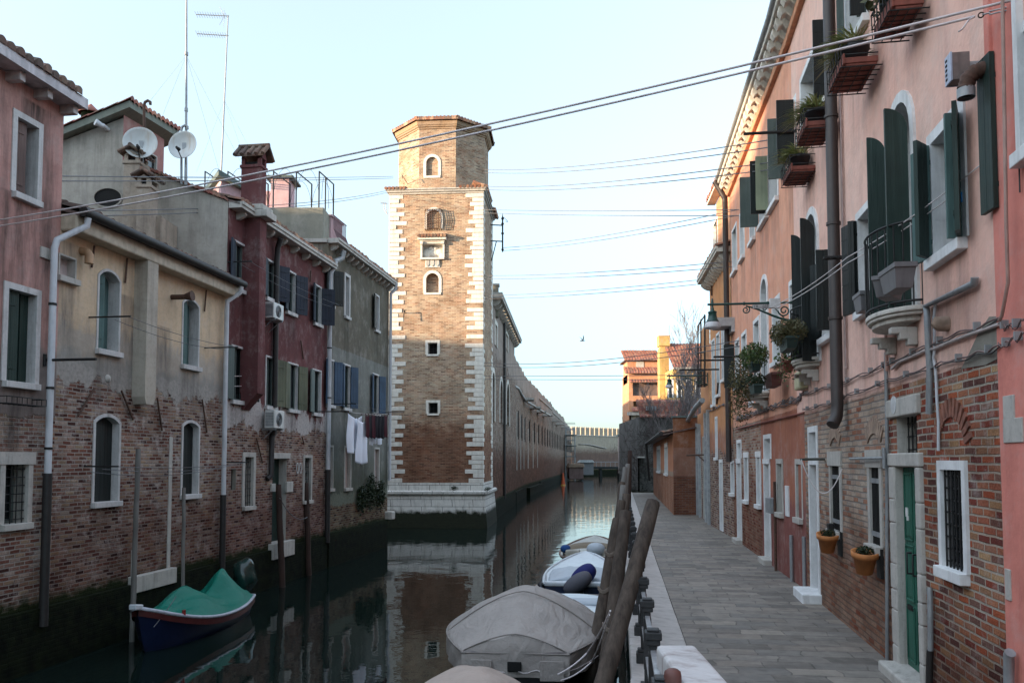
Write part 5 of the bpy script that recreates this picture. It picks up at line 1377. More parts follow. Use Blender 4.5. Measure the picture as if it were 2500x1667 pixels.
mb.build('shields', STONE_D, pl, bevel=0.01)
rq = random.Random(4)
mb = MB(); mbs = MB()
rowh = 0.226; nrow = int((zt1 - zbs) / rowh); rowh = (zt1 - zbs) / nrow
for k in range(nrow):
 z0_, z1_q = zbs + k * rowh + 0.004 + rq.uniform(0, .02), zbs + (k + 1) * rowh - 0.004 + rq.uniform(-.01, .012)
 if k % 2 and rq.random() < .08: continue
 lo = 0.80 + rq.uniform(-0.16, 0.10) if k % 2 == 0 else 0.40 + rq.uniform(-0.10, 0.12)
 hi = 0.84 + rq.uniform(-0.18, 0.10) if k % 2 == 0 else 0.46 + rq.uniform(-0.10, 0.12)
 mb.box(-0.03, lo, -0.03 + rq.uniform(-.008, .012), 0.1, z0_, z1_q)
 mb.box(Lw - hi, Lw + 0.03, -0.03, 0.1, z0_, z1_q)
 s1 = 0.35 + rq.uniform(-.05, .1) if k % 2 == 0 else 0.7 + rq.uniform(-.05, .1)
 mbs.box(0.105, s1, -0.03, 0.1, z0_, z1_q)
 mbs.box(FTS.L - (0.9 if k % 2 else 0.5), FTS.L + 0.02, -0.028, 0.1, z0_, z1_q)
mb.build('corner_stones', STONE_T, T, FTW, bevel=0.012, seg=1); mbs.build('corner_stones', STONE_T, T, FTS, bevel=0.012, seg=1)
ztor = FTW.q(1075, 1203, 0.2)[1]
mb = MB(); mb.box(-0.05, Lw + 0.05, -0.05, 0.1, ztor + 0.12, zbs + 0.0); mb.box(Lw - 0.1, Lw + 0.05, 0.1, 5.2, ztor + 0.12, zbs)
mb.prism([(0, 0), (0, 0.001), (0.001, 0)], 0, 0.001)
mb.tube([(-0.25, -0.16, ztor), (Lw + 0.10, -0.16, ztor), (Lw + 0.16, 0.0, ztor), (Lw + 0.16, 5.2, ztor)], 0.125, 12)
V = []
zl_ = 0.95
mb.add([(-0.1, -0.14, ztor - 0.08), (Lw + 0.12, -0.14, ztor - 0.08), (Lw + 0.38, -0.42, -1.0), (-0.25, -0.42, -1.0), (Lw + 0.12, 5.2, ztor - 0.08), (Lw + 0.38, 5.2, -1.0), (-0.1, 5.2, ztor - .08), (-.25, 5.2, -1.0)],
       [(3, 2, 1, 0), (1, 2, 5, 4), (0, 1, 4, 6), (3, 0, 6, 7)])
mb.build('stone_base', STONE_B, T, FTW)
mb = MB()
for (o_, z_a, z_b) in ((0.06, zt1, zt1 + 0.10), (0.14, zt1 + 0.10, zt1 + 0.20), (0.20, zt1 + 0.20, zt1 + 0.27)):
 mb.box(-o_, Lw + o_, -o_, 5.1 + o_, z_a, z_b)
mb.build('ledge', STONE_D, T, FTW, bevel=0.02)
mb = MB()
zl0 = zt1 + 0.28
def corner_roof(pts, apex):
 c = [Vector(p) for p in pts]; ap = Vector(apex)
 mb.add([*c, ap], [(0, 1, 3), (1, 2, 3), (2, 0, 3)])
for k in range(8):
 u = Lw + 0.18 - k * 0.19
 mb.tube([(u, -0.24, zl0 + 0.02), (u - 0.05, 0.75 - k * 0.09, zl0 + 0.34 - 0.03 * k)], 0.085, 7)
for k in range(6):
 u = -0.18 + k * 0.19
 mb.tube([(u, -0.24, zl0 + 0.02), (u + 0.05, 0.6 - k * 0.09, zl0 + 0.24 - 0.025 * k)], 0.085, 7)
for k in range(14):
 y = -0.1 + k * 0.19
 mb.tube([(Lw + 0.24, y, zl0 + 0.02), (Lw - 0.7 + 0.05 * abs(k - 4), y, zl0 + 0.30)], 0.085, 7)
for k in range(10):
 y = 5.2 - k * 0.19
 mb.tube([(Lw + 0.34, y, zl0 - 0.05), (Lw - 0.7, y, zl0 + 0.30)], 0.085, 7)
mb.build('corner_tiles', TILES, T, FTW)
S8 = 1.93; zo0 = zt1 + 0.27; zo1 = FTW.q(1055, 314, -0.15)[1]
ocx, ocy = Lw / 2 + 0.02, 2.5
ap = S8 * (1 + math.sqrt(2)) / 2
R8 = ap / math.cos(math.pi / 8)
cor = [(ocx + R8 * math.cos(math.pi / 8 + k * math.pi / 4), ocy + R8 * math.sin(math.pi / 8 + k * math.pi / 4)) for k in range(8)]
wc = [FTW.w(a, b) for a, b in cor]
faces = []
for k in range(8):
 pa, pb = wc[k], wc[(k + 1) % 8]
 faces.append(Face((pa.x, pa.y), (pb.x, pb.y)))
fr = min(faces, key=lambda f: (f.p0.y + f.w(f.L).y))
for f in faces:
 if f is fr:
  hh = hole_px(f, c1(441, 420), c1(531, 562)); hh['arch'] = (hh['u1'] - hh['u0']) / 2 * 0.98; hh['raw'] = 0.10; hh['blind'] = 1
  wall(f, T, W['tower'], 0, f.L, zo0, zo1, [hh], name='octagon_wall')
  hh.pop('raw'); g_ = frame_mesh(hh, 0.15, 0.03, 0.03, STONE_T, T, f); g_['label'] = 'arched blind window high on the octagon'; sillm(hh, g_, STONE_T, 0.13, 0.12, 0.05, 0.03)
 else:
  wall(f, T, W['tower'], 0, f.L, zo0, zo1, [], name='octagon_wall')
def oct_ring(mb, r0, z0, r1, z1):
 a = [(ocx + r0 * math.cos(math.pi / 8 + k * math.pi / 4), ocy + r0 * math.sin(math.pi / 8 + k * math.pi / 4), z0) for k in range(8)]
 b = [(ocx + r1 * math.cos(math.pi / 8 + k * math.pi / 4), ocy + r1 * math.sin(math.pi / 8 + k * math.pi / 4), z1) for k in range(8)]
 mb.add(a + b, [(k, (k + 1) % 8, 8 + (k + 1) % 8, 8 + k) for k in range(8)])
mb = MB(); R = R8
for (r0, z0_, r1, z1_q) in ((R + .0, 0, R + 0.05, 0.0), (R + 0.05, 0, R + 0.05, 0.06), (R + 0.05, 0.06, R + 0.12, 0.09), (R + 0.12, 0.09, R + 0.14, 0.15), (R + 0.14, 0.15, R + 0.18, 0.17), (R + 0.18, 0.17, R + 0.24, 0.40), (R + 0.24, 0.40, R - 1.0, 0.40)):
 oct_ring(mb, r0, zo1 - 0.02 + z0_, r1, zo1 - 0.02 + z1_q)
mb.build('octagon_cornice', wallmat('tan_eaves_render', (0.40, 0.28, 0.18), (0.34, 0.23, 0.15), stain_amt=0.5, wet=None), T, FTW)
mb = MB(); zr_ = zo1 + 0.40; Ro = R + 0.36; hr = 1.0
for k in range(8):
 a0 = math.pi / 8 + k * math.pi / 4; a1 = a0 + math.pi / 4
 A_ = Vector((ocx + Ro * math.cos(a0), ocy + Ro * math.sin(a0), zr_)); B_ = Vector((ocx + Ro * math.cos(a1), ocy + Ro * math.sin(a1), zr_)); C0 = Vector((ocx, ocy, zr_ + hr))
 L_ = (B_ - A_).length; n = int(L_ / 0.2); rows = []; mid = (A_ + B_) / 2
 nr = 9
 for r in range(nr):
  for e in (0, 1):
   f = min(1, (r + e) / nr); R_ = []
   for i in range(n * 6 + 1):
    g = i / (n * 6)
    w0 = (g - 0.5) * (1 - f) * 1.0
    s = (g - 0.5)
    lim = 0.5 * (1 - f); s = max(-lim, min(lim, s))
    p = mid + (B_ - A_) * s + (C0 - mid) * f
    ph = (i % 6) / 6
    hh_ = 0.12 * abs(math.sin(math.pi * ph)) ** 0.7 if abs(s) < lim - 1e-6 else 0
    p.z += hh_ + (0.03 if e == 0 else 0)
    R_.append(tuple(p))
   rows.append(R_)
 mb.grid([list(reversed(r_)) for r_ in rows]); mb.grid([[(p[0], p[1], zr_ - 0.05) for p in reversed(rows[0])], list(reversed(rows[0]))], False)
 mb.tube([A_ + Vector((0, 0, 0.06)), C0 + Vector((0, 0, 0.06))], 0.09, 7)
mb.build('octagon_roof', TILES, T, FTW)
def iron_on(name_part, segs, r=0.02, off=0.25, mat=None):
 mb = MB()
 for s in segs: mb.tube(s, r, 6)
 return mb.build(name_part, mat or IRON, T, FTW)
a = FTW.q(*c1(270, 575), 0.1); 
iron_on('iron_spike', [[(a[0], 0.0 + 0.9, a[1]), (a[0] - 0.05, -0.25, a[1] + 0.05), (a[0] - 0.05, -0.3, a[1] - 0.12)]])
a = FTW.q(*d2(255, 38), 0.1)
iron_on('iron_hook', [[(a[0], 0.05, a[1]), (a[0], -0.35, a[1] + 0.05), (a[0] - 0.03, -0.38, a[1] - 0.35)], [(a[0] - 0.1, -0.3, a[1] + 0.08), (a[0] + 0.1, -0.3, a[1] + 0.08)]], 0.025)
t_ = thing('iron_bracket', 'black iron rod with finials held off the canal side of the tower by two arms', 'iron bracket', tuple(FTS.w(4.2, 0, 14.0)), 0)
o = Vector(t_.location); Yb = 45.6
pt = atY(1227, 530, Yb); pb = atY(1227, 615, Yb)
mb = MB(); mb.tube([pt - o, pb - o], 0.045, 8)
for z in (0.05, 0.35, 0.9): mb.tube([pt - o - Vector((0, 0, z)), pt - o - Vector((0, 0, z + 0.08))], 0.08, 8)
mb.tube([pb - o + Vector((0, 0, 0.1)), pb - o + Vector((0, 0, 0.16))], 0.075, 8); mb.tube([pt - o, pt - o + Vector((0, 0, 0.22))], [0.04, 0.005], 6)
mb.build('rod', IRON, t_)
mb = MB()
for (f, dz) in ((0.24, 0), (0.70, 0)):
 p = pt.lerp(pb, f); mb.tube([p - o, Vector((-1.2, Yb - 0.1, p.z)) - o], 0.035, 6)
p = pt.lerp(pb, 0.70); mb.tube([p - Vector((0.35, 0, 0)) - o, Vector((-1.15, Yb, p.z - 1.1)) - o], 0.03, 6)
p = pt.lerp(pb, 0.12); mb.tube([p - o + Vector((math.sin(k / 6 * 4) * 0.15 + 0.15, 0, -0.12 * k / 3 * math.cos(k / 6 * 3))) for k in range(7)], 0.014, 5)
mb.build('arms', IRON, t_)
t_ = thing('vent_pipe', 'thin double pipe with a T top on the left edge of the tower', 'vent pipe', tuple(FTW.w(0, 0.3, 15.5)), 0); o = Vector(t_.location)
mb = MB(); yy = 42.3
for dx in (936, 941): mb.tube([atY(dx, 497, yy) - o, atY(dx + 2, 512, yy) - o, atY(946, 524, yy) - o], 0.02, 5)
mb.tube([atY(929, 496, yy) - o, atY(946, 497, yy) - o], 0.03, 5); mb.build('pipes', ZINC, t_)
for k, (px, py) in enumerate(((1110, 1192), (1200, 1195))):
 q = FTW.q(min(px, 1176), py, 0.1)
 t_ = thing('wall_weed', ['small green weed growing on the front ledge of the tower base', 'green weed on the canal side corner of the tower base'][k], 'weed', tuple(FTW.w(q[0] + (0.3 if k else 0), -0.08, q[1] - 0.05)))
 mb = MB(); leaves_blob(mb, (0, 0, 0.08), 0.15, 120, 0.04, random.Random(k), (1.3, 0.6, 0.8)); mb.build('foliage', LEAF_D, t_)
p0 = atZ(1157, 1285, 0.0)
t_ = thing('mooring_post', 'thick grey mooring post with a white band in front of the tower base', 'mooring post', (p0.x, p0.y, 0)); zz = atY(1159, 1130, p0.y).z
mb = MB(); mb.tube([(-0.02, 0, -0.9), (0.05, 0, zz)], [0.17, 0.15], 12); mb.build('post', POLE_G, t_)
zz2 = atY(1159, 1160, p0.y).z
mb = MB(); mb.tube([(0.035, 0, zz2 - 0.16), (0.04, 0, zz2 + 0.16)], 0.175, 12); mb.build('white_band', STONE_W, t_)
# ================================================================= long arsenal wall
pts = [(-1.13, 46.66), (0.05, 62.5), (0.18, 65.0), (1.28, 79.8), (3.2, 96), (5.8, 118), (9.8, 153), (12.7, 185), (17.5, 218)]
FG1 = Face(pts[0], (0.20, 65.0))
G1 = fthing('arsenal_building', 'tall dark brick waterside building with a stone cornice right behind the tower', 'building', FG1)
zg = 12.7
gh = []
for (x0, y0_, x1, y1_) in ((1201, 905, 1207, 1030), (1220, 925, 1227, 1035), (1236, 932, 1243, 1040)):
 hh = hole_px(FG1, (x0, y0_), (x1, y1_)); hh['arch'] = (hh['u1'] - hh['u0']) / 2 * 0.99; hh['raw'] = 0.2; hh['blind'] = 1; gh.append(hh)
for (x0, y0_, x1, y1_) in ((1208, 790, 1213, 850), (1234, 812, 1240, 860)):
 gh.append(hole_px(FG1, (x0, y0_), (x1, y1_)))
wall(FG1, G1, W['arsenal'], 0, FG1.L, -1.5, zg, gh); body(FG1, G1, W['arsenal'], 0, FG1.L, -1.5, zg, 8)
for h in gh:
 h.pop('raw', None); frame_mesh(h, 0.28, 0.04, 0.05, STONE_T, G1, FG1, sill=False)
 if not h.get('blind'):
  pass
for h in gh[3:]: 
 mb = MB(); mb.poly([(a, 0.04, c) for a, c in arc_pts(h)]); mb.build('pane', W['arsenal'], G1, FG1)
cornice(FG1, G1, STONE_D, 0, FG1.L + 0.2, zg + 0.35, 0.55, 0.3, 1.1, 0.3, 0.4, 0.4)
mb = MB(); u = FG1.u_at(1231, 900, 0.1); mb.tube([(u, -0.12, zg - 0.2), (u, -0.12, 0.9)], 0.09, 8); mb.build('drainpipe', DPIPE, G1, FG1)
mb = MB(); mb.box(0, FG1.L, -0.12, 0.02, -1.0, 1.1); mb.build('footing', W['foot'], G1, FG1)
a = atY(1206, 740, 49); t_ = thing('chimney', 'grey square chimney just right of the tower on the arsenal roof', 'chimney', (a.x, 49, 12.0))
zq = atY(1206, 697, 49).z - 12
mb = MB(); mb.box(-0.2, 0.28, -0.3, 0.3, 0, zq - 0.05); mb.build('shaft', W['greyT'], t_); mb = MB(); mb.box(-0.26, 0.34, -0.36, 0.36, zq - 0.05, zq + 0.05); mb.build('cap', STONE_D, t_)
segs = [((0.20, 65.0), (1.28, 79.8), 11.7), ((1.28, 79.8), (3.2, 96), 11.6), ((3.2, 96), (5.8, 118), 11.5), ((5.8, 118.0), (9.8, 153), 11.2), ((9.8, 153), (14.2, 196), 10.8)]
G2 = fthing('arsenal_wall', 'long bending brick wall running beside the water into the distance', 'wall', Face(*segs[0][:2]))
rg = random.Random(12)
for i, (a, b, zt) in enumerate(segs):
 f = Face(a, b)
 mb = MB(); n = 34
 rows_t = []
 zprev = zt
 P = []
 for k in range(n + 1):
  zz = zt + rg.uniform(-0.09, 0.09) + 0.08 * math.sin(k * 0.7)
  P.append((f.L * k / n, zz))
 for k in range(n):
  mb.quad((P[k][0], 0, -1.5), (P[k + 1][0], 0, -1.5), (P[k + 1][0], 0, P[k + 1][1]), (P[k][0], 0, P[k][1]))
  mb.quad((P[k][0], 0, P[k][1]), (P[k + 1][0], 0, P[k + 1][1]), (P[k + 1][0], 0.9, P[k + 1][1]), (P[k][0], 0.9, P[k][1]))
 mb.quad((0, 0, -1.5), (0, 0, zt), (0, 0.9, zt), (0, 0.9, -1.5)); mb.quad((f.L, 0.9, -1.5), (0, 0.9, -1.5), (0, 0.9, zt), (f.L, 0.9, zt))
 mb.build('wall', W['arsenal'], G2, f)
 mb = MB(); ms = MB()
 npil = max(2, int(f.L / 4.2))
 for k in range(npil):
  u = (k + 0.5) * f.L / npil
  if i < 2:
   ms.box(u - 0.12, u + 0.12, -0.05, 0.02, 2.6, 6.6 + 0.8 * (i == 0))
  mb.box(u + 1.2, u + 1.34, -0.06, 0.02, 5.4, 7.4)
  mb.box(u + 1.8, u + 1.92, -0.06, 0.02, 5.2, 7.6)
 mb.build('dark_slits', BLACK, G2, f)
 if i < 2: ms.build('stone_strips', STONE_D, G2, f)
 if i >= 2:
  mb = MB(); mb.box(0, f.L, -0.12, 0.5, zt - 0.9, zt - 0.8); mb.build('string_course', STONE_D, G2, f)
 mb = MB(); mb.box(0, f.L, -0.5 if i == 1 else -0.15, 0.02, -1.0, 0.9 if i != 1 else 0.75); mb.build('footing', W['foot'], G2, f)
t_ = None
for k, (px, py, Yk) in enumerate(((1290, 976, 77), (1307, 996, 85), (1320, 1006, 93), (1336, 1015, 101), (1358, 1028, 118), (1366, 1036, 128), (1378, 1043, 143))):
 c = atY(px, py, Yk); 
 t_ = thing('canopy_slab', ['grey stone spout nearest the tower', 'second grey stone spout along the arsenal wall', 'third grey stone spout along the arsenal wall', 'fourth grey stone spout along the arsenal wall', 'fifth grey stone spout along the arsenal wall', 'sixth grey stone spout along the arsenal wall', 'farthest grey stone spout on the arsenal wall'][k], 'stone spout', tuple(c), 0, 'stone spouts on the arsenal wall')
 mb = MB(); L_ = 0.9 + 0.1 * k
 mb.add([(-L_ - .6, -0.3, -0.02), (L_ * .6, -0.3, -0.02), (L_ * .6, 1.6, -0.02), (-L_ - .6, 1.6, -0.02), (-L_ - .6, -0.3, 0.35), (L_ * .6, -0.3, 0.16), (L_ * .6, 1.6, 0.16), (-L_ - .6, 1.6, 0.35)], [(0, 3, 2, 1), (4, 5, 6, 7), (0, 1, 5, 4), (1, 2, 6, 5), (2, 3, 7, 6), (3, 0, 4, 7)])
 mb.build('slab', STONE_D, t_)
t_ = thing('wall_pipe', 'pale pipe curving along the arsenal wall above the stone spouts', 'pipe', (0, 66, 8)); o = Vector(t_.location)
P = [atY(*p) - o for p in ((1253, 943, 66.0), (1262, 948, 69.5), (1272, 965, 73.5), (1282, 980, 78), (1300, 990, 83), (1318, 1002, 90), (1340, 1014, 99))]
mb = MB(); mb.tube([p + Vector((0.12, 0, 0)) for p in P], 0.11, 8); mb.build('pipe', ZINC, t_)
FM = Face((14.3, 197), (33, 214))
G3 = fthing('battlement_wall', 'pale far wall crowned with forked battlements at the end of the canal', 'wall', FM)
zm = 9.6
wall(FM, G3, W['merlon'], 0, FM.L, -1, zm, []); body(FM, G3, W['merlon'], 0, FM.L, -1, zm, 2)
mb = MB(); n = 15
for k in range(n):
 u = (k + 0.5) * FM.L / n; w_ = 0.52; t = zm + 1.9
 pts_ = [(u - w_, zm), (u + w_, zm), (u + w_, t - .25), (u + w_ * .95, t + .1), (u + w_ * .4, t - .05), (u, t - .55), (u - w_ * .4, t - .05), (u - w_ * .95, t + .1), (u - w_, t - .25)]
 mb.prism(pts_, 0.02, 0.6)
mb.build('merlons', W['merlon'], G3, FM)
mb = MB(); mb.box(0, FM.L, -0.15, 0, zm - 0.12, zm); mb.build('string_course', STONE_T, G3, FM)
fa_ = Face((14.3, 196), (14.3 + 0.1, 230))
t_ = thing('scaffolding', 'steel scaffolding against the far end of the arsenal wall', 'scaffolding', (11.0, 150, 0)); mb = MB(); ml = MB()
xs = [10.3, 11.9, 13.5]; 
for iy, yy in enumerate((152, 155, 158)):
 for x in (9.9 + iy * .3, 11.6 + iy * .3):
  mb.tube([(x - 11, yy - 150, 0), (x - 11, yy - 150, 9.5)], 0.05, 5)
for z in (2.2, 4.2, 6.2, 8.2, 9.4):
 for iy, yy in enumerate((152, 155, 158)):
  mb.tube([(-1.1 + iy * .3, yy - 150, z), (0.6 + iy * .3, yy - 150, z)], 0.04, 4)
  mb.tube([(-1.1 + iy * .3, yy - 150, z + 1), (0.6 + iy * .3, yy - 150, z + 1)], 0.03, 4)
 mb.tube([(0.6, 2, z + 1), (1.2, 8, z + 1)], 0.03, 4)
 if z < 9: ml.box(-1.1, 1.0, 2, 8, z - 0.12, z)
mb.build('tubes', ZINC, t_); ml.build('deck_boards', SH_GREY, t_)
t_ = thing('floating_shed', 'low wooden shed on the water below the scaffolding', 'shed', (11.0, 140, 0)); mb = MB(); mb.box(-1.3, 1.2, 0, 4, 0.2, 2.2); mb.build('shed_body', SH_BROWN, t_, bevel=0.1)
mb = MB(); mb.prism([(-1.5, 2.2), (1.4, 2.2), (1.2, 2.9), (-1.2, 2.9)], -0.2, 4.2); mb.build('shed_roof', mat_wood('tan_canvas', (0.24, 0.17, 0.12), (0.3, 0.22, 0.16)), t_, bevel=0.1)
t_ = thing('white_marquee', 'pale canvas work tent at the end of the canal', 'tent', (14.6, 160, 0)); mb = MB(); mb.box(-1.3, 1.3, 0, 5, 0.6, 3.0); mb.build('tent_walls', paint('grey_translucent_canvas', (0.28, 0.29, 0.30)), t_)
mb = MB(); mb.prism([(-1.5, 3.0), (1.5, 3.0), (1.1, 3.5), (-1.1, 3.5)], -0.3, 5.3); mb.build('tent_roof', paint('white_canvas', (0.66, 0.70, 0.70)), t_)
t_ = thing('curved_awning', 'curved pale awning sweeping up by the scaffolding', 'awning', (15.2, 152, 5.6)); rows = []
for k in range(9):
 f = k / 8; rows.append([(-2.6 + 5 * f, y, 0.9 * math.cos(f * 2.4) * 0.8 + 0.5 * f) for y in (0, 4)])
mb = MB(); mb.grid(rows); o_ = mb.build('awning_sheet', STONE_D, t_); o_.modifiers.new('s', 'SOLIDIFY').thickness = 0.18
t_ = thing('low_bridge', 'low dark footbridge crossing the far end of the canal', 'bridge', (20, 175, 0)); mb = MB(); mb.box(-6, 8, 0, 3, 1.6, 2.1)
for x in (-5, -1, 3, 7): mb.box(x - 0.25, x + 0.25, 0.3, 2.7, -0.8, 1.6)
mb.build('deck', SH_BLACK, t_); mb = MB()
for k in range(15): mb.tube([(-6 + k, 0.1, 2.1), (-6 + k, 0.1, 3.1)], 0.04, 4)
mb.tube([(-6, 0.1, 3.1), (8, 0.1, 3.1)], 0.05, 4); mb.build('handrail', ZINC, t_)
for k, (px, yb, yt, lab) in enumerate(((1371, 1165, 1100, 'dark timber post standing in the water near the scaffolding'), (1377, 1168, 1106, 'dark timber post touching its twin near the scaffolding'))):
 p = atZ(px, yb, 0.0); zz = atY(px, yt, p.y).z
 t_ = thing('mooring_post', lab, 'mooring post', (p.x, p.y, 0), 0, 'dark posts near the scaffolding'); mb = MB(); mb.tube([(0, 0, -1), (0, 0, zz)], 0.28, 8); mb.build('post', POLE_B, t_)
for k, (px, yb, yt) in enumerate(((1337, 1182, 1162), (1375, 1184, 1154), (1453, 1140, 1128))):
 p = atZ(px, yb, 0.0); zz = max(0.6, atY(px, yt, p.y).z)
 t_ = thing('channel_marker', ['orange cone marker nearest the tower at the foot of the arsenal wall', 'taller orange cone marker by the dark posts', 'far orange marker by the bridge'][k], 'marker', (p.x, p.y, 0), 0, 'orange markers')
 mb = MB(); mb.lathe([(0.30, 0), (0.28, .15), (0.07, zz)], n=10); mb.build('cone', paint('orange_plastic', (0.55, 0.10, 0.03), 0.5), t_)
 mb = MB(); mb.lathe([(0.36, -0.3), (0.38, 0.0), (0.31, .1)], n=10); mb.build('float_base', paint('yellow_plastic', (0.5, 0.3, 0.05), 0.5), t_)
# ================================================================= right bank
ZG = 1.07
def kx(Y): return 0.10 + 0.1325 * Y            # water side of the kerb
def ki(Y): return 0.82 + 0.1325 * Y            # inner side of the kerb
RBpt = [(3.25, 3.0), (3.83, 6.45), (5.37, 15.4), (6.64, 24.6), (7.12, 29.25), (8.0, 35.3)]
ang_k = math.atan(0.1325)
fo = thing('tmp', 'x', 'x'); bpy.data.objects.remove(fo)
def world_to(o, p):
 c, s = math.cos(-o[2]), math.sin(-o[2]); x, y = p[0] - o[0], p[1] - o[1]
 return (x * c - y * s, x * s + y * c)
OF = (ki(0), 0.0, -ang_k)
mb = MB()
pv = [(ki(2.0), 2.0), (3.1, 2.0)] + [(x + 0.3, y) for x, y in RBpt] + [(8.3, 36), (7.2, 36), (10.4, 60), (ki(60), 60)]
mb.poly([(*world_to(OF, p), 0) for p in pv])
pav = mb.build('stone_pavement', PAVE); pav.location = (OF[0], OF[1], ZG); pav.rotation_euler = (0, 0, OF[2]); pav['kind'] = 'structure'
mb = MB()
rk = random.Random(2); y = 2.0
while y < 62:
 l = rk.uniform(1.2, 2.1); dz = rk.uniform(-0.006, 0.006)
 mb.box(-0.72 + rk.uniform(-0.01, 0.01), -0.004, y + 0.004, y + l - 0.004, -0.24, 0.012 + dz)
 y += l
ke = mb.build('stone_kerb', STONE_C, bevel=0.02); ke.location = (OF[0], OF[1], ZG); ke.rotation_euler = (0, 0, OF[2]); ke['kind'] = 'structure'
mb = MB(); mb.box(-0.66, -0.05, 1.6, 62, -3.2, -0.22); mb.quad((-0.05, 1.6, -0.03), (0.0, 1.6, -0.03), (0.0, 62, -0.03), (-0.05, 62, -0.03))
qw = mb.build('quay_wall', W['quay']); qw.location = (OF[0], OF[1], ZG); qw.rotation_euler = (0, 0, OF[2]); qw['kind'] = 'structure'
FH = Face((5.37, 15.4), (3.58, 5.0)); FQ = Face((6.64, 24.6), (5.37, 15.4)); FI = Face((7.12, 29.25), (6.64, 24.6)); FJ = Face((8.0, 35.3), (7.12, 29.25))
Hs = fthing('pink_facade_house', 'long salmon pink house over pale bare brick with the green door, nearest on the right', 'house', FH)
Qs = fthing('terracotta_house', 'terracotta pink house between the pink house and the orange one, with planted balconies', 'house', FQ)
Is = fthing('orange_house', 'orange stucco house with two pale teal windows beyond the terracotta house', 'house', FI)
zH = FH.q(1960, 8)[1]; zQ = FQ.q(1786, 452)[1]
print('eaves', zH, zQ, FI.q(1740, 650)[1])
zH = zQ = (zH + zQ) / 2
def hz(F, pl, pr, z0, z1, py=700, **k):
 a = F.q(pl, py)[0]; b = F.q(pr, py)[0]
 d = dict(u0=min(a, b), u1=max(a, b), z0=z0, z1=z1); d.update(k); return d
r1 = lambda x, y: (1680 + x / 3.136, y / 3.136)
r2 = lambda x, y: (1680 + x / 3.136, 400 + y / 3.136)
r3 = lambda x, y: (1680 + x / 3.136, 850 + y / 3.136)
r4 = lambda x, y: (2050 + x / 3.484, y / 3.484)
r5 = lambda x, y: (2050 + x / 3.136, 400 + y / 3.136)
r6 = lambda x, y: (1950 + x / 1.92, 850 + y / 1.92)
zT0, zT1, zM0, zM1 = 8.92, 10.14, 5.32, 6.54
T0 = [hz(FH, 1957, 2022, zT0, zT1, 200), hz(FH, 2070, 2120, zT0, zT1, 60), hz(FH, 2170, 2250, zT0, zT1, -60)]
M_HG = hz(FH, 2008, 2038, zM0, zM1, 700); M_HE = hz(FH, 2099, 2136, zM0, zM1, 650); M_HC = hz(FH, 2279, 2351, zM0, 6.44, 450); M_HD = hz(FH, 2440, 2560, 5.36, 6.50, 300)
M_HF = hz(FH, 1969, 1999, 5.0, 7.56, 700); M_HB = hz(FH, 2176, 2232, 4.96, 7.26, 500)
for h in (M_HF, M_HB): h['arch'] = (h['u1'] - h['u0']) / 2
G_D1 = hole_px(FH, (1978, 1134), (2002, 1470)); G_D1['z0'] = ZG + 0.02
G_T1 = hole_px(FH, r3(938, 645), r3(1006, 838)); G_W1 = hole_px(FH, r3(1096, 900), r3(1174, 1405)); G_W2 = hole_px(FH, r3(1396, 912), r3(1484, 1520))
G_D2 = hole_px(FH, (2192, 1139), (2254, 1640)); G_D2['z0'] = ZG + 0.10
G_T2 = hole_px(FH, (2193, 1018), (2256, 1112)); G_W3 = hole_px(FH, r6(676, 568), r6(790, 1055))
G_T1['u0'], G_T1['u1'] = G_D1['u0'], G_D1['u1']; G_T2['u0'], G_T2['u1'] = G_D2['u0'], G_D2['u1']
for h in (G_D1, G_D2, G_T2, G_T1): print('doors', {k: round(v, 2) for k, v in h.items()})
HH = T0 + [M_HG, M_HE, M_HC, M_HD, M_HF, M_HB]
GG = [G_D1, G_T1, G_W1, G_W2, G_D2, G_T2, G_W3]
zs_ = 4.22
ut = FH.u_at(1967, 1200); uG = FH.u_at(2170, 1200)
wall(FH, Hs, W['pinkH'], 0, FH.L, zs_ - 0.0, zH, HH)
wall(FH, Hs, W['pinkH'], ut, uG, 0.6, zs_, GG[:-3], name='brick_wall'); wall(FH, Hs, W['brickH'], uG, FH.L, 0.6, zs_, GG[-3:], name='brick_wall')['label'] = 'stretch of bright red bare brick beside the green door'
wall(FH, Hs, W['terra'], 0, ut, 0.6, zs_, [], name='plaster_foot')
body(FH, Hs, W['pinkH'], 0, FH.L, 0.6, zH, 9)
mb = MB(); mb.box(ut, FH.L, -0.055, 0.0, zs_ - 0.03, zs_ + 0.03); 
D_ = 0.28
BIF = dict(w=0.27)
for k, h in enumerate(T0):
 window(FH, Hs, h, 0.11, 0.02, 0.30, STONE_W, leaves=[(1, 92, SH_BLACK, dict(w=0.17, planks=6)), (1, 75, SH_GREY, dict(w=0.16, y=0.03, planks=6))] + ([(-1, 100, SH_GREY, dict(w=0.10))] if k == 1 else []))
window(FH, Hs, M_HG, 0.10, 0.02, D_, STONE_W, leaves=[(1, 90, SH_BLACK, dict(w=0.22)), (-1, 150, SH_BLACK, dict(w=0.2))])
window(FH, Hs, M_HE, 0.10, 0.02, D_, STONE_W, leaves=[(-1, 165, SH_BLACK, dict(w=0.34, planks=6)), (-1, 120, SH_BLACK, dict(w=0.08, y=-0.06))])
window(FH, Hs, M_HC, 0.11, 0.02, D_, STONE_W, pane=None, leaves=[(-1, 165, SH_TEAL, dict(w=0.26)), (-1, 42, SH_GREEN, dict(w=0.20, y=-0.07)), (1, 158, SH_GREEN, dict(w=0.30, y=-0.04)), (1, 88, SH_TEAL, dict(w=0.12, y=-0.02))], label='window with teal bi-fold shutters')
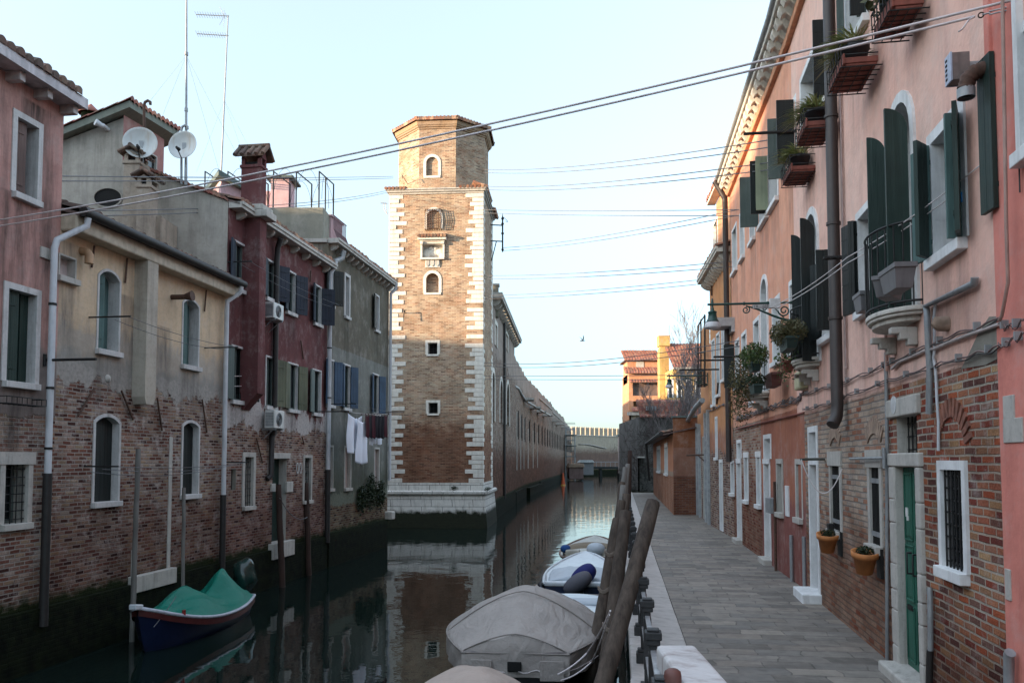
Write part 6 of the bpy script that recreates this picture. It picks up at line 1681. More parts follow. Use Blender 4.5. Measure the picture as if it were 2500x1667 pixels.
window(FH, Hs, M_HD, 0.08, 0.01, D_, STONE_W, sill=False, leaves=[(-1, 176, SH_GREEN, dict(w=0.22, y=-0.04, z0=M_HD['z0'], z1=M_HD['z1'] + .1))])
for h in (M_HF, M_HB):
 pl = 8 if h is M_HF else 0
 m1, m2 = (SH_BLACK, SH_BLACK) if h is M_HF else (SH_GREEN, SH_GREEN)
 window(FH, Hs, h, 0.12, 0.03, D_, STONE_W, sill=False, leaves=[(-1, 98, m1, dict(w=0.19, arch=True, z1=h['z1'] - .18)), (1, 92, m2, dict(w=0.22, arch=True, z1=h['z1'] - .2))], name='balcony_door', label='arched balcony door with dark bi-fold shutters')
d_ = window(FH, Hs, G_D1, 0.10, 0.02, 0.32, STONE_W, pane=SH_BROWN, sill=False, name='door', label='pale framed door without leaf in view')
mb = MB(); mb.box(G_D1['u0'] - 0.16, G_D1['u1'] + 0.16, -0.30, 0.1, ZG - 0.05, ZG + 0.15); mb.build('doorstep', STONE_W, d_, bevel=0.02)
window(FH, Hs, G_T1, 0.10, 0.02, 0.25, STONE_W, sill=False, mull=False, grl=None, label='transom light over the pale door')
for h in (G_W1, G_W2):
 w_ = window(FH, Hs, h, 0.11, 0.02, 0.12, STONE_D, pane=BLACK, mull=False, grl=(7, 0, 0.012), lintel=0.22, sillm_=STONE_D, label='tall ground floor window behind vertical bars')
 mb = MB()
 for f in (0.17, 0.86): zc = h['z1'] - (h['z1'] - h['z0']) * f; mb.box(h['u0'], h['u1'], -0.006, 0.002, zc - 0.03, zc + 0.03); mb.cut()
 mb.build('grille_band', ZINC, w_)
d_ = frame_mesh(G_D2, 0.11, 0.03, 0.11, STONE_D, Hs, FH, name='door', sill=True); d_['label'] = 'worn green panelled door in a stone frame'
u0, u1, z0, z1 = G_D2['u0'], G_D2['u1'], G_D2['z0'], G_D2['z1']; um = (u0 + u1) / 2
for (a, b) in ((u0, um - 0.004), (um + 0.004, u1)):
 mb = MB(); y0_ = 0.055
 mb.box(a, b, y0_, y0_ + 0.05, z0, z1)
 w_ = b - a
 for (f0, f1) in ((0.04, 0.30), (0.34, 0.60), (0.64, 0.96)):
  za, zb = z0 + (z1 - z0) * f0, z0 + (z1 - z0) * f1
  x0, x1 = a + w_ * 0.16, b - w_ * 0.16
  for (p, q, r_, s_) in ((x0 - .02, x1 + .02, za - .02, za), (x0 - .02, x1 + .02, zb, zb + .02), (x0 - .02, x0, za, zb), (x1, x1 + .02, za, zb)):
   mb.box(p, q, y0_ - 0.015, y0_, r_, s_)
  mb.box(x0 + 0.03, x1 - 0.03, y0_ - 0.010, y0_, za + 0.03, zb - 0.03)
 mb.build('door_leaf', DOOR_GREEN, d_, bevel=0.004, seg=1)
mb = MB()
for u in (um - 0.10, um + 0.10):
 mb.tube([(u, 0.05, z0 + 1.02), (u, 0.0, z0 + 1.02), (u, 0.0, z0 + 1.24), (u, 0.05, z0 + 1.24)], 0.012, 6)
mb.build('door_handle', IRON, d_)
mb = MB(); mb.box(um - 0.26, um - 0.08, 0.035, 0.055, z0 + 0.62, z0 + 0.67); mb.box(um - 0.24, um - 0.10, 0.03, 0.036, z0 + 0.632, z0 + 0.658); mb.build('letter_slot', IRON, d_)
mb = MB(); mb.box(um - 0.24, um - 0.17, 0.035, 0.055, z0 + 1.62, z0 + 1.72); mb.box(um - 0.20, um - 0.15, 0.034, 0.055, z0 + 1.58, z0 + 1.63); mb.build('bell_plate', paint('pale_enamel_plate', (0.6, 0.6, 0.58)), d_)
mb = MB(); mb.box(u0 - 0.15, u1 + 0.15, -0.22, 0.25, ZG - 0.05, ZG + 0.105); mb.build('doorstep', STONE_D, d_, bevel=0.02)
mb = MB(); rj = random.Random(3); z = ZG
while z < z1:
 hh = rj.uniform(0.22, 0.5)
 mb.box(u0 - 0.20 - rj.uniform(0, .03), u0 - 0.02 + 0.0, -0.045, 0.03, z + 0.003, min(z1, z + hh) - 0.003)
 mb.box(u1 + 0.02, u1 + 0.15 + rj.uniform(0, .03), -0.045, 0.03, z + 0.003, min(z1, z + hh) - 0.003); z += hh
mb.box(u0 - 0.24, u1 + 0.18, -0.05, 0.03, z1 + 0.005, z1 + 0.15); mb.box(u0 - 0.26, u1 + 0.14, -0.05, 0.03, G_T2['z1'] + 0.0, G_T2['z1'] + 0.2)
mb.build('stone_jambs', STONE_D, d_, bevel=0.015)
window(FH, Hs, G_T2, 0.0, 0.0, 0.22, STONE_D, pane=BLACK, sill=False, mull=False, grl=(5, 3, 0.10), label='dark barred transom over the green door')
a = FH.q(2195, 1015)
mb = MB(); mb.tube([(a[0] - 0.02, -0.055, a[1] + 0.12), (a[0] - 0.02, -0.04, a[1] + 0.12)], 0.10, 16); mb.build('door_number_disc', paint('white_enamel', (0.6, 0.6, 0.6)), d_)
w_ = window(FH, Hs, G_W3, 0.085, 0.03, 0.06, STONE_W, mull=False, grl=(6, 8, 0.0), sillm_=STONE_W, label='barred window in a fresh white stone frame')
def reliev(F, parent, uc, z, w, rise, n=11, mat=None, l=0.26, skip=()):
 mb = MB(); R = (w * w + rise * rise) / (2 * rise); th = math.asin(w / R)
 for k in range(n):
  t = -th + 2 * th * (k + .5) / n
  c = Vector((uc + (R + l / 2) * math.sin(t), 0, z - R + rise + (R + l / 2) * math.cos(t)))
  ax = Vector((math.cos(t), 0, -math.sin(t))) * 0.028; az = Vector((math.sin(t), 0, math.cos(t))) * (l / 2)
  mb.obox(c + Vector((0, -0.004, 0)), ax, Vector((0, 0.014, 0)), az)
 return mb.build('relieving_arch', mat, parent, F)
BRV = paint('old_arch_brick', (0.26, 0.105, 0.07), 0.9, 0.5, 9, bump=0.5)
BRP = paint('pale_arch_brick', (0.34, 0.24, 0.18), 0.9, 0.4, 9, bump=0.5)
reliev(FH, Hs, (G_W3['u0'] + G_W3['u1']) / 2, G_W3['z1'] + 0.22, 0.33, 0.26, 13, BRV, 0.17)
for h in (G_W1, G_W2): reliev(FH, Hs, (h['u0'] + h['u1']) / 2, h['z1'] + 0.30, 0.30, 0.12, 11, BRP, 0.19)
mb = MB(); P = [r5(935, 1568), r5(1000, 1440), r5(1060, 1310), r5(1110, 1230), r5(1150, 1170), r5(1225, 1165), r5(1232, 1480), r5(1120, 1540)]
mb.prism([FH.q(*p) for p in P][::-1], -0.006, 0.0); mb.build('cement_patch', W['greyplaster'], Hs, FH)
zfoot = FH.q(2062, 1040, 0.14)[1]; up = FH.q(2036, 600, 0.13)[0]
mb = MB(); mb.tube([(up, -0.13, zH + 0.0), (up, -0.13, zfoot + 0.30), (up + 0.03, -0.15, zfoot + 0.15), (up + 0.10, -0.22, zfoot + 0.03)], 0.085, 12); dp = mb.build('drainpipe', BPIPE, Hs, FH)
mb = MB()
for z in (10.6, 8.3, 6.75, 5.4): mb.tube([(up, -0.13, z - 0.02), (up, -0.13, z + 0.02)], 0.10, 12); mb.cut()
mb.build('pipe_clip', BPIPE, dp)
mb = MB(); mb.tube([(up + 0.14, -0.03, zH), (up + 0.14, -0.03, ZG + 3.6)], 0.014, 6); mb.build('conduit', paint('pinkish_conduit', (0.35, 0.25, 0.23)), Hs, FH)
def conduit(F, parent, pts, r, mat, off=None, name='conduit'):
 off = off or (r + 0.012)
 P = []
 for (px, py) in pts:
  q = F.q(px, py, off); P.append((q[0], -off, q[1]))
 mb = MB(); mb.tube(P, r, 8); return mb.build(name, mat, parent, F)
conduit(FH, Hs, [(2163, 860), (2166, 1100), (2166, 1310), (2166, 1612)], 0.022, ZINC)
conduit(FH, Hs, [r5(1035, 870), r5(1030, 915), r5(1020, 920), r5(660, 1090), r5(668, 1130), r5(680, 1400), r5(690, 1568), (2268, 1010)], 0.032, ZINC)
conduit(FH, Hs, [r5(735, 1070), r5(722, 1180), r5(730, 1420), r5(718, 1480), r5(735, 1568), r6(648, 240), r6(655, 340), r6(655, 480)], 0.014, WPIPE)
conduit(FH, Hs, [r5(352, 1290), r5(356, 1400), r5(362, 1560), (2165, 905)], 0.020, paint('pink_painted_conduit', (0.42, 0.26, 0.22)))
conduit(FH, Hs, [r6(612, 1120), r6(616, 1160), r6(618, 1420)], 0.028, ZINC); conduit(FH, Hs, [r6(616, 1415), r6(612, 1568), (2268, 1690)], 0.034, DPIPE)
conduit(FH, Hs, [r5(400, 1568), r5(460, 1515), r5(600, 1455), r5(650, 1430), r5(720, 1418), r5(830, 1370), r5(1000, 1305), r5(1225, 1228)], 0.017, paint('pale_cable_duct', (0.45, 0.38, 0.36)))
a = FH.q(*r5(832, 1225)); mb = MB(); mb.tube([(a[0], 0.02, a[1]), (a[0], -0.10, a[1]), (a[0], -0.13, a[1] - 0.02)], [0.07, 0.07, 0.03], 12); mb.build('round_vent', BRP, Hs, FH)
UND = paint('orange_underside_paint', (0.52, 0.26, 0.15), 0.8)
for (F_, P_) in ((FH, Hs), (FQ, Qs)):
 mb = MB(); mb.box(0, F_.L, -0.10, 0.02, zH - 0.14, zH + 0.02); mb.build('cornice_band', paint('orange_cornice_band', (0.54, 0.25, 0.14), 0.8), P_, F_, bevel=0.02)
 mb = MB(); n = int(F_.L / 0.42)
 for k in range(n):
  u = (k + 0.5) * F_.L / n
  Pp = [(0.0, 0.22), (-0.29, 0.22), (-0.31, 0.12), (-0.24, 0.02), (-0.17, 0.07), (-0.10, 0.0), (0.0, -0.04)]
  V = [(u - 0.10, a_ - 0.02, zH + 0.03 + b_) for a_, b_ in Pp] + [(u + 0.10, a_ - 0.02, zH + 0.03 + b_) for a_, b_ in Pp]; m = len(Pp)
  mb.add(V, [tuple(range(m)), tuple(range(2 * m - 1, m - 1, -1))] + [((i + 1) % m, i, m + i, m + (i + 1) % m) for i in range(m)]); mb.cut()
 mb.build('modillion', STONE, P_, F_, bevel=0.015, seg=1)
 mb = MB(); mb.box(0, F_.L, -0.37, 0.02, zH + 0.255, zH + 0.36); mb.build('cornice', STONE, P_, F_, bevel=0.03)
 mb = MB(); mb.tube([(0, -0.38, zH + 0.42), (F_.L, -0.38, zH + 0.42)], 0.07, 10); mb.build('gutter', ZINC, P_, F_)
 tile_roof(F_, P_, TILES, 0, F_.L, zH + 0.42, 15, 4.0, 0.30, seed=31)
TQ = [hz(FQ, 1789, 1799, zT0, zT1, 600), hz(FQ, 1808, 1817, zT0, zT1, 560), hz(FQ, 1832, 1843, zT0, zT1, 530), hz(FQ, 1855, 1874, zT0, zT1, 460), hz(FQ, 1879, 1899, zT0, zT1, 420), hz(FQ, 1923, 1945, zT0, zT1, 330)]
MQ = [hz(FQ, a, b, 5.5, 6.78, 820) for a, b in ((1796, 1804), (1812, 1822), (1842, 1854), (1889, 1904), (1932, 1946))]
AQ = hz(FQ, 1861, 1875, 4.98, 7.58, 800); AQ['arch'] = (AQ['u1'] - AQ['u0']) / 2
uT = FQ.u_at(1860, 1200)
gq = [hole_px(FQ, r3(376, 880), r3(412, 1480)), hole_px(FQ, r3(378, 728), r3(408, 842)), hole_px(FQ, r3(434, 838), r3(462, 1165)), hole_px(FQ, r3(528, 835), r3(558, 1200)),
      hole_px(FQ, r3(586, 885), r3(634, 1568)), hole_px(FQ, r3(586, 695), r3(634, 845)), hole_px(FQ, r3(684, 882), r3(728, 1262)), hole_px(FQ, r3(832, 888), r3(880, 1305))]
for i in (0, 4): gq[i]['z0'] = ZG + 0.03
wall(FQ, Qs, W['pinkH2'], 0, FQ.L, 4.37, zH, TQ + MQ + [AQ]); wall(FQ, Qs, W['pinkH2'], 0, uT, 0.6, 4.37, gq[:4], name='brick_wall'); wall(FQ, Qs, W['terra'], uT, FQ.L, 0.6, 4.37, gq[4:], name='plaster_foot')
body(FQ, Qs, W['pinkH2'], 0, FQ.L, 0.6, zH, 9)
lvs = [[], [], [], [(1, 92, SH_BLACK, dict(w=.34)), (-1, 92, SH_GREY, dict(w=.42))], [(-1, 92, SH_PALE, dict(w=.26))], [(1, 92, SH_BLACK, dict(w=.32)), (-1, 92, SH_GREY, dict(w=.34))]]
for h, l in zip(TQ, lvs): window(FQ, Qs, h, 0.09, 0.02, D_, STONE_W, leaves=l)
for k, h in enumerate(MQ): window(FQ, Qs, h, 0.10, 0.02, D_, STONE_W, leaves=[(1, 8, SH_GREEN, dict(y=0.14))] if k in (2,) else [(-1, 95, SH_BLACK, dict(w=.3))] if k == 0 else [])
window(FQ, Qs, AQ, 0.11, 0.03, D_, STONE_W, sill=False, name='balcony_door')
for k, h in enumerate(gq):
 if k in (0, 4):
  d_ = window(FQ, Qs, h, 0.10, 0.02, 0.30, STONE_W, pane=SH_BROWN, sill=False, name='door')
  mb = MB(); mb.box(h['u0'] - 0.1, h['u1'] + 0.1, -0.18, 0.1, ZG - 0.05, ZG + 0.12); mb.build('doorstep', STONE_D, d_, bevel=0.02)
  mb = MB(); mb.box(h['u0'] - 0.1, h['u1'] + 0.1, -0.035, 0.02, h['z1'] + 0.003, gq[k + 1]['z0'] - 0.003); mb.build('lintel', STONE_W, d_)
 elif k in (1, 5): window(FQ, Qs, h, 0.10, 0.02, 0.25, STONE_W, sill=False, mull=False)
 else: window(FQ, Qs, h, 0.10, 0.02, 0.24, STONE_W if k < 6 else STONE_D, pane=None if k < 6 else W['greyplaster'], lintel=0.15 if k < 4 else 0, mull=k < 6)
a = FQ.q(*r3(750, 1050)); b = FQ.q(*r3(778, 1290)); mb = MB(); mb.box(a[0], b[0], -0.03, 0.01, b[1], a[1]); mb.build('wall_cabinet', STONE_W, Qs, FQ, bevel=0.008)
a = FQ.q(*r3(466, 365)); b = FQ.q(*r3(504, 440)); mb = MB(); mb.box(a[0], b[0], -0.02, 0.01, b[1], a[1]); mb.build('notice_plaque', STONE_W, Qs, FQ)
a = FH.q(*r3(830, 190), 0.1); b = FH.q(*r3(875, 305), 0.1)
t_ = fthing('meter_box', 'cream meter box on the pink wall under the far stone balcony', 'meter box', FH); mb = MB(); mb.box(a[0], b[0], -0.14, 0.0, b[1], a[1]); mb.build('box_body', paint('cream_enamel', (0.52, 0.48, 0.30), 0.5), t_, FH, bevel=0.02)
mb = MB(); mb.box(a[0] + 0.02, b[0] - 0.02, -0.146, -0.139, b[1] + 0.03, a[1] - 0.03); mb.build('box_door', paint('cream_enamel_door', (0.56, 0.52, 0.34), 0.5), t_, FH)
t_ = fthing('pipe_box', 'grey junction box on a pole beside the second doorway of the terracotta house', 'junction box', FQ); a = FQ.q(*r3(612, 1140), 0.1); b = FQ.q(*r3(648, 1265), 0.1)
mb = MB(); mb.box(a[0], b[0], -0.16, 0.0, b[1], a[1]); mb.build('box_body', ZINC, t_, FQ, bevel=0.01); a = FQ.q(*r3(650, 1020), 0.1)
mb = MB(); mb.tube([(a[0], -0.07, a[1]), (a[0], -0.07, ZG)], 0.03, 8); mb.build('pole', RUST, t_, FQ)
for (x, y0_) in ((788, 1430), (885, 1440)):
 a = FQ.q(*r3(x, y0_), 0.05); mb = MB(); mb.tube([(a[0], -0.05, a[1]), (a[0], -0.05, ZG)], 0.035, 8); mb.build('conduit', ZINC, Qs, FQ)
uq = 0.06
mb = MB(); mb.tube([(uq, -0.45, zH + 0.35), (uq, -0.3, zH + 0.1), (uq, -0.15, zH - 0.2), (uq, -0.14, 3.35)], 0.085, 10); mb.build('drainpipe', BPIPE, Qs, FQ)
a = FQ.q(*r2(318, 1155), 0.3)
mb = MB(); mb.box(-0.15, 0.75, -0.55, 0.0, 7.35, 7.60); mb.prism([(-0.15, 7.35), (0.75, 7.35), (0.75, 7.18), (-0.15, 7.18)], -0.10, 0.0); mb.build('window_canopy', paint('grey_canopy_cloth', (0.36, 0.36, 0.36)), Qs, FQ)
zI = 9.75
hI = [hz(FI, 1741.5, 1748, 8.35, 9.35, 640) if 0 else hz(FI, 1738.5, 1744.5, 5.35, 7.55, 830), hz(FI, 1750, 1756.5, 5.6, 7.6, 830), hz(FI, 1763, 1768.5, 6.0, 7.7, 830), hole_px(FI, r3(211, 545), r3(226, 835)), hole_px(FI, r3(243, 875), r3(268, 1400)), hole_px(FI, r3(330, 880), r3(354, 1110))]
hI[4]['z0'] = ZG + 0.03
wall(FI, Is, W['orangeI'], 0, FI.L, 0.6, zI, hI); body(FI, Is, W['orangeI'], 0, FI.L, 0.6, zI, 8)
for k, h in enumerate(hI):
 if k < 2: window(FI, Is, h, 0.08, 0.02, 0.14, STONE_W, pane=SH_TEAL, mull=False, label='window closed by pale teal shutters')
 elif k == 4: window(FI, Is, h, 0.11, 0.02, 0.3, STONE_W, pane=SH_BLACK, sill=False, name='door')
 else: window(FI, Is, h, 0.09, 0.02, 0.2, STONE_W, mull=False)
cornice(FI, Is, STONE, -0.1, FI.L, zI + 0.16, 0.42, 0.16, 0.42, 0.15, 0.26, 0.3)
tile_roof(FI, Is, TILES, 0, FI.L, zI + 0.2, 16, 3, 0.4, seed=33)
FI2 = Face(tuple(FI.w(1.05, 0.12)[:2]), tuple(FI.w(FI.L - 0.25, 0.12)[:2])); zI2 = 12.35
hA2 = [hz(FI2, 1742, 1752, 10.35, 11.75, 550)]
wall(FI2, Is, W['orangeK'], 0, FI2.L, zI, zI2, hA2, name='attic_wall'); window(FI2, Is, hA2[0], 0.08, 0.02, 0.1, STONE_W, pane=SH_GREY, label='attic window with grey shutters')
mb = MB(); mb.quad((0, 0, zI), (0, 0, zI2), (0, 3, zI2 + 0.0), (0, 3, zI)); mb.quad((FI2.L, 0, zI), (FI2.L, 3, zI), (FI2.L, 3, zI2), (FI2.L, 0, zI2))
mb.poly([(0, 0.0, zI2), (0, 3, zI2), (0, 1.5, zI2 + 1.0)]); mb.build('attic_side', W['orangeK'], Is, FI2)
mb = MB(); mb.box(-0.2, FI2.L, -0.3, 0.0, zI2, zI2 + 0.14); mb.build('attic_cornice', STONE, Is, FI2, bevel=0.02)
tile_roof(FI2, Is, TILES_R, -0.1, FI2.L, zI2 + 0.12, 30, 1.5, 0.3, seed=34, period=0.2)
iron_bars(FI, Is, [(r3(228, 265), r3(214, 425)), (r2(178, 925), r2(176, 1010))], r=0.03)
Js = fthing('low_shop_front', 'low orange front with pale grey pilasters between the orange house and the brown block', 'house', FJ)
hJ = [hz(FJ, 1708, 1712, ZG + .03, 3.9, 1150), hz(FJ, 1717, 1722, ZG + .03, 4.3, 1150)]
wall(FJ, Js, W['orangeI'], 0, FJ.L, 0.6, 5.35, hJ); body(FJ, Js, W['orangeI'], 0, FJ.L, 0.6, 5.35, 5)
for h in hJ: window(FJ, Js, h, 0.05, 0.02, 0.2, STONE_D, pane=SH_TEAL, sill=False, mull=False, name='door')
mb = MB()
for (p, zt) in ((1704, 5.0), (1711, 4.9), (1726, 5.2), (1733, 5.25)):
 u = FJ.u_at(p, 1150); mb.box(u - 0.12, u + 0.12, -0.10, 0.0, 0.9, zt); mb.cut()
mb.build('pilaster', paint('pale_blue_grey_paint', (0.36, 0.38, 0.39)), Js, FJ, bevel=0.01)
mb = MB(); mb.tube([(-0.3, -0.4, 5.1), (FJ.L * 0.6, -0.35, 5.45), (FJ.L, -0.3, 5.55)], 0.10, 8); mb.build('gutter', ZINC, Js, FJ)
wall(Face((7.72, 33.4), (7.12, 29.3)), Js, W['orangeI'], 0, 4.1, 5.35, 8.6, [], name='upper_wall')
t_ = fthing('balcony_cage', 'tall black iron balcony cage on the orange house corner', 'balcony', FI); mb = MB(); o = Vector(t_.location)
for (px, yt, yb, Yk) in ((1704, 795, 945, 31), (1711, 780, 945, 30.6), (1720, 768, 945, 30), (1721, 770, 945, 29.6)):
 p = atY(px, yt, Yk); q = atY(px, yb, Yk); mb.tube([FI_ for FI_ in (p, q)], 0.028, 5)
for y_ in (0, 1):
 p = [atY(1704, 795 if y_ == 0 else 862, 31), atY(1721, 769 if y_ == 0 else 860, 29.6)]; mb.tube(p, 0.025, 5)
for k in range(6):
 f = k / 5; mb.tube([atY(1704 + 17 * f, 905, 31 - 1.4 * f), atY(1704 + 17 * f, 945, 31 - 1.4 * f)], 0.018, 4)
mb.tube([atY(1704, 905, 31), atY(1721, 905, 29.6)], 0.03, 5)
ob = mb.build('bars', IRON); ob.parent = t_; ob.matrix_parent_inverse = (Matrix.Translation(t_.location) @ Matrix.Rotation(t_.rotation_euler[2], 4, 'Z')).inverted()
FB1 = Face((6.94, 35.3), (8.25, 35.3)); FB2 = Face((9.9, 57.5), (6.94, 35.3))
Bs = fthing('brown_block', 'brown plaster and brick block facing down the quay where the path narrows', 'building', FB1)
zb1 = FB1.q(1670, 1019)[1]; zb2 = FB1.q(1642, 1059)[1]
wall(FB1, Bs, W['brownJ'], 0, FB1.L, 0.6, zb1, []); FBs = Face((8.2, 41.3), (6.94, 35.3)); wall(FBs, Bs, W['brownJ'], 0, FBs.L, 3, zb1, [], name='side_wall'); mb = MB(); mb.quad((0.02, 0.05, zb1 - .02), (FB1.L, 0.05, zb1 - .02), (FB1.L + 1, 6, zb1 - .02), (1.2, 6, zb1 - .02)); mb.build('flat_roof', SH_GREY, Bs, FB1)
mb = MB(); mb.box(-0.06, FB1.L, -0.06, 0.2, zb1, zb1 + 0.07); mb.build('coping', SH_GREY, Bs, FB1)
hB2 = [hole_px(FB2, (1604.5, 1095), (1612.5, 1156)), hole_px(FB2, (1623.5, 1094), (1630.5, 1159))]
c4b = lambda x, y: (1500 + x / 2.85, 750 + y / 2.85)
for h in hB2: h['z0'], h['z1'] = 2.75, 4.05
wall(FB2, Bs, W['orangeJ'], 0, FB2.L, 0.6, zb2, hB2, name='canal_side_wall')
for h in hB2: window(FB2, Bs, h, 0.22, 0.03, 0.15, STONE_W, mull=False)
tile_roof(FB2, Bs, TILES, 0, FB2.L, zb2 + 0.05, 12, 1.0, 0.45, seed=41, sub=4)
mb = MB(); mb.tube([(0, -0.5, zb2 + 0.03), (FB2.L, -0.5, zb2 + 0.03)], 0.09, 8); mb.tube([(0.6, -0.5, zb2), (0.6, -0.3, 2.0)], 0.08, 8); mb.build('gutter', DPIPE, Bs, FB2)
t_ = thing('wall_bracket', 'rusty iron arm sticking out in front of the brown block', 'iron bracket', (7.6, 31.5, 4.0)); o = Vector(t_.location); mb = MB()
mb.tube([atY(1677, 1111, 32) - o, atY(1718, 1110, 31.2) - o], 0.035, 5); mb.tube([atY(1704, 1111, 32) - o, atY(1718, 1124, 31.2) - o], 0.03, 5); mb.build('arm', RUST, t_)
FDk = Face((10.6, 62), (15.5, 66)); 
Ds = thing('dark_stone_house', 'dark stone house with a red tiled roof behind the brown block', 'house', (10.2, 62, 0))
x0 = atY(1564, 1100, 64).x; x1 = atY(1642, 1100, 64).x + 3.5
FK1 = Face((x0, 64.0), (x1, 64.0)); zk = FK1.q(1600, 1018)[1]
wall(FK1, Ds, W['darkstone'], 0, FK1.L, 0, zk, []); body(FK1, Ds, W['darkstone'], 0, FK1.L, 0, zk, 10)
mb = MB(); mb.box(-0.1, 0.0, 0, 12, 0, zk); mb.build('side_buttress', W['darkstone'], Ds, FK1)
tile_roof(FK1, Ds, TILES_R, -0.05, FK1.L, zk + 0.02, 33, 2.4, 0.25, period=0.28, row=0.45, seed=44, sub=5)
q = FK1.q(1591, 998); mb = MB(); mb.box(q[0] - 0.35, q[0] + 0.35, -0.05, 0.6, q[1] - 0.1, q[1] + 0.22); mb.build('skylight', ZINC, Ds, FK1)
YK = 98
x0 = atY(1536, 1000, YK).x; x1 = atY(1614, 1000, YK).x
FKK = Face((x0, YK), (x1, YK)); Ks = fthing('apricot_house', 'tall apricot house with stepped tiled roofs and a glazed loggia beyond the quay', 'house', FKK)
zka = FKK.q(1570, 878)[1]; zkb = FKK.q(1570, 912)[1]; 
lo = [hz(FKK, 1545, 1608, FKK.q(1570, 966)[1], FKK.q(1570, 932)[1], 950), hz(FKK, 1546, 1562, FKK.q(1570, 992)[1], FKK.q(1570, 979)[1], 985)]
wall(FKK, Ks, W['orangeK'], 0, FKK.L, FKK.q(1570, 1008)[1], zkb, lo); wall(FKK, Ks, W['whiteK'], 0.25, FKK.L, 0, FKK.q(1570, 1008)[1], [], name='lower_wall')
for h in lo: window(FKK, Ks, h, 0.0, 0, 0.3, STONE_W, pane=SH_BROWN if h is lo[0] else None, sill=False, mull=False, name='loggia')
mb = MB(); mb.box(-0.25, FKK.L, -0.6, 0.0, FKK.q(1570, 1012)[1] - 0.1, FKK.q(1570, 1008)[1] + 0.1); mb.build('ledge', STONE_D, Ks, FKK)
body(FKK, Ks, W['orangeK'], 0, FKK.L, 0, zkb, 6)
mb = MB(); mb.box(0, FKK.L, 1.2, 5, zkb - 1, zka); upr = mb.build('upper_block', W['orangeK'], Ks, FKK)
a = FKK.q(1553, 878, -1.2); b = FKK.q(1572, 901, -1.2); mb = MB(); mb.box(a[0], b[0], 1.15, 1.25, b[1], a[1]); mb.build('window', STONE_D, upr)
mb = MB(); mb.box(-0.4, FKK.L + 0.3, 0.7, 5.5, zka, zka + 0.1); mb.build('eaves', SH_BROWN, upr)
tile_roof(FKK, Ks, TILES_R, -0.5, FKK.L + 0.3, zkb + 0.05, 26, 1.6, 0.5, period=0.34, row=0.6, seed=45, sub=4)
FKu = Face((x0, YK + 1.2), (x1, YK + 1.2)); tile_roof(FKu, Ks, TILES_R, -0.4, FKu.L + 0.3, zka + 0.1, 24, 3.4, 0.5, period=0.34, row=0.6, seed=46, sub=4)
FKl = Face((x0, YK - 0.02), (x1, YK - 0.02)); tile_roof(FKl, Ks, TILES_R, 0.1, FKl.L, FKK.q(1570, 933)[1], 28, 0.2, 0.5, period=0.34, row=0.6, seed=47, sub=4)
FKm = Face((x0 + .3, YK - 0.3), (x0 + 1.5, YK - .3)); tile_roof(FKm, Ks, TILES_R, 0, 1.3, FKK.q(1555, 1004)[1], 38, 0.6, 0.4, period=0.34, row=0.6, seed=48, sub=4)
a = atY(1610, 1000, 88); b = atY(1637, 1000, 88); FKC = Face((a.x, 88), (b.x, 88))
t_ = fthing('chimney', 'tall square cream chimney glowing in the sun beyond the brown block', 'chimney', FKC); zc = FKC.q(1624, 820)[1]
mb = MB(); mb.box(0.06, FKC.L - .1, 0, 1.2, 2, FKC.q(1624, 850)[1]); mb.box(0, FKC.L, -0.08, 1.28, FKC.q(1624, 850)[1] + .25, zc); mb.box(0.15, FKC.L - .2, 0.1, 1.1, FKC.q(1624, 850)[1], FKC.q(1624, 850)[1] + .25); mb.build('shaft', W['yellowL'], t_, FKC)
mb = MB(); mb.box(-0.06, FKC.L + .06, -0.14, 1.34, zc, zc + 0.12); mb.build('cap', STONE_T, t_, FKC)
a = atY(1643, 1000, 84); b = atY(1790, 1000, 84); FY = Face((a.x, 84), (b.x, 84)); Ys = fthing('yellow_house', 'yellow house with a long red roof half hidden behind bare trees', 'house', FY)
zy = FY.q(1650, 900)[1]; hy = [hz(FY, 1633 + 22 * k, 1641 + 22 * k, zy - 3.0, zy - 1.2, 940) for k in range(4)]
wall(FY, Ys, W['yellowL'], 0, FY.L, 0, zy, hy); body(FY, Ys, W['yellowL'], 0, FY.L, 0, zy, 8)
for h in hy: window(FY, Ys, h, 0.15, 0.02, 0.2, STONE_W, mull=False, sill=False)
cornice(FY, Ys, STONE_D, 0, FY.L, zy + 0.1, 0.5, 0.2, 1.0, 0.2, 0.3, 0.35); tile_roof(FY, Ys, TILES_R, 0, FY.L, zy + 0.15, 30, 5.0, 0.5, period=0.34, row=0.6, seed=50, sub=4)
for k, (px0, px1, py, Yk, lab, m) in enumerate(((1519, 1540, 1062, 150, 'low rose coloured building at the far right end of the canal', 'pinkgrey'), (1537, 1560, 1040, 112, 'narrow whitewashed building in front of the apricot house', 'whiteK'))):
 a = atY(px0, 1100, Yk); b = atY(px1, 1100, Yk); f = Face((a.x, Yk), (b.x, Yk)); t_ = fthing('far_building', lab, 'building', f); z1_ = f.q(px0, py)[1]
 hs_ = [dict(u0=f.L * .35, u1=f.L * .35 + .9, z0=z1_ - 3.2, z1=z1_ - 1.6)]
 wall(f, t_, W[m], 0, f.L, 0, z1_, hs_); body(f, t_, W[m], 0, f.L, 0, z1_, 6); window(f, t_, hs_[0], .1, .02, .2, STONE_W, mull=False); mb = MB(); mb.box(-.3, f.L + .3, -.3, 6.2, z1_, z1_ + .25); mb.build('roof', SH_GREY, t_, f)
flat = Face((10.4, 60), (30, 190))
Rb = fthing('far_garden_wall', 'dark ivy grown wall on the right bank beyond the brown block', 'wall', Face((22.5, 150), (9.2, 60)))
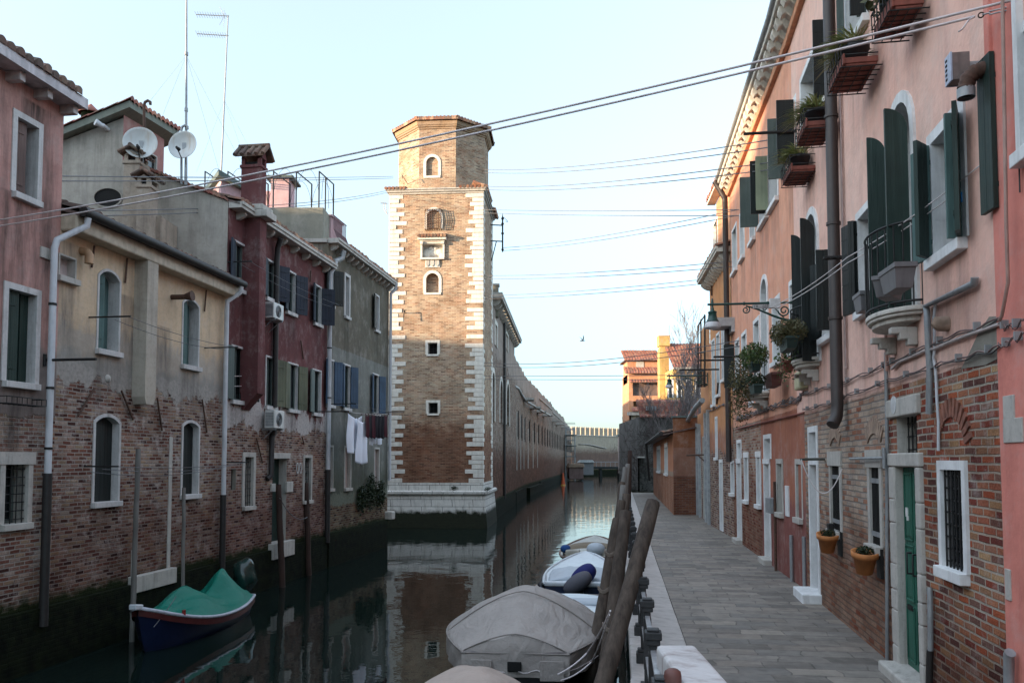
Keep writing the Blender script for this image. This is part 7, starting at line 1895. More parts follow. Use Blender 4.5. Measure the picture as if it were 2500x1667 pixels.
FRb = Face((22.5, 150), (9.2, 60)); wall(FRb, Rb, W['darkstone'], 0, FRb.L, -1, 3.6, []); mb = MB(); mb.box(0, FRb.L, 0.0, 0.5, 3.6, 3.7); mb.build('coping', STONE_D, Rb, FRb)
drips(W['pinkH'], [(h['u0'], h['u1'], h['z0'] - .1, 1.1) for h in HH], (0.30, 0.19, 0.165), 0.8)
drips(W['pinkH2'], [(h['u0'], h['u1'], h['z0'] - .1, 1.1) for h in TQ + MQ + [AQ]], (0.26, 0.14, 0.11), 0.9)
FG = Face((3.80, 6.38), (3.14 + .025, 2.4)); Gs = fthing('red_corner_house', 'salmon red house corner with stone blocks at the right edge of the picture', 'house', FG)
ug = FG.u_at(2500, 300)
gw = [dict(u0=ug + .02, u1=ug + .7, z0=5.62, z1=7.9), dict(u0=0.75, u1=1.5, z0=1.1, z1=3.2)]
wall(FG, Gs, W['redG'], 0, FG.L, 0.6, 12.6, gw, thick=0.4); body(FG, Gs, W['redG'], 0, FG.L, 0.6, 12.6, 9)
window(FG, Gs, gw[0], 0.07, 0.04, 0.25, STONE_W, leaves=[]); window(FG, Gs, gw[1], 0.10, 0.03, 0.25, STONE_D, pane=SH_GREEN, sill=False, name='door')
def blk(p, q_, mat, out=0.012, name='stone_block'):
 a = FG.q(*p); b = FG.q(*q_); mb = MB(); mb.box(a[0], b[0], -out, 0.02, b[1], a[1]); return mb.build(name, mat, Gs, FG, bevel=0.006)
blk(r6(962, 225), r6(1016, 330), STONE_D); blk(r6(962, 332), r6(1056, 440), STONE_D); blk(r6(970, 1030), r6(1000, 1185), STONE_D); 
BRG = W['pinkH']
mb = MB(); a = FG.q(2437, 364); b = FG.q(2452, 760)
mb.box(-0.001, 0.09, -0.03, 0.02, FG.q(2440, 365)[1], 12.6); mb.build('corner_pilaster', W['redG'], Gs, FG, bevel=0.01)
conduit(FG, Gs, [(2447, -20), (2452, 250), (2457, 560), (2461, 690), (2446, 770), (2440, 782)], 0.014, paint('rose_conduit', (0.38, 0.24, 0.20)), 0.075)
conduit(FG, Gs, [(2480, -10), (2485, 300), (2490, 470)], 0.006, CABLE)
conduit(FG, Gs, [r6(992, 1425), r6(985, 1440), r6(985, 1568), (2463, 1720)], 0.04, ZINC, 0.06)
# ================================================================= things on the right walls
POTB = paint('black_plastic_pot', (0.03, 0.032, 0.036), 0.5, 0.1)
POTG = paint('grey_plastic_planter', (0.16, 0.155, 0.16), 0.55, 0.12)
POTGR = paint('green_plastic_planter', (0.02, 0.045, 0.04), 0.5, 0.12)
TERRA = paint('terracotta_tray', (0.23, 0.07, 0.05), 0.8, 0.3, 12)
TERRO = paint('orange_clay_pot', (0.52, 0.19, 0.055), 0.7, 0.12, 8)
SOIL = paint('potting_soil', (0.02, 0.015, 0.01))
def flower_box(F, uc, z, label, w=0.62, seed=1, plant='spider', n=170, out0=0.06, dpt=0.32):
 t = thing('flower_box', label, 'flower box', tuple(F.w(uc, 0, z)), F.ang, 'flower boxes under the top floor windows'); t.scale = (1.15, 1.15, 1.15)
 mb = MB(); mb.box(-w / 2, w / 2, -out0 - dpt, -out0, -0.02, 0.04)
 for k in range(4): mb.box(-w / 2 + w * k / 4 + 0.01, -w / 2 + w * (k + 1) / 4 - 0.01, -out0 - dpt + .01, -out0 - .01, -0.045, -0.02)
 mb.box(-w / 2 - .01, w / 2 + .01, -out0 - dpt - .02, -out0 - dpt, -0.03, 0.08); mb.build('tray', TERRA, t, bevel=0.006)
 mb = MB()
 for k in range(7):
  u = -w / 2 + w * k / 6; mb.tube([(u, -out0 + .04, -0.06), (u, -out0 - dpt - .03, -0.06), (u, -out0 - dpt - .04, 0.2)], 0.006, 5)
 for z_ in (-0.06, 0.07, 0.2): mb.tube([(-w / 2, -out0, z_), (-w / 2, -out0 - dpt - .04, z_), (w / 2, -out0 - dpt - .04, z_), (w / 2, -out0, z_)], 0.007, 5)
 for k in range(3):
  y = -out0 - dpt * (k + .5) / 3; mb.tube([(-w / 2, y, -0.06), (w / 2, y, -0.06)], 0.005, 5)
 mb.build('iron_holder', IRON, t)
 mb = MB(); mb.lathe([(0.0, 0.04), (0.10, 0.04), (0.135, 0.22), (0.145, 0.22), (0.145, 0.26), (0.12, 0.25), (0.0, 0.23)], (w * 0.12, -out0 - dpt / 2, 0), 16)
 mb.lathe([(0.0, 0.04), (0.08, 0.04), (0.11, 0.20), (0.12, 0.20), (0.12, 0.23), (0.0, 0.21)], (-w * 0.28, -out0 - dpt / 2, 0), 14); mb.build('pot', POTB if plant == 'spider' else POTGR, t)
 mb = MB(); r = random.Random(seed)
 for cx in (w * 0.12, -w * 0.28): grass_tuft(mb, (cx, -out0 - dpt / 2, 0.22), n, 0.56, r, (0, -0.7, 0.55), 1.1, 0.015) if plant == 'spider' else leaves_blob(mb, (cx, -out0 - dpt / 2, 0.32), 0.24, 260, 0.05, r)
 mb.build('plant', LEAF_S if plant == 'spider' else LEAF_O, t)
 return t
def uo(F, px, py, off): return F.q(px, py, off)
for (F_, px, py, lab, sd, pl) in ((FQ, 1952, 438, 'lowest of the three spider plant boxes in the picture, under the farthest top floor window', 1, 'spider'), (FH, 1992, 336, 'middle one of the three spider plant boxes, just left of the brown rain pipe', 2, 'spider'), (FH, 2085, 196, 'highest spider plant box, right of the brown rain pipe and crossed by the cables', 3, 'spider')):
 q = F_.q(px, py, 0.25); flower_box(F_, q[0], q[1] + .06, lab, 0.66, sd, pl)
q = FH.q(2172, 62, 0.3); flower_box(FH, q[0], q[1] + .05, 'big box of brownish bushy plants at the top edge over the pink wall', 0.55, 5, 'bush', dpt=0.24)
def balcony(F, uc, z, r, label, seed=0, brk=True):
 t = thing('balcony', label, 'balcony', tuple(F.w(uc, 0, z)), F.ang, 'small rounded stone balconies')
 mb = MB(); n = 14
 for (rr, z0_, z1_) in ((1.0, -0.05, 0.0), (0.95, -0.085, -0.052), (0.84, -0.14, -0.087)):
  P = [(r * rr * math.cos(math.pi + math.pi * k / n), 0.55 * r * 1.1 * rr * math.sin(math.pi + math.pi * k / n)) for k in range(n + 1)]
  m = len(P); V = [(x, y, z0_) for x, y in P] + [(x, y, z1_) for x, y in P]
  mb.add(V, [tuple(range(m))[::-1], tuple(range(m, 2 * m))] + [(i, (i + 1) % m, m + (i + 1) % m, m + i) for i in range(m)])
 mb.build('slab', STONE, t, bevel=0.01)
 mb = MB()
 for s in (-0.6, 0.6):
  for k in range(3): mb.box(r * s - 0.05, r * s + 0.05, -0.26 + k * 0.08, 0, -0.26 - k * 0.06, -0.192 - k * 0.05)
  mb.cut()
 mb.build('corbel', STONE_D, t, bevel=0.012)
 mb = MB(); P = [(r * 0.97 * math.cos(math.pi + math.pi * k / n), 0.55 * r * 1.07 * math.sin(math.pi + math.pi * k / n)) for k in range(n + 1)]
 for (x, y) in P: mb.tube([(x, y, 0), (x * 1.0, y - 0.0, 0.45), (x, y, 0.86)], 0.008, 5)
 for z_ in (0.05, 0.86): mb.tube([(x, y, z_) for x, y in P], 0.013, 6)
 mb.build('railing', IRON, t); return t, P
bal1, P1 = balcony(FH, (M_HB['u0'] + M_HB['u1']) / 2, 4.96, 0.62, 'rounded stone balcony with grey planters, nearest on the pink house')
bal2, P2 = balcony(FH, (M_HF['u0'] + M_HF['u1']) / 2, 5.08, 0.60, 'rounded stone balcony beside the street lamp with a mossy hanging planter')
bal3, P3 = balcony(FQ, (AQ['u0'] + AQ['u1']) / 2 - 0.3, 4.96, 0.75, 'balcony crowded with trailing plants and green planters, farthest along')
def planter(loc, rotz, label, w=0.5, mat=None, plant=None, seed=0, h=0.18, d=0.18, tilt=0.0, group=None, nl=300, lsz=0.03, rad_=0.22, droop=0.0, sq=(1.4, .8, .6)):
 t = thing('planter', label, 'planter', loc, rotz, group)
 mb = MB(); V = []
 for (z, k) in ((0, 0.78), (h * 0.8, 1.0), (h * 0.8, 1.08), (h, 1.08)):
  for (sx, sy) in ((-1, -1), (1, -1), (1, 1), (-1, 1)): V.append((sx * w / 2 * k, sy * d / 2 * k, z))
 fs = [(3, 2, 1, 0)] + [(4 * j + i, 4 * j + (i + 1) % 4, 4 * j + 4 + (i + 1) % 4, 4 * j + 4 + i) for j in range(3) for i in range(4)]
 mb.add(V, fs); o = mb.build('trough', mat or POTG, t, bevel=0.006)
 mb = MB(); mb.quad((-w * .5, -d * .5, h * .85), (w * .5, -d * .5, h * .85), (w * .5, d * .5, h * .85), (-w * .5, d * .5, h * .85)); mb.build('soil', SOIL, t)
 if plant: mb = MB(); leaves_blob(mb, (0, 0, h + rad_ * .4), rad_, nl, lsz, random.Random(seed), sq, droop); mb.build('plant', plant, t)
 return t
def on_wall(F, px, py, off): q = F.q(px, py, off); return tuple(F.w(q[0], -off, q[1]))
pg = 'grey planters on the near balcony'
planter(on_wall(FH, 2192, 712, 0.50), FH.ang + 0.05, 'big grey plastic planter hooked on the near balcony rail', 0.42, POTG, group=pg, h=.22)
planter(on_wall(FH, 2170, 730, 0.46), FH.ang - 0.55, 'second grey plastic planter left of the big one on the near balcony rail', 0.36, POTG, group=pg, h=.2)
planter(on_wall(FH, 2112, 762, 0.22), FH.ang, 'grey planter hanging in the narrow black shuttered window left of the near balcony', 0.34, POTG, group=pg, h=.22)
planter(on_wall(FH, 1925, 856, 0.50), FH.ang, 'long planter overflowing with mossy olive plants beside the street lamp', 0.85, POTGR, LEAF_O, 3, nl=2600, lsz=.028, rad_=0.36, sq=(1.75, .8, .55), droop=.1)
planter(on_wall(FQ, 1922, 908, 0.45), FQ.ang, 'clay pot with trailing green plant hanging below the mossy planter', 0.26, TERRA, LEAF_G, 5, nl=500, rad_=0.26, sq=(1, .8, 1.3), droop=.3)
planter(on_wall(FQ, 1842, 908, 0.60), FQ.ang, 'upper green plastic planter with bright green grass on the far balcony', 0.55, POTGR, LEAF_G, 6, nl=1400, rad_=0.36, sq=(1.5, .8, .8), lsz=.035)
planter(on_wall(FQ, 1846, 962, 0.60), FQ.ang, 'lower green plastic planter on the far balcony', 0.62, POTGR, LEAF_D, 7, nl=500, rad_=.25)
planter(on_wall(FQ, 1808, 950, 0.60), FQ.ang, 'trailing brown and green plant spilling from the far end of the planted balcony', 0.4, POTGR, LEAF_O, 8, nl=1800, rad_=.42, sq=(1, .7, 1.2), droop=.9, lsz=.035)
planter(on_wall(FQ, 1888, 945, 0.25), FQ.ang, 'reddish wooden box planter on the wall between the balconies', 0.9, paint('reddish_wood_box', (0.10, 0.035, 0.03)), None, 9, h=.26, d=.22)
def wall_pot(F, px, py, label):
 q = F.q(px, py, 0.2); t = thing('wall_pot', label, 'flower pot', tuple(F.w(q[0], -0.19, q[1])), F.ang, 'orange clay pots below the barred windows')
 mb = MB(); mb.lathe([(0, 0), (0.095, 0), (0.135, 0.20), (0.155, 0.20), (0.162, 0.27), (0.14, 0.27), (0.12, 0.22), (0, 0.22)], n=20)
 Rm = Matrix.Rotation(rad(12), 4, 'Y'); mb.v = [tuple(Rm @ Vector(v)) for v in mb.v]; mb.build('pot', TERRO, t)
 mb = MB(); leaves_blob(mb, (0.06, 0, 0.27), 0.10, 420, 0.018, random.Random(px), (1.1, 1.1, .6)); mb.build('plant', LEAF_D, t)
 mb = MB(); mb.tube([(0.05, 0.16, 0.28), (0.05, 0.0, 0.3), (0.12, -0.1, 0.25)], 0.006, 5); mb.box(-0.04, 0.14, 0.15, 0.185, -0.05, 0.3); mb.build('hanger', IRON, t); return t
wall_pot(FH, 2018, 1346, 'orange clay pot with a dark plant below the first barred window')
wall_pot(FH, 2108, 1398, 'orange clay pot with a dark plant below the second barred window, nearer the green door')
q = FH.q(2028, 1310, 0.1); t_ = fthing('sill_box', 'small black box leaning on the sill of the first barred window', 'box', FH); mb = MB(); mb.box(q[0] - 0.07, q[0] + 0.07, -0.14, -0.06, q[1] - 0.0, q[1] + 0.2); mb.build('case', IRON, t_, FH, bevel=0.012)
mb = MB(); mb.box(q[0] - 0.05, q[0] + 0.05, -0.144, -0.14, q[1] + 0.03, q[1] + 0.12); mb.build('face_plate', POTG, t_, FH)
q0 = FH.q(*r4(985, 455), 0.28); q1 = FH.q(*r4(1060, 715), 0.28)
vc = FH.q(*r4(1025, 585), 0.15)
t_ = thing('vent_cowl', 'square louvred vent cowl high on the pink wall', 'vent cowl', tuple(FH.w(vc[0], 0, vc[1])), FH.ang); t_.scale = (.68, .68, .72)
mb = MB(); mb.box(-0.09, 0.09, -0.34, -0.14, -0.16, 0.16); mb.build('cowl_box', paint('stained_galvanised_box', (0.22, 0.17, 0.155), 0.7, 0.3), t_, bevel=0.008)
mb = MB(); mb.box(-0.105, -0.09, -0.345, -0.135, -0.17, 0.17)
for k in range(4): mb.box(-0.11, -0.104, -0.32 + k * .045, -0.30 + k * .045, -0.13, 0.13)
mb.box(-0.105, 0.095, -0.36, -0.34, -0.165, 0.165); mb.build('front_grille', paint('pale_blue_grille', (0.45, 0.50, 0.62), 0.5), t_)
mb = MB()
for k in range(5): mb.box(-0.07, -0.02, -0.366, -0.36, -0.12 + .055 * k, -0.095 + .055 * k)
mb.build('grille_slots', BLACK, t_)
mb = MB(); mb.tube([(0, -0.14, 0), (0, 0.02, 0)], 0.07, 12); mb.build('duct', ZINC, t_)
vc = FH.q(*r4(1165, 650), 0.11)
t_ = thing('vent_elbow', 'rusty ribbed elbow vent pipe beside the louvred cowl', 'vent pipe', tuple(FH.w(vc[0], 0, vc[1])), FH.ang); t_.scale = (.85, .85, .85)
P = [(0.0, 0.02, 0.06), (0, -0.08, 0.06), (-0.01, -0.15, 0.04), (-0.02, -0.20, -0.02), (-0.03, -0.215, -0.10)]
mb = MB(); PP = []; RR = []
for i in range(len(P) - 1):
 for k in range(5):
  PP.append(Vector(P[i]).lerp(Vector(P[i + 1]), k / 5)); RR.append(0.066 if k % 2 else 0.076)
PP.append(Vector(P[-1])); RR.append(0.08); mb.tube(PP, RR, 14, False); mb.build('ribbed_pipe', RUST, t_)
mb = MB(); mb.lathe([(0.079, 0.0), (0.079, -0.09)], (-0.03, -0.215, -0.10), 16); mb.build('pipe_end', ZINC, t_)
mb = MB(); mb.lathe([(0.0, 0), (0.078, 0.0)], (-0.03, -0.215, -0.15), 16); mb.build('pipe_mouth', BLACK, t_)
GREENL = paint('dark_green_cast_iron', (0.012, 0.055, 0.045), 0.4, 0.2, 15)
LGLASS = NT('frosted_lamp_glass'); LGLASS = LGLASS.fin((0.55, 0.53, 0.54), 0.25, spec=0.6)
def spiral(mb, c, r0, turns, d, r, sgn=1, a0=0.0, w=0.012):
 P = []
 for k in range(int(18 * turns) + 1):
  a = a0 + sgn * k / 18 * 2 * math.pi; rr = r0 * (1 - 0.8 * k / (18 * turns)); P.append(c + d * (rr * math.cos(a)) + Vector((0, 0, rr * math.sin(a))))
 mb.tube(P, w, 6)
def lamp(F, px, py, arm, label, s=1.0, plate=True):
 q = F.q(px, py); base = F.w(q[0], 0, q[1])
 t = thing('street_lamp', label, 'street lamp', tuple(base), F.ang, 'bracket street lamps'); o = Vector((0, 0, 0)); d = Vector((0, -1, 0))
 def P(x, z): return Vector((0, -x, z)) * 1.0
 mb = MB(); mb.tube([P(0.0, 0), P(arm + 0.09 * s, 0)], 0.022 * s, 8)
 for x in (arm * 0.34, arm * 0.62, arm, 0.1): mb.tube([P(x - .02, 0), P(x + .02, 0)], 0.034 * s, 8)
 mb.tube([P(arm, 0), P(arm, 0.08), P(arm, 0.13)], [0.03 * s, 0.022 * s, 0.004], 8)
 mb.box(-0.05, 0.05, -0.03, 0.0, -0.28, 0.1); mb.build('arm', GREENL, t)
 mb = MB()
 L = arm * 0.60
 arcp = [P(L * (1 - f), -0.05 - 0.30 * s * math.sin(f * math.pi / 2) ** 1.5) for f in [k / 10 for k in range(11)]]
 mb.tube(arcp, [0.014 + 0.016 * k / 10 for k in range(11)], 7)
 spiral(mb, P(L, -0.12 * s), 0.08 * s, 1.5, d, 0.1, 1, math.pi / 2, 0.012 * s); spiral(mb, P(arm * 0.15, -0.15 * s), 0.11 * s, 1.6, d, 0.1, -1, 0, 0.014 * s); spiral(mb, P(arm * 0.05, -0.36 * s), 0.06 * s, 1.4, d, 0.1, 1, 0.4, 0.013 * s)
 spiral(mb, P(arm * 0.38, -0.10 * s), 0.05 * s, 1.2, d, 0.1, 1, 1.4, 0.010 * s)
 mb.build('scrollwork', GREENL, t)
 mb = MB(); c = P(arm, 0)
 mb.lathe([(0.022, 0), (0.022, -0.07), (0.035, -0.08), (0.03, -0.11), (0.06, -0.13), (0.085, -0.145), (0.085, -0.16), (0.075, -0.17), (0.085, -0.26), (0.115, -0.32), (0.125, -0.34), (0.10, -0.34)], c, 18)
 mb.v = [(c.x + (v[0] - c.x) * s, c.y + (v[1] - c.y) * s, v[2] * s) if 1 else v for v in mb.v]; mb.build('lamp_hood', GREENL, t)
 mb = MB(); mb.lathe([(0.118, -0.34), (0.135, -0.36), (0.150, -0.43), (0.148, -0.455), (0.10, -0.47), (0.0, -0.475)], c, 20)
 mb.v = [(c.x + (v[0] - c.x) * s, c.y + (v[1] - c.y) * s, v[2] * s) for v in mb.v]; mb.build('lamp_glass', LGLASS, t)
 if plate:
  mb = MB(); mb.box(-0.034, -0.026, -arm * 0.52, -arm * 0.32, -0.10, -0.03); pl = mb.build('number_plate', paint('white_number_plate', (0.42, 0.40, 0.40)), t)
  mb = MB()
  def seg(c0, segs_):
   y, w, h = c0, 0.022, 0.045; zc = -0.065
   S = {'t': ((0, h / 2), (w, h / 2)), 'm': ((0, 0), (w, 0)), 'b': ((0, -h / 2), (w, -h / 2)), 'tl': ((0, 0), (0, h / 2)), 'tr': ((w, 0), (w, h / 2)), 'bl': ((0, -h / 2), (0, 0)), 'br': ((w, -h / 2), (w, 0))}
   for k in segs_:
    (a, b), (c_, d_) = S[k]; mb.tube([(0.036, y + a, zc + b), (0.036, y + c_, zc + d_)], 0.003, 4); 
  mb2 = MB(); mb2.box(0.026, 0.034, -arm * 0.52, -arm * 0.32, -0.10, -0.03); mb2.build('number_plate', paint('white_plate_face', (0.42, 0.40, 0.40)), t)
  y0_ = -arm * 0.32 - 0.30
  for i, g in enumerate((('t', 'b', 'tl', 'tr', 'bl', 'br'), ('t', 'm', 'b', 'tr', 'br'), ('t', 'm', 'b', 'tr', 'br'))):
   seg(-arm * 0.40 + 0.034 * i, g)
  seg(-arm * 0.50, ('t', 'b', 'tl', 'bl')); seg(-arm * 0.50 + .034, ('tl', 'bl', 'tr', 'br', 'm', 't'))
  mb.build('plate_numbers', BLACK, t)
 return t
lamp(FQ, 1945, 738, 1.55, 'dark green bell shaped street lamp on a scrolled bracket, the near one')
lamp(FI, 1728, 917, 1.40, 'small distant street lamp hanging in front of the yellow house', 0.95, False)
q = FQ.q(1922, 738, 0.3)
t_ = thing('junction_box', 'white junction box on the lamp arm of the near street lamp', 'junction box', tuple(FQ.w(FQ.q(1945, 738)[0], -0.40, FQ.q(1945, 738)[1])), FQ.ang)
mb = MB(); mb.box(-0.05, 0.05, -0.10, 0.10, -0.10, 0.08); mb.build('box_body', paint('pale_plastic_box', (0.55, 0.55, 0.55), 0.5), t_, bevel=0.012); mb = MB(); mb.tube([(0, 0, -.1), (0.0, 0.3, -0.45)], 0.01, 5); mb.build('lead', CABLE, t_)
def bundle(F, pts, label, n=3, r=0.014, mat=None, seed=1, wob=0.02, off=0.03):
 q0 = F.q(*pts[0]); t = thing('cable_bundle', label, 'cables', tuple(F.w(q0[0], 0, q0[1])), F.ang, 'cables clipped along the right bank houses')
 rr = random.Random(seed); P = []
 for (px, py) in pts: q = F.q(px, py, off); P.append(Vector((q[0] - q0[0], -off, q[1] - q0[1])))
 for k in range(n):
  Q = []
  for i in range(len(P) - 1):
   m = 8
   for j in range(m):
    f = j / m; p = P[i].lerp(P[i + 1], f); p.z += wob * math.sin((i * m + j) * (0.9 + .3 * k) + k * 2) + (k - n / 2) * r * 2.6 - 0.02 * math.sin(math.pi * f); p.y += -0.012 * rr.random(); Q.append(p)
  Q.append(P[-1] + Vector((0, 0, (k - n / 2) * r * 1.3)))
  mb = MB(); mb.tube(Q, r * (0.8 + 0.3 * (k % 2)), 5); mb.build('cable', [CABLE, paint('pink_grey_cable', (0.20, 0.13, 0.12)), WIRE_D][k % 3] if mat is None else mat, t)
 mb = MB(); total = len(P) - 1
 for i in range(total):
  m = max(1, int((P[i + 1] - P[i]).length / 0.7))
  for j in range(m):
   p = P[i].lerp(P[i + 1], (j + .5) / m); mb.box(p.x - 0.012, p.x + 0.012, -0.055, 0.0, p.z - 0.035, p.z + 0.03); mb.cut()
 mb.build('clip', ZINC, t)
 return t
bundle(FH, [r3(870, 350), r3(1020, 300), r3(1140, 270), r3(1300, 205), r3(1500, 125), r5(330, 1535), r5(640, 1395), r5(900, 1290), r5(1215, 1180)], 'upper dark cable bundle across the pink house', 2, 0.008, seed=1, off=.03, wob=.008)
bundle(FH, [r3(880, 465), r3(1010, 430), r3(1140, 395), r3(1220, 350), r3(1540, 235), r5(650, 1560), r5(780, 1515), r5(1050, 1440), r5(1228, 1385)], 'lower dark cable bundle across the pink house above the bricks', 2, 0.008, seed=2, off=.03, wob=.008)
bundle(FQ, [r3(365, 530), r3(500, 490), r3(620, 455), r3(700, 430), r3(820, 400), r3(866, 372)], 'upper cable bundle across the terracotta house', 3, 0.011, seed=3)
bundle(FQ, [r3(365, 550), r3(560, 480), r3(640, 440), r3(760, 390), r3(900, 340)], 'lower looping cable bundle across the terracotta house', 2, 0.011, seed=4, wob=.03)
bundle(FI, [r3(160, 480), r3(250, 435), r3(330, 405)], 'cable bundle across the orange house', 2, 0.012, seed=5)
bundle(FG, [(2440, 787), (2462, 795), (2500, 780)], 'upper cable bundle on the red corner house', 2, 0.005, seed=6, off=.03); bundle(FG, [(2440, 842), (2470, 825), (2500, 812)], 'lower cable bundle on the red corner house', 2, 0.005, seed=7, off=.03)
conduit(FQ, Qs, [r3(372, 618), r3(560, 572), r3(890, 492)], 0.02, TERRA)
t_ = fthing('slack_rope', 'white rope sagging from an iron rod in front of the first barred window', 'cord', FH); a = FQ.q(*r3(862, 850), 0.5); 
A_ = Vector(FH.w(FH.q(*r3(866, 850), 0.55)[0], -0.55, FH.q(*r3(866, 850), 0.55)[1])); B_ = Vector(FH.w(FH.q(*r3(1190, 920), 0.0)[0], -0.02, FH.q(*r3(1190, 920), 0.0)[1])); o = Vector(t_.location)
def inF(F, p, o): 
 d = p - o; c, s = math.cos(-F.ang), math.sin(-F.ang); return Vector((d.x * c - d.y * s, d.x * s + d.y * c, d.z))
mb = MB(); mb.tube([inF(FH, p, o) for p in sag(A_, B_, 0.42, 18)], 0.008, 5); mb.build('cord', WIRE, t_)
mb = MB(); R0 = Vector(FH.w(FH.q(*r3(1045, 880))[0], 0.0, A_.z)); mb.tube([inF(FH, R0, o), inF(FH, R0 + (A_ - R0) * 1.0, o)], 0.02, 6); mb.build('bracket', SH_GREY, t_)
t_ = fthing('clothes_bracket', 'grey bracket bar lying against the bricks above the second barred window', 'clothes bracket', FH); a = FH.q(*r3(1240, 845), .08); b = FH.q(*r3(1500, 840), .08)
mb = MB(); mb.tube([(a[0], -0.08, a[1]), (b[0], -0.08, b[1])], 0.02, 6); mb.tube([(b[0], -0.08, b[1] - .12), (b[0], -0.08, b[1] + .12)], 0.02, 6); mb.build('bar', ZINC, t_, FH)
def rodthing(F, px, py, ln, label, z=None, r=.02):
 q = F.q(px, py); t = thing('clothes_bracket', label, 'clothes bracket', tuple(F.w(q[0], 0, q[1])), F.ang); mb = MB(); mb.tube([(0, 0.02, 0), (0, -ln, 0)], r, 6)
 for k in range(3): mb.tube([(-.04, -ln + .08 * k, 0.0), (.04, -ln + .08 * k, 0)], r * .7, 5)
 mb.build('rod', IRON, t); return t
rodthing(FQ, *r3(590, 60), 1.15, 'iron clothes rod sticking out over the planted balcony', r=.028)
rodthing(FI, *r3(315, 90), 0.9, 'iron clothes rod beside the rain pipe of the orange house', r=.03)
rodthing(FI, *r3(238, 162), 1.3, 'iron clothes rod below the teal windows of the orange house', r=.03)
rodthing(FQ, *r1(835, 1005), 0.95, 'iron clothes rod between the open shutters of the top floor', r=.028)
rodthing(FH, *r5(60, 715), 0.3, 'short black iron stub holding the white lines left of the near balcony', r=.03)
# ================================================================= cables over the canal
def cable(label, pts, r, mat, s=0.0, group=None, name='overhead_cable', n=24):
 t = thing(name, label, 'cable', tuple(pts[0]), 0, group); o = Vector(pts[0]); P = []
 for i in range(len(pts) - 1):
  P += [p - o for p in sag(pts[i], pts[i + 1], s, n)][(1 if i else 0):]
 mb = MB(); mb.tube(P, r, 6); mb.build('cable', mat, t); return t
wl = atY(-60, 546, 12.4); wr = atY(2500, -6, 5.9)
cable('upper of the two thick pale cables sweeping across the whole picture', [wl, wr], 0.0105, WIRE, 0.13, 'thick pair of cables over the canal')
wl2 = atY(-60, 561, 12.4); wr2 = atY(2380, 41, 6.2)
cable('lower of the two thick pale cables sweeping across the whole picture', [wl2, wr2], 0.0105, WIRE, 0.125, 'thick pair of cables over the canal')
t_ = thing('turnbuckle', 'galvanised turnbuckle and shackle tying the lower thick cable to the red corner house', 'turnbuckle', tuple(wr2)); o = Vector(wr2); e = atY(2500, 12, 5.95)
GAL = paint('galvanised_steel', (0.35, 0.35, 0.36), 0.35, 0.2, 20, metal=0.7)
mb = MB(); d = (e - o); 
for s in (-1, 1): mb.tube([d * 0.30 + Vector((0, 0, .012 * s)), d * 0.78 + Vector((0, 0, .012 * s))], 0.006, 6)
mb.tube([d * 0.16, d * 0.32], 0.007, 6); mb.tube([d * 0.76, d * 1.0], 0.007, 6); mb.build('body', GAL, t_)
mb = MB()
for f, rr in ((0.13, 0.02), (0.9, 0.024)):
 c = d * f; dn = d.normalized(); mb.tube([c + dn * (rr * math.cos(k * math.pi / 8)) + Vector((0, 0, rr * math.sin(k * math.pi / 8))) for k in range(17)], 0.006, 5, False)
mb.build('ring', RUST, t_)
mb = MB(); mb.tube([(0, 0, 0), (-.05, 0, -.03), (-.10, 0.0, -.10), (-.13, 0, -.12)], 0.007, 5); mb.build('rope_tail', WIRE, t_)
def pair(label, a, b, s, r=0.008, mat=WIRE_D, dz=0.16, grp=None):
 t = thing('washing_line_pair', label, 'line', tuple(a), 0, grp or 'thin double lines over the canal'); o = Vector(a)
 for k in (0, 1):
  mb = MB(); mb.tube([p - o - Vector((0, 0, dz * k)) for p in sag(a, b, s, 16)], r, 4); mb.build('line', mat, t)
 return t
pair('highest thin double line from the tower to the open shutters of the terracotta house', atY(1180, 414, 41.5), atY(1950, 330, 16.2), 0.25, 0.012)
pair('second thin double line from the tower to the terracotta house', atY(1180, 455, 41.5), atY(1915, 392, 17.0), 0.22, 0.012)
pair('thin double line passing behind the tower grille level to the rain pipe corner', atY(1178, 512, 41.5), atY(1815, 512, 22.5), 0.05, 0.012, dz=.17)
pair('thin double line rising from the tower bracket to the terracotta house', atY(1228, 605, 45), atY(1812, 510, 22.8), 0.18, 0.012)
pair('thin double line from the tower side to the orange house corner, middle height', atY(1180, 673, 42), atY(1790, 638, 24.3), 0.12, 0.012)
pair('thin double line ending short of the orange house with a dark bead', atY(1180, 722, 42), atY(1700, 684, 30), 0.10, 0.012)
pair('thin double line across the sky just above the far roofs', atY(1180, 885, 42), atY(1812, 830, 22.8), 0.30, 0.012)
pair('level thin double line above the far wall to the green lamp', atY(1180, 918, 42), atY(1700, 915, 30), 0.02, 0.012)
pair('thin double line from the pink house past the dark red chimney to the tower', atY(-40, 428, 12.5), atY(960, 431, 41.0), 0.05, 0.010, dz=.09)
pair('thin double line over the cream roof to the top of the tower', atY(150, 515, 14.3), atY(948, 465, 41.4), 0.25, 0.010, dz=.1)
pair('crossing thin lines from the dark red house to the grille level of the tower', atY(595, 700, 21), atY(943, 676, 40), 0.15, 0.010, WIRE, dz=.12)
pair('thin double line from the dark red house lower shutters over to the tower', atY(566, 918, 19.9), atY(985, 902, 41), 0.10, 0.010, WIRE, dz=.25)
A1 = atY(2440, 366, 6.3); A2 = FH.w(FH.q(*r5(60, 715), .3)[0], -.3, FH.q(*r5(60, 715), .3)[1]); A3 = FQ.w(FQ.q(*r2(640, 1095), .8)[0], -.8, FQ.q(*r2(640, 1095), .8)[1])
cable('upper white drying line drooping past the near balcony to the street lamp', [A1, A2, A3], 0.006, WIRE, 0.05, 'white drying lines on the pink house')
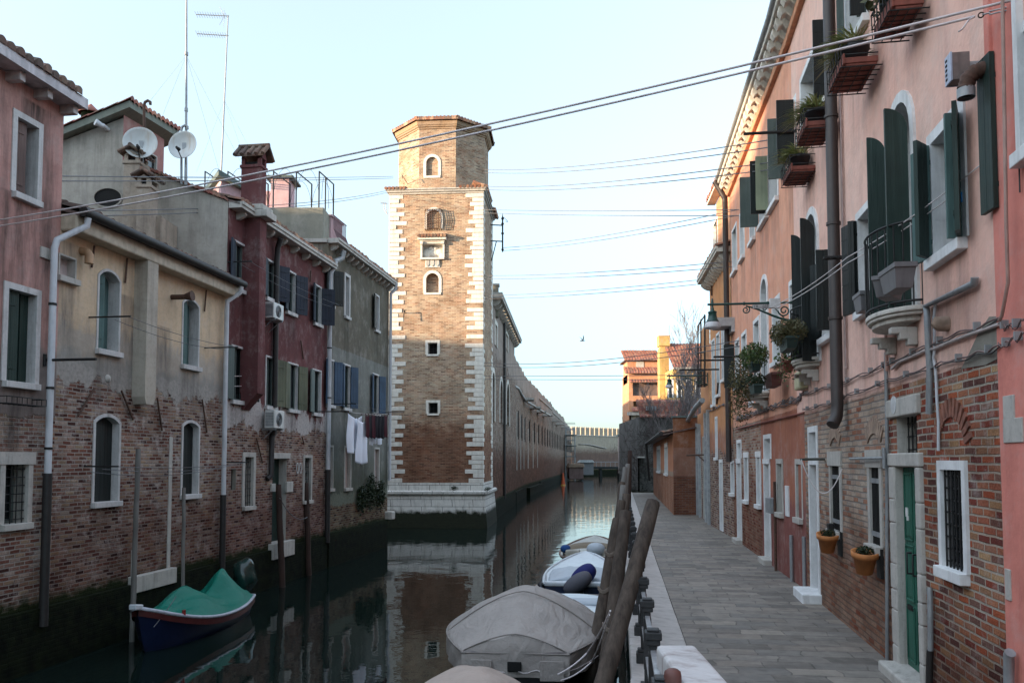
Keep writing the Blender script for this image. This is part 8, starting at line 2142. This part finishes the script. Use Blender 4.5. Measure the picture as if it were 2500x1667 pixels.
cable('lower white drying line carrying the blue peg', [A1 + Vector((0.05, -.1, -.04)), A2 - Vector((0, 0, .07)), A3 - Vector((0, 0, .05))], 0.006, WIRE, 0.05, 'white drying lines on the pink house')
pp = atY(2351, 478, 7.0)
t_ = thing('clothes_peg', 'bright blue clothes peg hanging on the drying line before the teal shutters', 'clothes peg', tuple(pp)); mb = MB()
for s in (-1, 1): mb.box(-0.012 + s * 0.009, 0.012 + s * 0.009 - .004, -0.006 + s * .007, 0.006 + s * .007, -0.06, 0.03)
mb.build('peg_jaws', paint('blue_plastic', (0.05, 0.26, 0.60), 0.4, 0.1), t_); mb = MB(); mb.tube([(-.02, 0, 0), (.02, 0, 0)], 0.004, 5); mb.build('spring', ZINC, t_)
sp = atY(1422, 832, 60)
t_ = thing('seagull', 'grey seagull gliding with raised wings over the canal', 'bird', tuple(sp), rad(15)); t_.scale = (.72,) * 3; mb = MB()
mb.tube([(-.30, 0, -.02), (-.2, 0, 0.0), (0, 0, 0.02), (.16, 0, 0.03), (.24, 0, .05), (.30, 0, .04)], [0.01, .05, .075, .055, .04, .008], 8)
for s in (-1, 1):
 rows = []
 for (f, z, c, sw) in ((0, 0.03, .13, 0), (.25, .14, .13, .03), (.5, .30, .11, .0), (.75, .42, .07, -.06), (1, .50, .01, -.16)):
  rows.append([(sw + c * .5, s * f * .62, z), (sw, s * f * .62, z + .012), (sw - c * .5, s * f * .62, z)])
 mb.grid(rows)
mb.build('body', paint('gull_grey', (0.22, 0.22, 0.23)), t_)
# ================================================================= quay railing
IR2 = paint('weathered_cast_iron', (0.030, 0.030, 0.031), 0.6, 0.35, 14, metal=0.2)
RAILM = paint('worn_steel_rail', (0.42, 0.42, 0.43), 0.4, 0.3, 10, metal=0.4)
def railx(Y): return kx(Y) + 0.15 + 0.0 * Y
tr = thing('quay_railing', 'black cast iron railing with capped posts along the stone kerb', 'railing', (railx(5.2), 5.2, ZG))
o = Vector(tr.location)
mbp = MB(); n = 20
def post_mesh():
 mb = MB()
 mb.box(-0.085, 0.085, -0.075, 0.075, -0.02, 0.13); mb.box(-0.07, 0.07, -0.06, 0.06, 0.13, 0.17)
 mb.box(-0.032, 0.032, -0.042, 0.042, 0.17, 0.86); mb.box(-0.038, 0.038, -0.050, 0.050, 0.30, 0.80)
 mb.box(-0.055, 0.055, -0.06, 0.06, 0.855, 0.90); mb.box(-0.068, 0.068, -0.072, 0.072, 0.90, 0.965); mb.box(-0.05, 0.05, -0.055, 0.055, 0.965, 0.985)
 return mb
p0 = post_mesh().build('post', IR2, tr, bevel=0.012)
Ys = [5.2 + 1.46 * k for k in range(21)]
p0.location = (0, 0, 0); p0.rotation_euler = (0, 0, -ang_k)
for k, Y in enumerate(Ys):
 if k == 0: continue
 c = p0.copy(); COL.objects.link(c); c.parent = tr; c.location = (railx(Y) - o.x, Y - o.y, 0)
for z in (0.86 - .05, 0.42):
 mb = MB()
 a = Vector((railx(Ys[0]), Ys[0], ZG + z)) - o; b = Vector((railx(Ys[-1]), Ys[-1], ZG + z)) - o
 dn = (b - a).normalized(); sd = Vector((-dn.y, dn.x, 0))
 mb.obox((a + b) / 2, dn * ((b - a).length / 2), sd * 0.022, Vector((0, 0, 0.012 if z > .5 else .01))); mb.build('rail', RAILM, tr, bevel=0.004, seg=1)
t_ = thing('parapet_block', 'white stone end block of the bridge parapet at the bottom of the picture', 'parapet', (1.2, 4.6, ZG))
zt = 2.04
A_ = atZ(1601, 1572, zt); B_ = atZ(1692, 1573, zt)
wd = 0.36
c0 = Vector((A_.x, A_.y)); c1_ = Vector((B_.x + .02, B_.y))
t_.location = (A_.x, A_.y, ZG); wx = (c1_ - c0).length
mb = MB(); mb.box(0, wx, -3.2, 0.0, -0.3, zt - ZG); ob = mb.build('block', mat_stone('flaking_white_stone', (0.60, 0.58, 0.57), (0.20, 0.13, 0.11), 0.75), t_, bevel=0.035, seg=3)
t_.rotation_euler = (0, 0, -0.02)
p = atZ(1642, 1632, zt + 0.07)
t_2 = thing('iron_bollard', 'short rusty brown iron post rising beside the white parapet block', 'bollard', (p.x, p.y, 1.5)); mb = MB(); mb.lathe([(0.055, -0.6), (0.055, 0.56), (0.05, 0.585), (0.03, 0.60), (0, 0.605)], n=18); mb.build('post', paint('rusty_brown_paint', (0.13, 0.05, 0.04), 0.6, 0.3), t_2)
t_2.location.z = zt + 0.07 - 0.6
# ================================================================= mooring poles
def mpole(label, top, bot, r0, r1, mat=None, group='mooring poles along the quay', rope=None, name='mooring_pole'):
 b = Vector(bot); a = Vector(top); t = thing(name, label, 'mooring pole', tuple(b), 0, group); d = a - b
 mb = MB(); rj_ = random.Random(int(abs(b.y) * 97)); n_ = 12; mb.tube([d * (k_ / n_) + Vector((rj_.uniform(-.006, .006), rj_.uniform(-.006, .006), 0)) * (1 if 0 < k_ < n_ else 0) for k_ in range(n_)] + [d * .997, d], [r1 + (r0 - r1) * k_ / n_ + rj_.uniform(-.004, .004) for k_ in range(n_)] + [r0, r0 * .93], 9); mb.build('shaft', mat or POLE, t)
 if rope:
  mb = MB()
  for f in rope:
   c = d * f
   for k in range(3):
    P = [c + Vector(((r0 + .02) * 1.05 * math.cos(q * math.pi / 8), (r0 + .02) * 1.05 * math.sin(q * math.pi / 8), 0.02 * k + 0.03 * math.sin(q))) for q in range(17)]
    mb.tube(P, 0.012, 5, False)
  mb.build('rope_loops', paint('old_rope', (0.20, 0.16, 0.13), 0.9), t)
 return t
def pt(px, py, Y): return atY(px, py, Y)
mpole('thick wooden mooring pole leaning to the right across the railing, the nearest one', pt(1595, 1224, 10.0), (0.35, 8.3, -0.8), 0.088, 0.125)
mpole('mooring pole just left of the leaning one, wound with rope', pt(1528, 1248, 11.6), pt(1462, 1680, 10.6) + Vector((-.12, -.1, -1.2)), 0.085, 0.11, rope=[0.55])
mpole('third mooring pole from the front, with rope round its middle', pt(1507, 1266, 13.5), pt(1448, 1560, 12.6) + Vector((-.15, -.1, -1.0)), 0.078, 0.10, rope=[0.80, 0.6])
for k, (px, py, Y, bx) in enumerate(((1517, 1221, 16.5, -.5), (1530, 1205, 18.8, -.4), (1523, 1184, 21.5, -.45), (1519, 1176, 24, -.5), (1527, 1140, 27, -.6), (1533, 1132, 30, -.5), (1538, 1100, 36, -.2))):
 P = pt(px, py, Y)
 lab = ['olive grey mooring pole whose top shows just behind the three front ones', 'brown mooring pole a little right of the olive grey one', 'grey mooring pole in the middle of the far cluster', 'slim dark mooring pole of the far cluster, left side', 'pale weathered mooring pole, tall in the far cluster', 'dark weathered mooring pole touching the pale tall one', 'black farthest mooring pole against the dark stone house'][k]
 mpole(lab, P, (P.x + bx, P.y - .5, -0.8), 0.09, 0.12, [POLE, POLE, POLE_G, POLE, POLE_G, POLE_G, POLE_B][k])
for k, (tx, ty, bx, by, Y, r, lab, m) in enumerate(((338, 1095, 322, 1500, 15.7, .052, 'slim pale pole standing by the bow of the green covered boat', POLE_G), (449, 1190, 447, 1500, 17.3, .042, 'grey pole behind the green covered boat, right of the blocked doorway', POLE_G),
  (680, 1182, 693, 1428, 22.3, .085, 'dark brown pole in front of the green water door', POLE_B), (747, 1178, 757, 1396, 24.6, .085, 'dark brown pole right of the green water door', POLE_B))):
 a = pt(tx, ty, Y); b = pt(bx, by, Y - .1); mpole(lab, a, (b.x, b.y, -0.8), r * .9, r, m, 'poles along the left bank')
a = pt(683, 1215, 22.2); b = pt(750, 1262, 24.5)
cable('thin rope slung between the two dark brown poles on the left bank', [a, b], 0.012, WIRE_D, 0.25, name='slung_rope')
# ================================================================= boats
def hull(mb, L, Wd, Hh, sheer=0.25, bowh=0.35, tr_w=0.75, rake=0.35, ns=22, npr=9, flare=0.25):
 """bow at +y, stern transom at y=0; returns gunwale points"""
 rows = []; gun = []
 for i in range(ns + 1):
  f = i / ns
  w = Wd / 2 * (tr_w + (1 - tr_w) * math.sin(min(1, f / 0.45) * math.pi / 2)) if f < 0.45 else Wd / 2 * max(0.0, math.cos((f - 0.45) / 0.55 * math.pi / 2)) ** 0.62
  zt = Hh + sheer * (f - 0.35) ** 2 * 1.2 + bowh * max(0, f - 0.5) ** 2 * 2
  yy = L * f
  R = []
  for j in range(-npr, npr + 1):
   g = abs(j) / npr; s = 1 if j >= 0 else -1
   x = w * (g ** 0.55) * (1 - flare * (1 - g)); z = -0.25 + (zt + 0.25) * (g ** 2.2 if g < 1 else 1)
   R.append((s * x, yy - rake * (1 - g) * f ** 3 - 0.0, z))
  rows.append(R); gun.append((w, yy, zt))
 mb.grid(rows)
 mb.poly(list(rows[0]))
 return rows, gun
def boat(label, loc, rotz, L, Wd, Hh, hmat, gmat, deck=None, group=None, tr_w=0.75, bowh=0.35, rake=0.35, deckz=-0.03, foredeck=1.0, deckmat=None, sheer=0.25):
 t = thing('boat', label, 'boat', loc, rotz, group)
 mb = MB(); rows, gun = hull(mb, L, Wd, Hh, sheer, bowh, tr_w, rake); mb.build('hull', hmat, t)
 mb = MB()
 P = [(-w, y, z) for w, y, z in gun] + [(w, y, z) for w, y, z in reversed(gun)]
 mb.tube(P + [P[0]], 0.035, 6, False); mb.build('gunwale', gmat, t)
 if deckmat:
  mb = MB(); R = []
  for (w, y, z) in gun:
   f = y / L
   if f < 1 - foredeck: continue
   R.append([(w * k / 6, y, z - 0.01 + 0.05 * (1 - (k / 6) ** 2)) for k in range(-6, 7)])
  mb.grid(R); mb.build('deck', deckmat, t)
 return t, gun
HULL_B = paint('navy_hull_paint', (0.010, 0.018, 0.050), 0.35, 0.2, 4)
HULL_D = paint('dark_hull_paint', (0.012, 0.012, 0.014), 0.4, 0.2, 4)
WHITE_G = paint('white_gelcoat', (0.56, 0.60, 0.64), 0.35, 0.08, 3, dirt=(0.44, 0.45, 0.46))
RUBG = paint('grey_rubbing_strake', (0.20, 0.175, 0.17), 0.7, 0.2)
TARP = mat_cloth('taupe_boat_canvas', (0.36, 0.325, 0.30), 0.75, 0.7, 0.45)
TARP2 = mat_cloth('beige_boat_canvas', (0.44, 0.36, 0.31), 0.8, 0.6, 0.4)
TARPG = mat_cloth('green_tarpaulin', (0.004, 0.155, 0.11), 0.5, 0.5, 0.25, 0.8)
TARPW = mat_cloth('pale_grey_cover', (0.45, 0.50, 0.55), 0.6, 0.3, 0.1)
def cover(t, gun, L, ridge, skirt, mat, name='tarpaulin', drop=0.30, flat=0.0, y0=0.0, y1=1.0, over=0.04, fold=0.0, seed=1, power=1.6, subs=16, edge=None):
 """ridge(f)->height above gunwale; hangs down over the sides by skirt"""
 r = random.Random(seed); mb = MB(); rows = []
 ph = [r.uniform(0, 6) for _ in range(4)]
 G = [g for g in gun if y0 - 1e-6 <= g[1] / L <= y1 + 1e-6]
 GG_ = []
 for a, b in zip(G[:-1], G[1:]):
  for k in range(3): GG_.append(tuple(a[i] + (b[i] - a[i]) * k / 3 for i in range(3)))
 GG_.append(G[-1])
 for (w, y, z) in GG_:
  f = y / L; h = ridge(f); R = []
  w2 = w + over
  for k in range(4):   # skirt left
   g = 1 - k / 4; R.append((-(w2 + 0.02 * math.sin(y * 9 + k)), y, z - skirt * g + 0.02 * math.sin(y * 7 + ph[0])))
  for j in range(-subs, subs + 1):
   s = j / subs
   hh = h * (1 - abs(s) ** power)
   wr = fold * (math.sin(7 * s + y * 3 + ph[1]) * 0.5 + math.sin(13 * s * (1 + .3 * f) - y * 5 + ph[2]) * 0.3) * (1 - s * s)
   R.append((w2 * s, y, z + 0.015 + hh + wr))
  for k in range(1, 5):
   g = k / 4; R.append(((w2 + 0.02 * math.sin(y * 8 + k)), y, z - skirt * g + 0.02 * math.sin(y * 6 + ph[3])))
  rows.append(R)
 first = [(x, y - 0.0, z) for x, y, z in rows[0]]
 fl = []
 for q in (1.0, 0.66, 0.33):
  fl.append([(x * 1.0, y - 0.035 - 0.02 * math.sin(9 * x + 3 * q) * q, (z if z < G[0][2] - 0.01 else z) * 1.0 - q * (max(0, z - (G[0][2] - skirt)))) for x, y, z in first])
 mb.grid(fl + rows); o_ = mb.build(name, mat, t); return o_
b1, g1 = boat('motor boat fully hidden under a big taupe canvas cover with a humped ridge', (0.04, 11.75, 0.0), -0.10, 4.4, 2.45, 0.66, HULL_D, RUBG, tr_w=0.58, bowh=0.35, sheer=0.15)
def rg1(f): return 0.62 * math.exp(-((f - 0.42) / 0.36) ** 2) + 0.06 * (1 - f) 
cover(b1, g1, 4.4, rg1, 0.33, TARP, fold=0.03, seed=4, power=1.55, over=0.05, subs=26)
mb = MB()
for f_ in (0.02, 0.36, 0.70):
 i_ = int(f_ * 22); w_, y_, z_ = g1[i_]; h_ = rg1(f_)
 mb.tube([(w_ * 1.03 * s_ / 14, y_ - .005, z_ + .028 + h_ * (1 - abs(s_ / 14) ** 1.55)) for s_ in range(-14, 15)], 0.010, 5)
for s_ in (-1, 1): mb.tube([(s_ * (w_ + .06), y_, z_ + .01) for w_, y_, z_ in g1[:-3]], 0.012, 5)
mb.tube([(-g1[0][0] - .06, -.03, g1[0][2]), (g1[0][0] + .06, -.03, g1[0][2])], 0.012, 5)
mb.build('cover_seams', paint('seam_tape', (0.26, 0.23, 0.21)), b1)
mb = MB(); mb.tube([(s_ * .09 * g1[0][0], -.06 - .02 * math.sin(s_), .44 + .02 * math.cos(s_ * 1.3)) for s_ in range(-11, 12)] + [(w_ + .075, y_, z_ - .24) for w_, y_, z_ in g1[1:14]], 0.009, 5); mb.build('lashing_rope', WIRE, b1)
mb = MB(); mb.box(-0.10, 0.10, -0.085, -0.06, 0.44, 0.58); mb.build('cover_window', BLACK, b1, bevel=0.03)
for (x0, x1) in ((-0.62, -0.32), (0.36, 0.70)):
 mb = MB(); mb.box(x0, x1, -0.09, -0.06, 0.32, 0.60); mb.build('canvas_flap', TARP, b1, bevel=0.01)
b0, g0 = boat('boat under a beige canvas cover cut off by the bottom edge', (-0.36, 9.35, 0.0), math.pi - 0.08, 4.6, 1.7, 0.62, HULL_D, RUBG, tr_w=0.8, bowh=0.1)
cover(b0, g0, 4.3, lambda f: 0.66 * math.exp(-((f - 0.30) / 0.45) ** 2) * min(1, .35 + f * 6), 0.28, TARP2, fold=0.03, seed=8, power=2.6, over=0.05, subs=20)
b2, g2 = boat('dark hulled boat with a white foredeck between the taupe cover and the outboard boat', (1.28, 17.3, 0.0), math.pi - 0.12, 3.9, 1.75, 0.55, HULL_D, RUBG, tr_w=0.8, bowh=0.25, foredeck=1.0, deckmat=WHITE_G)
mb = MB(); mb.box(-0.7, 0.72, 0.5, 0.95, 0.56, 0.63); mb.box(-.55, .6, 1.0, 1.12, .57, .63); mb.build('hatch_cover', TARPW, b2, bevel=0.03)
b3, g3 = boat('white boat with a navy transom and a pale cover, stern to the viewer', (1.52, 19.1, 0.0), -0.13, 4.7, 1.85, 0.52, HULL_B, WHITE_G, tr_w=0.86, bowh=0.30, foredeck=1.0, deckmat=WHITE_G, sheer=0.2)
cover(b3, g3, 4.7, lambda f: 0.16 * math.exp(-((f - .3) / .3) ** 2), 0.0, TARPW, 'pale_cover', fold=0.03, y0=0.05, y1=0.55, over=-0.13, seed=3, power=3)
mb = MB(); mb.box(-0.78, 0.78, -0.03, 0.10, 0.49, 0.60); mb.build('transom_rail', WHITE_G, b3, bevel=0.03)
def ellipsoid(mb, c, r, n=14, rot=None, sx=1.0):
 rows = []
 for i in range(n + 1):
  th = math.pi * i / n; rr = math.sin(th) ** 0.75 if 0 < i < n else 0
  rows.append([Vector((r[0] * rr * math.cos(2 * math.pi * k / 18), r[1] * rr * math.sin(2 * math.pi * k / 18), r[2] * math.cos(th))) for k in range(19)])
 if rot is not None: rows = [[rot @ v for v in R] for R in rows]
 mb.grid([[tuple(v + Vector(c)) for v in R] for R in rows])
RT = Matrix.Rotation(rad(-28), 3, 'Y') @ Matrix.Rotation(rad(62), 3, 'Y') @ Matrix.Rotation(rad(30), 3, 'X')
mo = thing('outboard_motor', 'outboard motor under a grey hood tilted up on the navy transom', 'outboard motor', tuple(Vector((1.50, 18.85, 0.50))), -0.13, 'hooded outboard motors')
mb = MB(); ellipsoid(mb, (0, -0.05, 0.12), (0.20, 0.24, 0.36), rot=Matrix.Rotation(rad(55), 3, 'Y')); mb.build('hood', mat_cloth('grey_motor_hood', (0.10, 0.10, 0.12), 0.7, 0.15, 0.2), mo)
mb = MB(); mb.tube([(0.05, 0, 0), (0.02, -0.02, -0.35), (0.0, -0.25, -0.62)], [0.09, 0.07, 0.05], 8); mb.box(-0.12, 0.12, -0.06, 0.12, -0.22, -0.05); mb.build('leg_and_clamp', HULL_D, mo)
mo = thing('outboard_motor', 'outboard motor under a dark blue hood behind the grey hooded one', 'outboard motor', tuple(Vector((1.66, 19.25, 0.60))), -0.13, 'hooded outboard motors')
mb = MB(); ellipsoid(mb, (0, 0, 0.12), (0.22, 0.24, 0.34), rot=Matrix.Rotation(rad(48), 3, 'Y')); mb.build('hood', mat_cloth('blue_motor_hood', (0.02, 0.025, 0.13), 0.7, 0.15, 0.2), mo)
mb = MB(); mb.tube([(0, 0, 0), (0, -0.05, -0.4), (0, -.2, -.7)], [0.09, 0.07, .05], 8); mb.build('leg_and_clamp', HULL_D, mo)
def fender(loc, label, mat, r=0.10, h=0.30):
 t = thing('fender', label, 'fender', loc, 0, 'fenders on the outboard boat'); mb = MB(); mb.lathe([(0, -h / 2), (r * .6, -h / 2 + .02), (r, -h / 4), (r, h / 4), (r * .6, h / 2 - .02), (.02, h / 2), (.015, h / 2 + .06), (0, h / 2 + .06)], n=14); mb.build('float', mat, t)
 mb = MB(); mb.tube([(0, 0, h / 2), (.04, .03, h / 2 + .3)], .008, 5); mb.build('cord', WIRE_D, t)
fender((0.66, 19.0, 0.30), 'blue fender hanging at the left stern corner of the outboard boat', paint('blue_fender', (0.02, 0.06, 0.22), 0.4, 0.1))
fender((0.70, 19.8, 0.36), 'black fender behind the blue one on the outboard boat', paint('black_fender', (0.01, 0.01, 0.012), 0.4, 0.1))
mb = MB()
for (x, y) in ((-.45, -.035), (.5, -.035)): mb.tube([(x, y, .34), (x, y - .02, .34), (x, y - .02, .26)], .012, 6); mb.cut()
mb.build('transom_eye', GAL, b3)
for s in (-1, 1):
 mb = MB(); mb.tube([(s * .76, .25, .54), (s * .76, .3, .66), (s * .78, .6, .66), (s * .80, .66, .56)], .012, 6); mb.build('grab_rail', GAL, b3)
b4, g4 = boat('open boat with a cream cockpit and folded blue hood, farthest of the moored row', (2.34, 24.6, 0.0), -0.13, 5.0, 2.1, 0.48, HULL_D, paint('tan_coaming', (0.20, 0.13, 0.10)), tr_w=0.82, bowh=0.2, deckmat=paint('cream_gelcoat', (0.38, 0.36, 0.32), 0.5), foredeck=1.0)
mb = MB(); rows = []
for k in range(15):
 a = math.pi * k / 14; rows.append([(0.86 * math.cos(a), y, 0.46 + h * math.sin(a) ** .6) for (y, h) in ((.5, .28), (.55, .36), (1.2, .40), (1.25, .36))])
mb.grid(rows); mb.build('canopy_band', mat_cloth('olive_tan_hood', (0.22, 0.18, 0.13)), b4)
for s in (-1, 1):
 mb = MB(); ellipsoid(mb, (s * .78, .6, .70), (.16, .22, .12)); mb.build('folded_hood', mat_cloth('blue_canvas_hood', (0.02, 0.07, 0.22)), b4)
mb = MB(); ellipsoid(mb, (.15, .35, .72), (.28, .3, .20)); mb.build('seat_cover', TARPW, b4)
for s in (-1, 1):
 mb = MB(); mb.box(s * .55 - .22, s * .55 + .22, .2, .55, .46, .70); mb.build('seat', paint('cream_vinyl_seat', (0.36, 0.34, 0.29)), b4, bevel=.05)
for s in (-1, 1):
 mb = MB(); mb.tube([(s * .86, .5, .46), (s * .84, .5, .72)], .015, 6); mb.build('canopy_post', GAL, b4)
Lb = 4.0; dv = Vector((-6.14, 18.5)) - Vector((-6.62, 14.25))
bang = math.atan2(-dv.x * -1, -dv.y * -1)
stern = Vector((-6.14, 18.5)); bow = Vector((-6.56, 14.55)); rz = math.atan2((bow - stern).y, (bow - stern).x) - math.pi / 2
b5, g5 = boat('dark blue wooden boat with white rim and green tarpaulin by the left bank', (stern.x, stern.y, 0.0), rz, Lb, 1.45, 0.36, paint('deep_blue_hull', (0.006, 0.013, 0.045), 0.32, 0.25, 3), paint('white_rim_paint', (0.42, 0.44, 0.50), 0.5, 0.1), tr_w=0.55, bowh=0.62, rake=0.55, sheer=0.3)
mb = MB(); rows = []
for (w, y, z) in g5: rows.append([(-(w + .012), y, z - .14), (-(w + .016), y, z - .03)])
mb.grid(rows); mb.grid([[(-a[0], a[1], a[2]) for a in r_][::-1] for r_ in rows]); mb.build('red_strake', paint('dark_red_strake', (0.07, 0.012, 0.012), 0.5), b5)
def rg5(f): return 0.08 + 0.50 * math.exp(-((f - 0.58) / 0.17) ** 2) + 0.62 * math.exp(-((f - 0.20) / 0.13) ** 2)
cover(b5, g5, Lb, lambda f: max(0.03, rg5(f) * min(1, (0.93 - f) * 6)), 0.02, TARPG, fold=0.05, y0=0.0, y1=0.93, over=0.0, seed=6, power=1.05, subs=22)
for s in (-1, 1):
 gi = g5[int(len(g5) * .80)]; mb = MB(); mb.tube([(s * gi[0], gi[1], gi[2]), (s * gi[0], gi[1], gi[2] + .10)], .035, 8); mb.build('red_bollard', paint('red_paint', (0.25, 0.012, 0.01), 0.4), b5)
gl = g5[-1]; mb = MB(); mb.obox((0, gl[1] + .05, gl[2] + .02), (.07, 0, 0), (0, .12, .02), (0, 0, .05)); mb.build('bow_cap', WHITE_G, b5, bevel=.02)
mo = thing('outboard_motor', 'outboard motor wrapped in dark green plastic behind the green covered boat', 'outboard motor', (-6.1, 18.85, 0.72), 0); mb = MB(); ellipsoid(mb, (0, 0, 0.05), (.26, .30, .40)); 
rr_ = random.Random(5); mb.v = [(x * (1 + .12 * math.sin(z * 14 + x * 9)), y, z + .03 * math.sin(x * 17 + y * 12)) for x, y, z in mb.v]; mb.build('plastic_wrap', paint('dark_green_plastic', (0.012, 0.035, 0.03), 0.18, 0.3, 8, bump=.6, spec=.6), mo)
mb = MB(); mb.tube([(0, 0, -.2), (0, 0, -.75)], .07, 8); mb.build('leg_shaft', HULL_D, mo)
cable('pale mooring rope from the stern of the taupe covered boat up to the leaning pole', [Vector((.62, 11.3, .50)), Vector((1.05, 11.6, .72)), atY(1490, 1490, 9.6)], 0.012, WIRE, 0.03, 'mooring ropes', 'mooring_rope')
cable('second mooring rope slack beside the first on the taupe covered boat', [Vector((.66, 11.3, .42)), Vector((1.1, 11.5, .62)), atY(1488, 1500, 9.6)], 0.010, WIRE, 0.04, 'mooring ropes', 'mooring_rope')
cable('thin line from the bow of the green covered boat down to the water', [atY(430, 1455, 15.2), atY(375, 1530, 14.6)], 0.008, WIRE_D, 0.02, 'mooring ropes', 'mooring_rope')
# ================================================================= bare trees behind the brown block
def bare_tree(loc, h, seed, label, spread=1.0, r0=0.17):
 t = thing('bare_tree', label, 'tree', loc, 0, 'leafless trees beyond the quay'); r = random.Random(seed); trunk = MB(); cr = MB()
 def grow(p, d, ln, rr, lv, mb):
  n = 4; P = [p]; R = [rr]
  for k in range(n):
   d = (d + Vector((r.gauss(0, .10), r.gauss(0, .10), r.gauss(0.05, .05)))).normalized(); P.append(P[-1] + d * ln / n); R.append(max(.012, rr * (1 - .45 * (k + 1) / n)))
  mb.tube(P, R, 5 if lv < 2 else 3, False)
  if lv >= 5: return
  for _ in range(4 if lv == 2 else 3):
   k = r.randint(1, n); a = r.uniform(0, 6.283); sd = Vector((math.cos(a), math.sin(a), 0)); d2 = (d * 0.85 + sd * r.uniform(.3, .75) * spread + Vector((0, 0, .25))).normalized()
   grow(P[k], d2, ln * r.uniform(.55, .8), max(.016, R[k] * .72), lv + 1, cr)
 grow(Vector((0, 0, 0)), Vector((0, 0, 1)), h * .42, r0, 0, trunk); trunk.build('trunk', paint('pale_bark', (0.16, 0.14, 0.13)), t); cr.build('crown', paint('twig_bark', (0.15, 0.12, 0.115)), t)
bare_tree((atY(1682, 1100, 55).x, 55, 1), 14.0, 3, 'tallest leafless tree rising over the brown block', 0.7)
bare_tree((atY(1660, 1100, 60).x, 60, 1), 11.0, 8, 'leafless tree left of the tallest one, in front of the yellow house', 0.9)
bare_tree((atY(1700, 1100, 52).x, 52, 1), 9.5, 12, 'leafless tree right of the tallest one, against the balcony cage', 0.9)
bare_tree((atY(1600, 1100, 66).x, 62.5, 2), 8.0, 15, 'small leafless tree against the apricot house chimney', 1.0, 0.1)
t_ = thing('bare_creeper', 'tangle of leafless creeper over the dark stone house', 'creeper', (atY(1600, 1100, 63).x, 63.2, 2), 0); mb = MB(); r = random.Random(9)
for _ in range(420):
 x = r.uniform(-2.2, 4.0); z = r.uniform(-1.5, 3.8); P = [Vector((x, r.uniform(-.5, .4), z))]
 for k in range(5): P.append(P[-1] + Vector((r.gauss(0, .25), r.gauss(0, .12), r.gauss(.12, .22))))
 mb.tube(P, .011, 3, False)
mb.build('stems', POLE_B, t_)
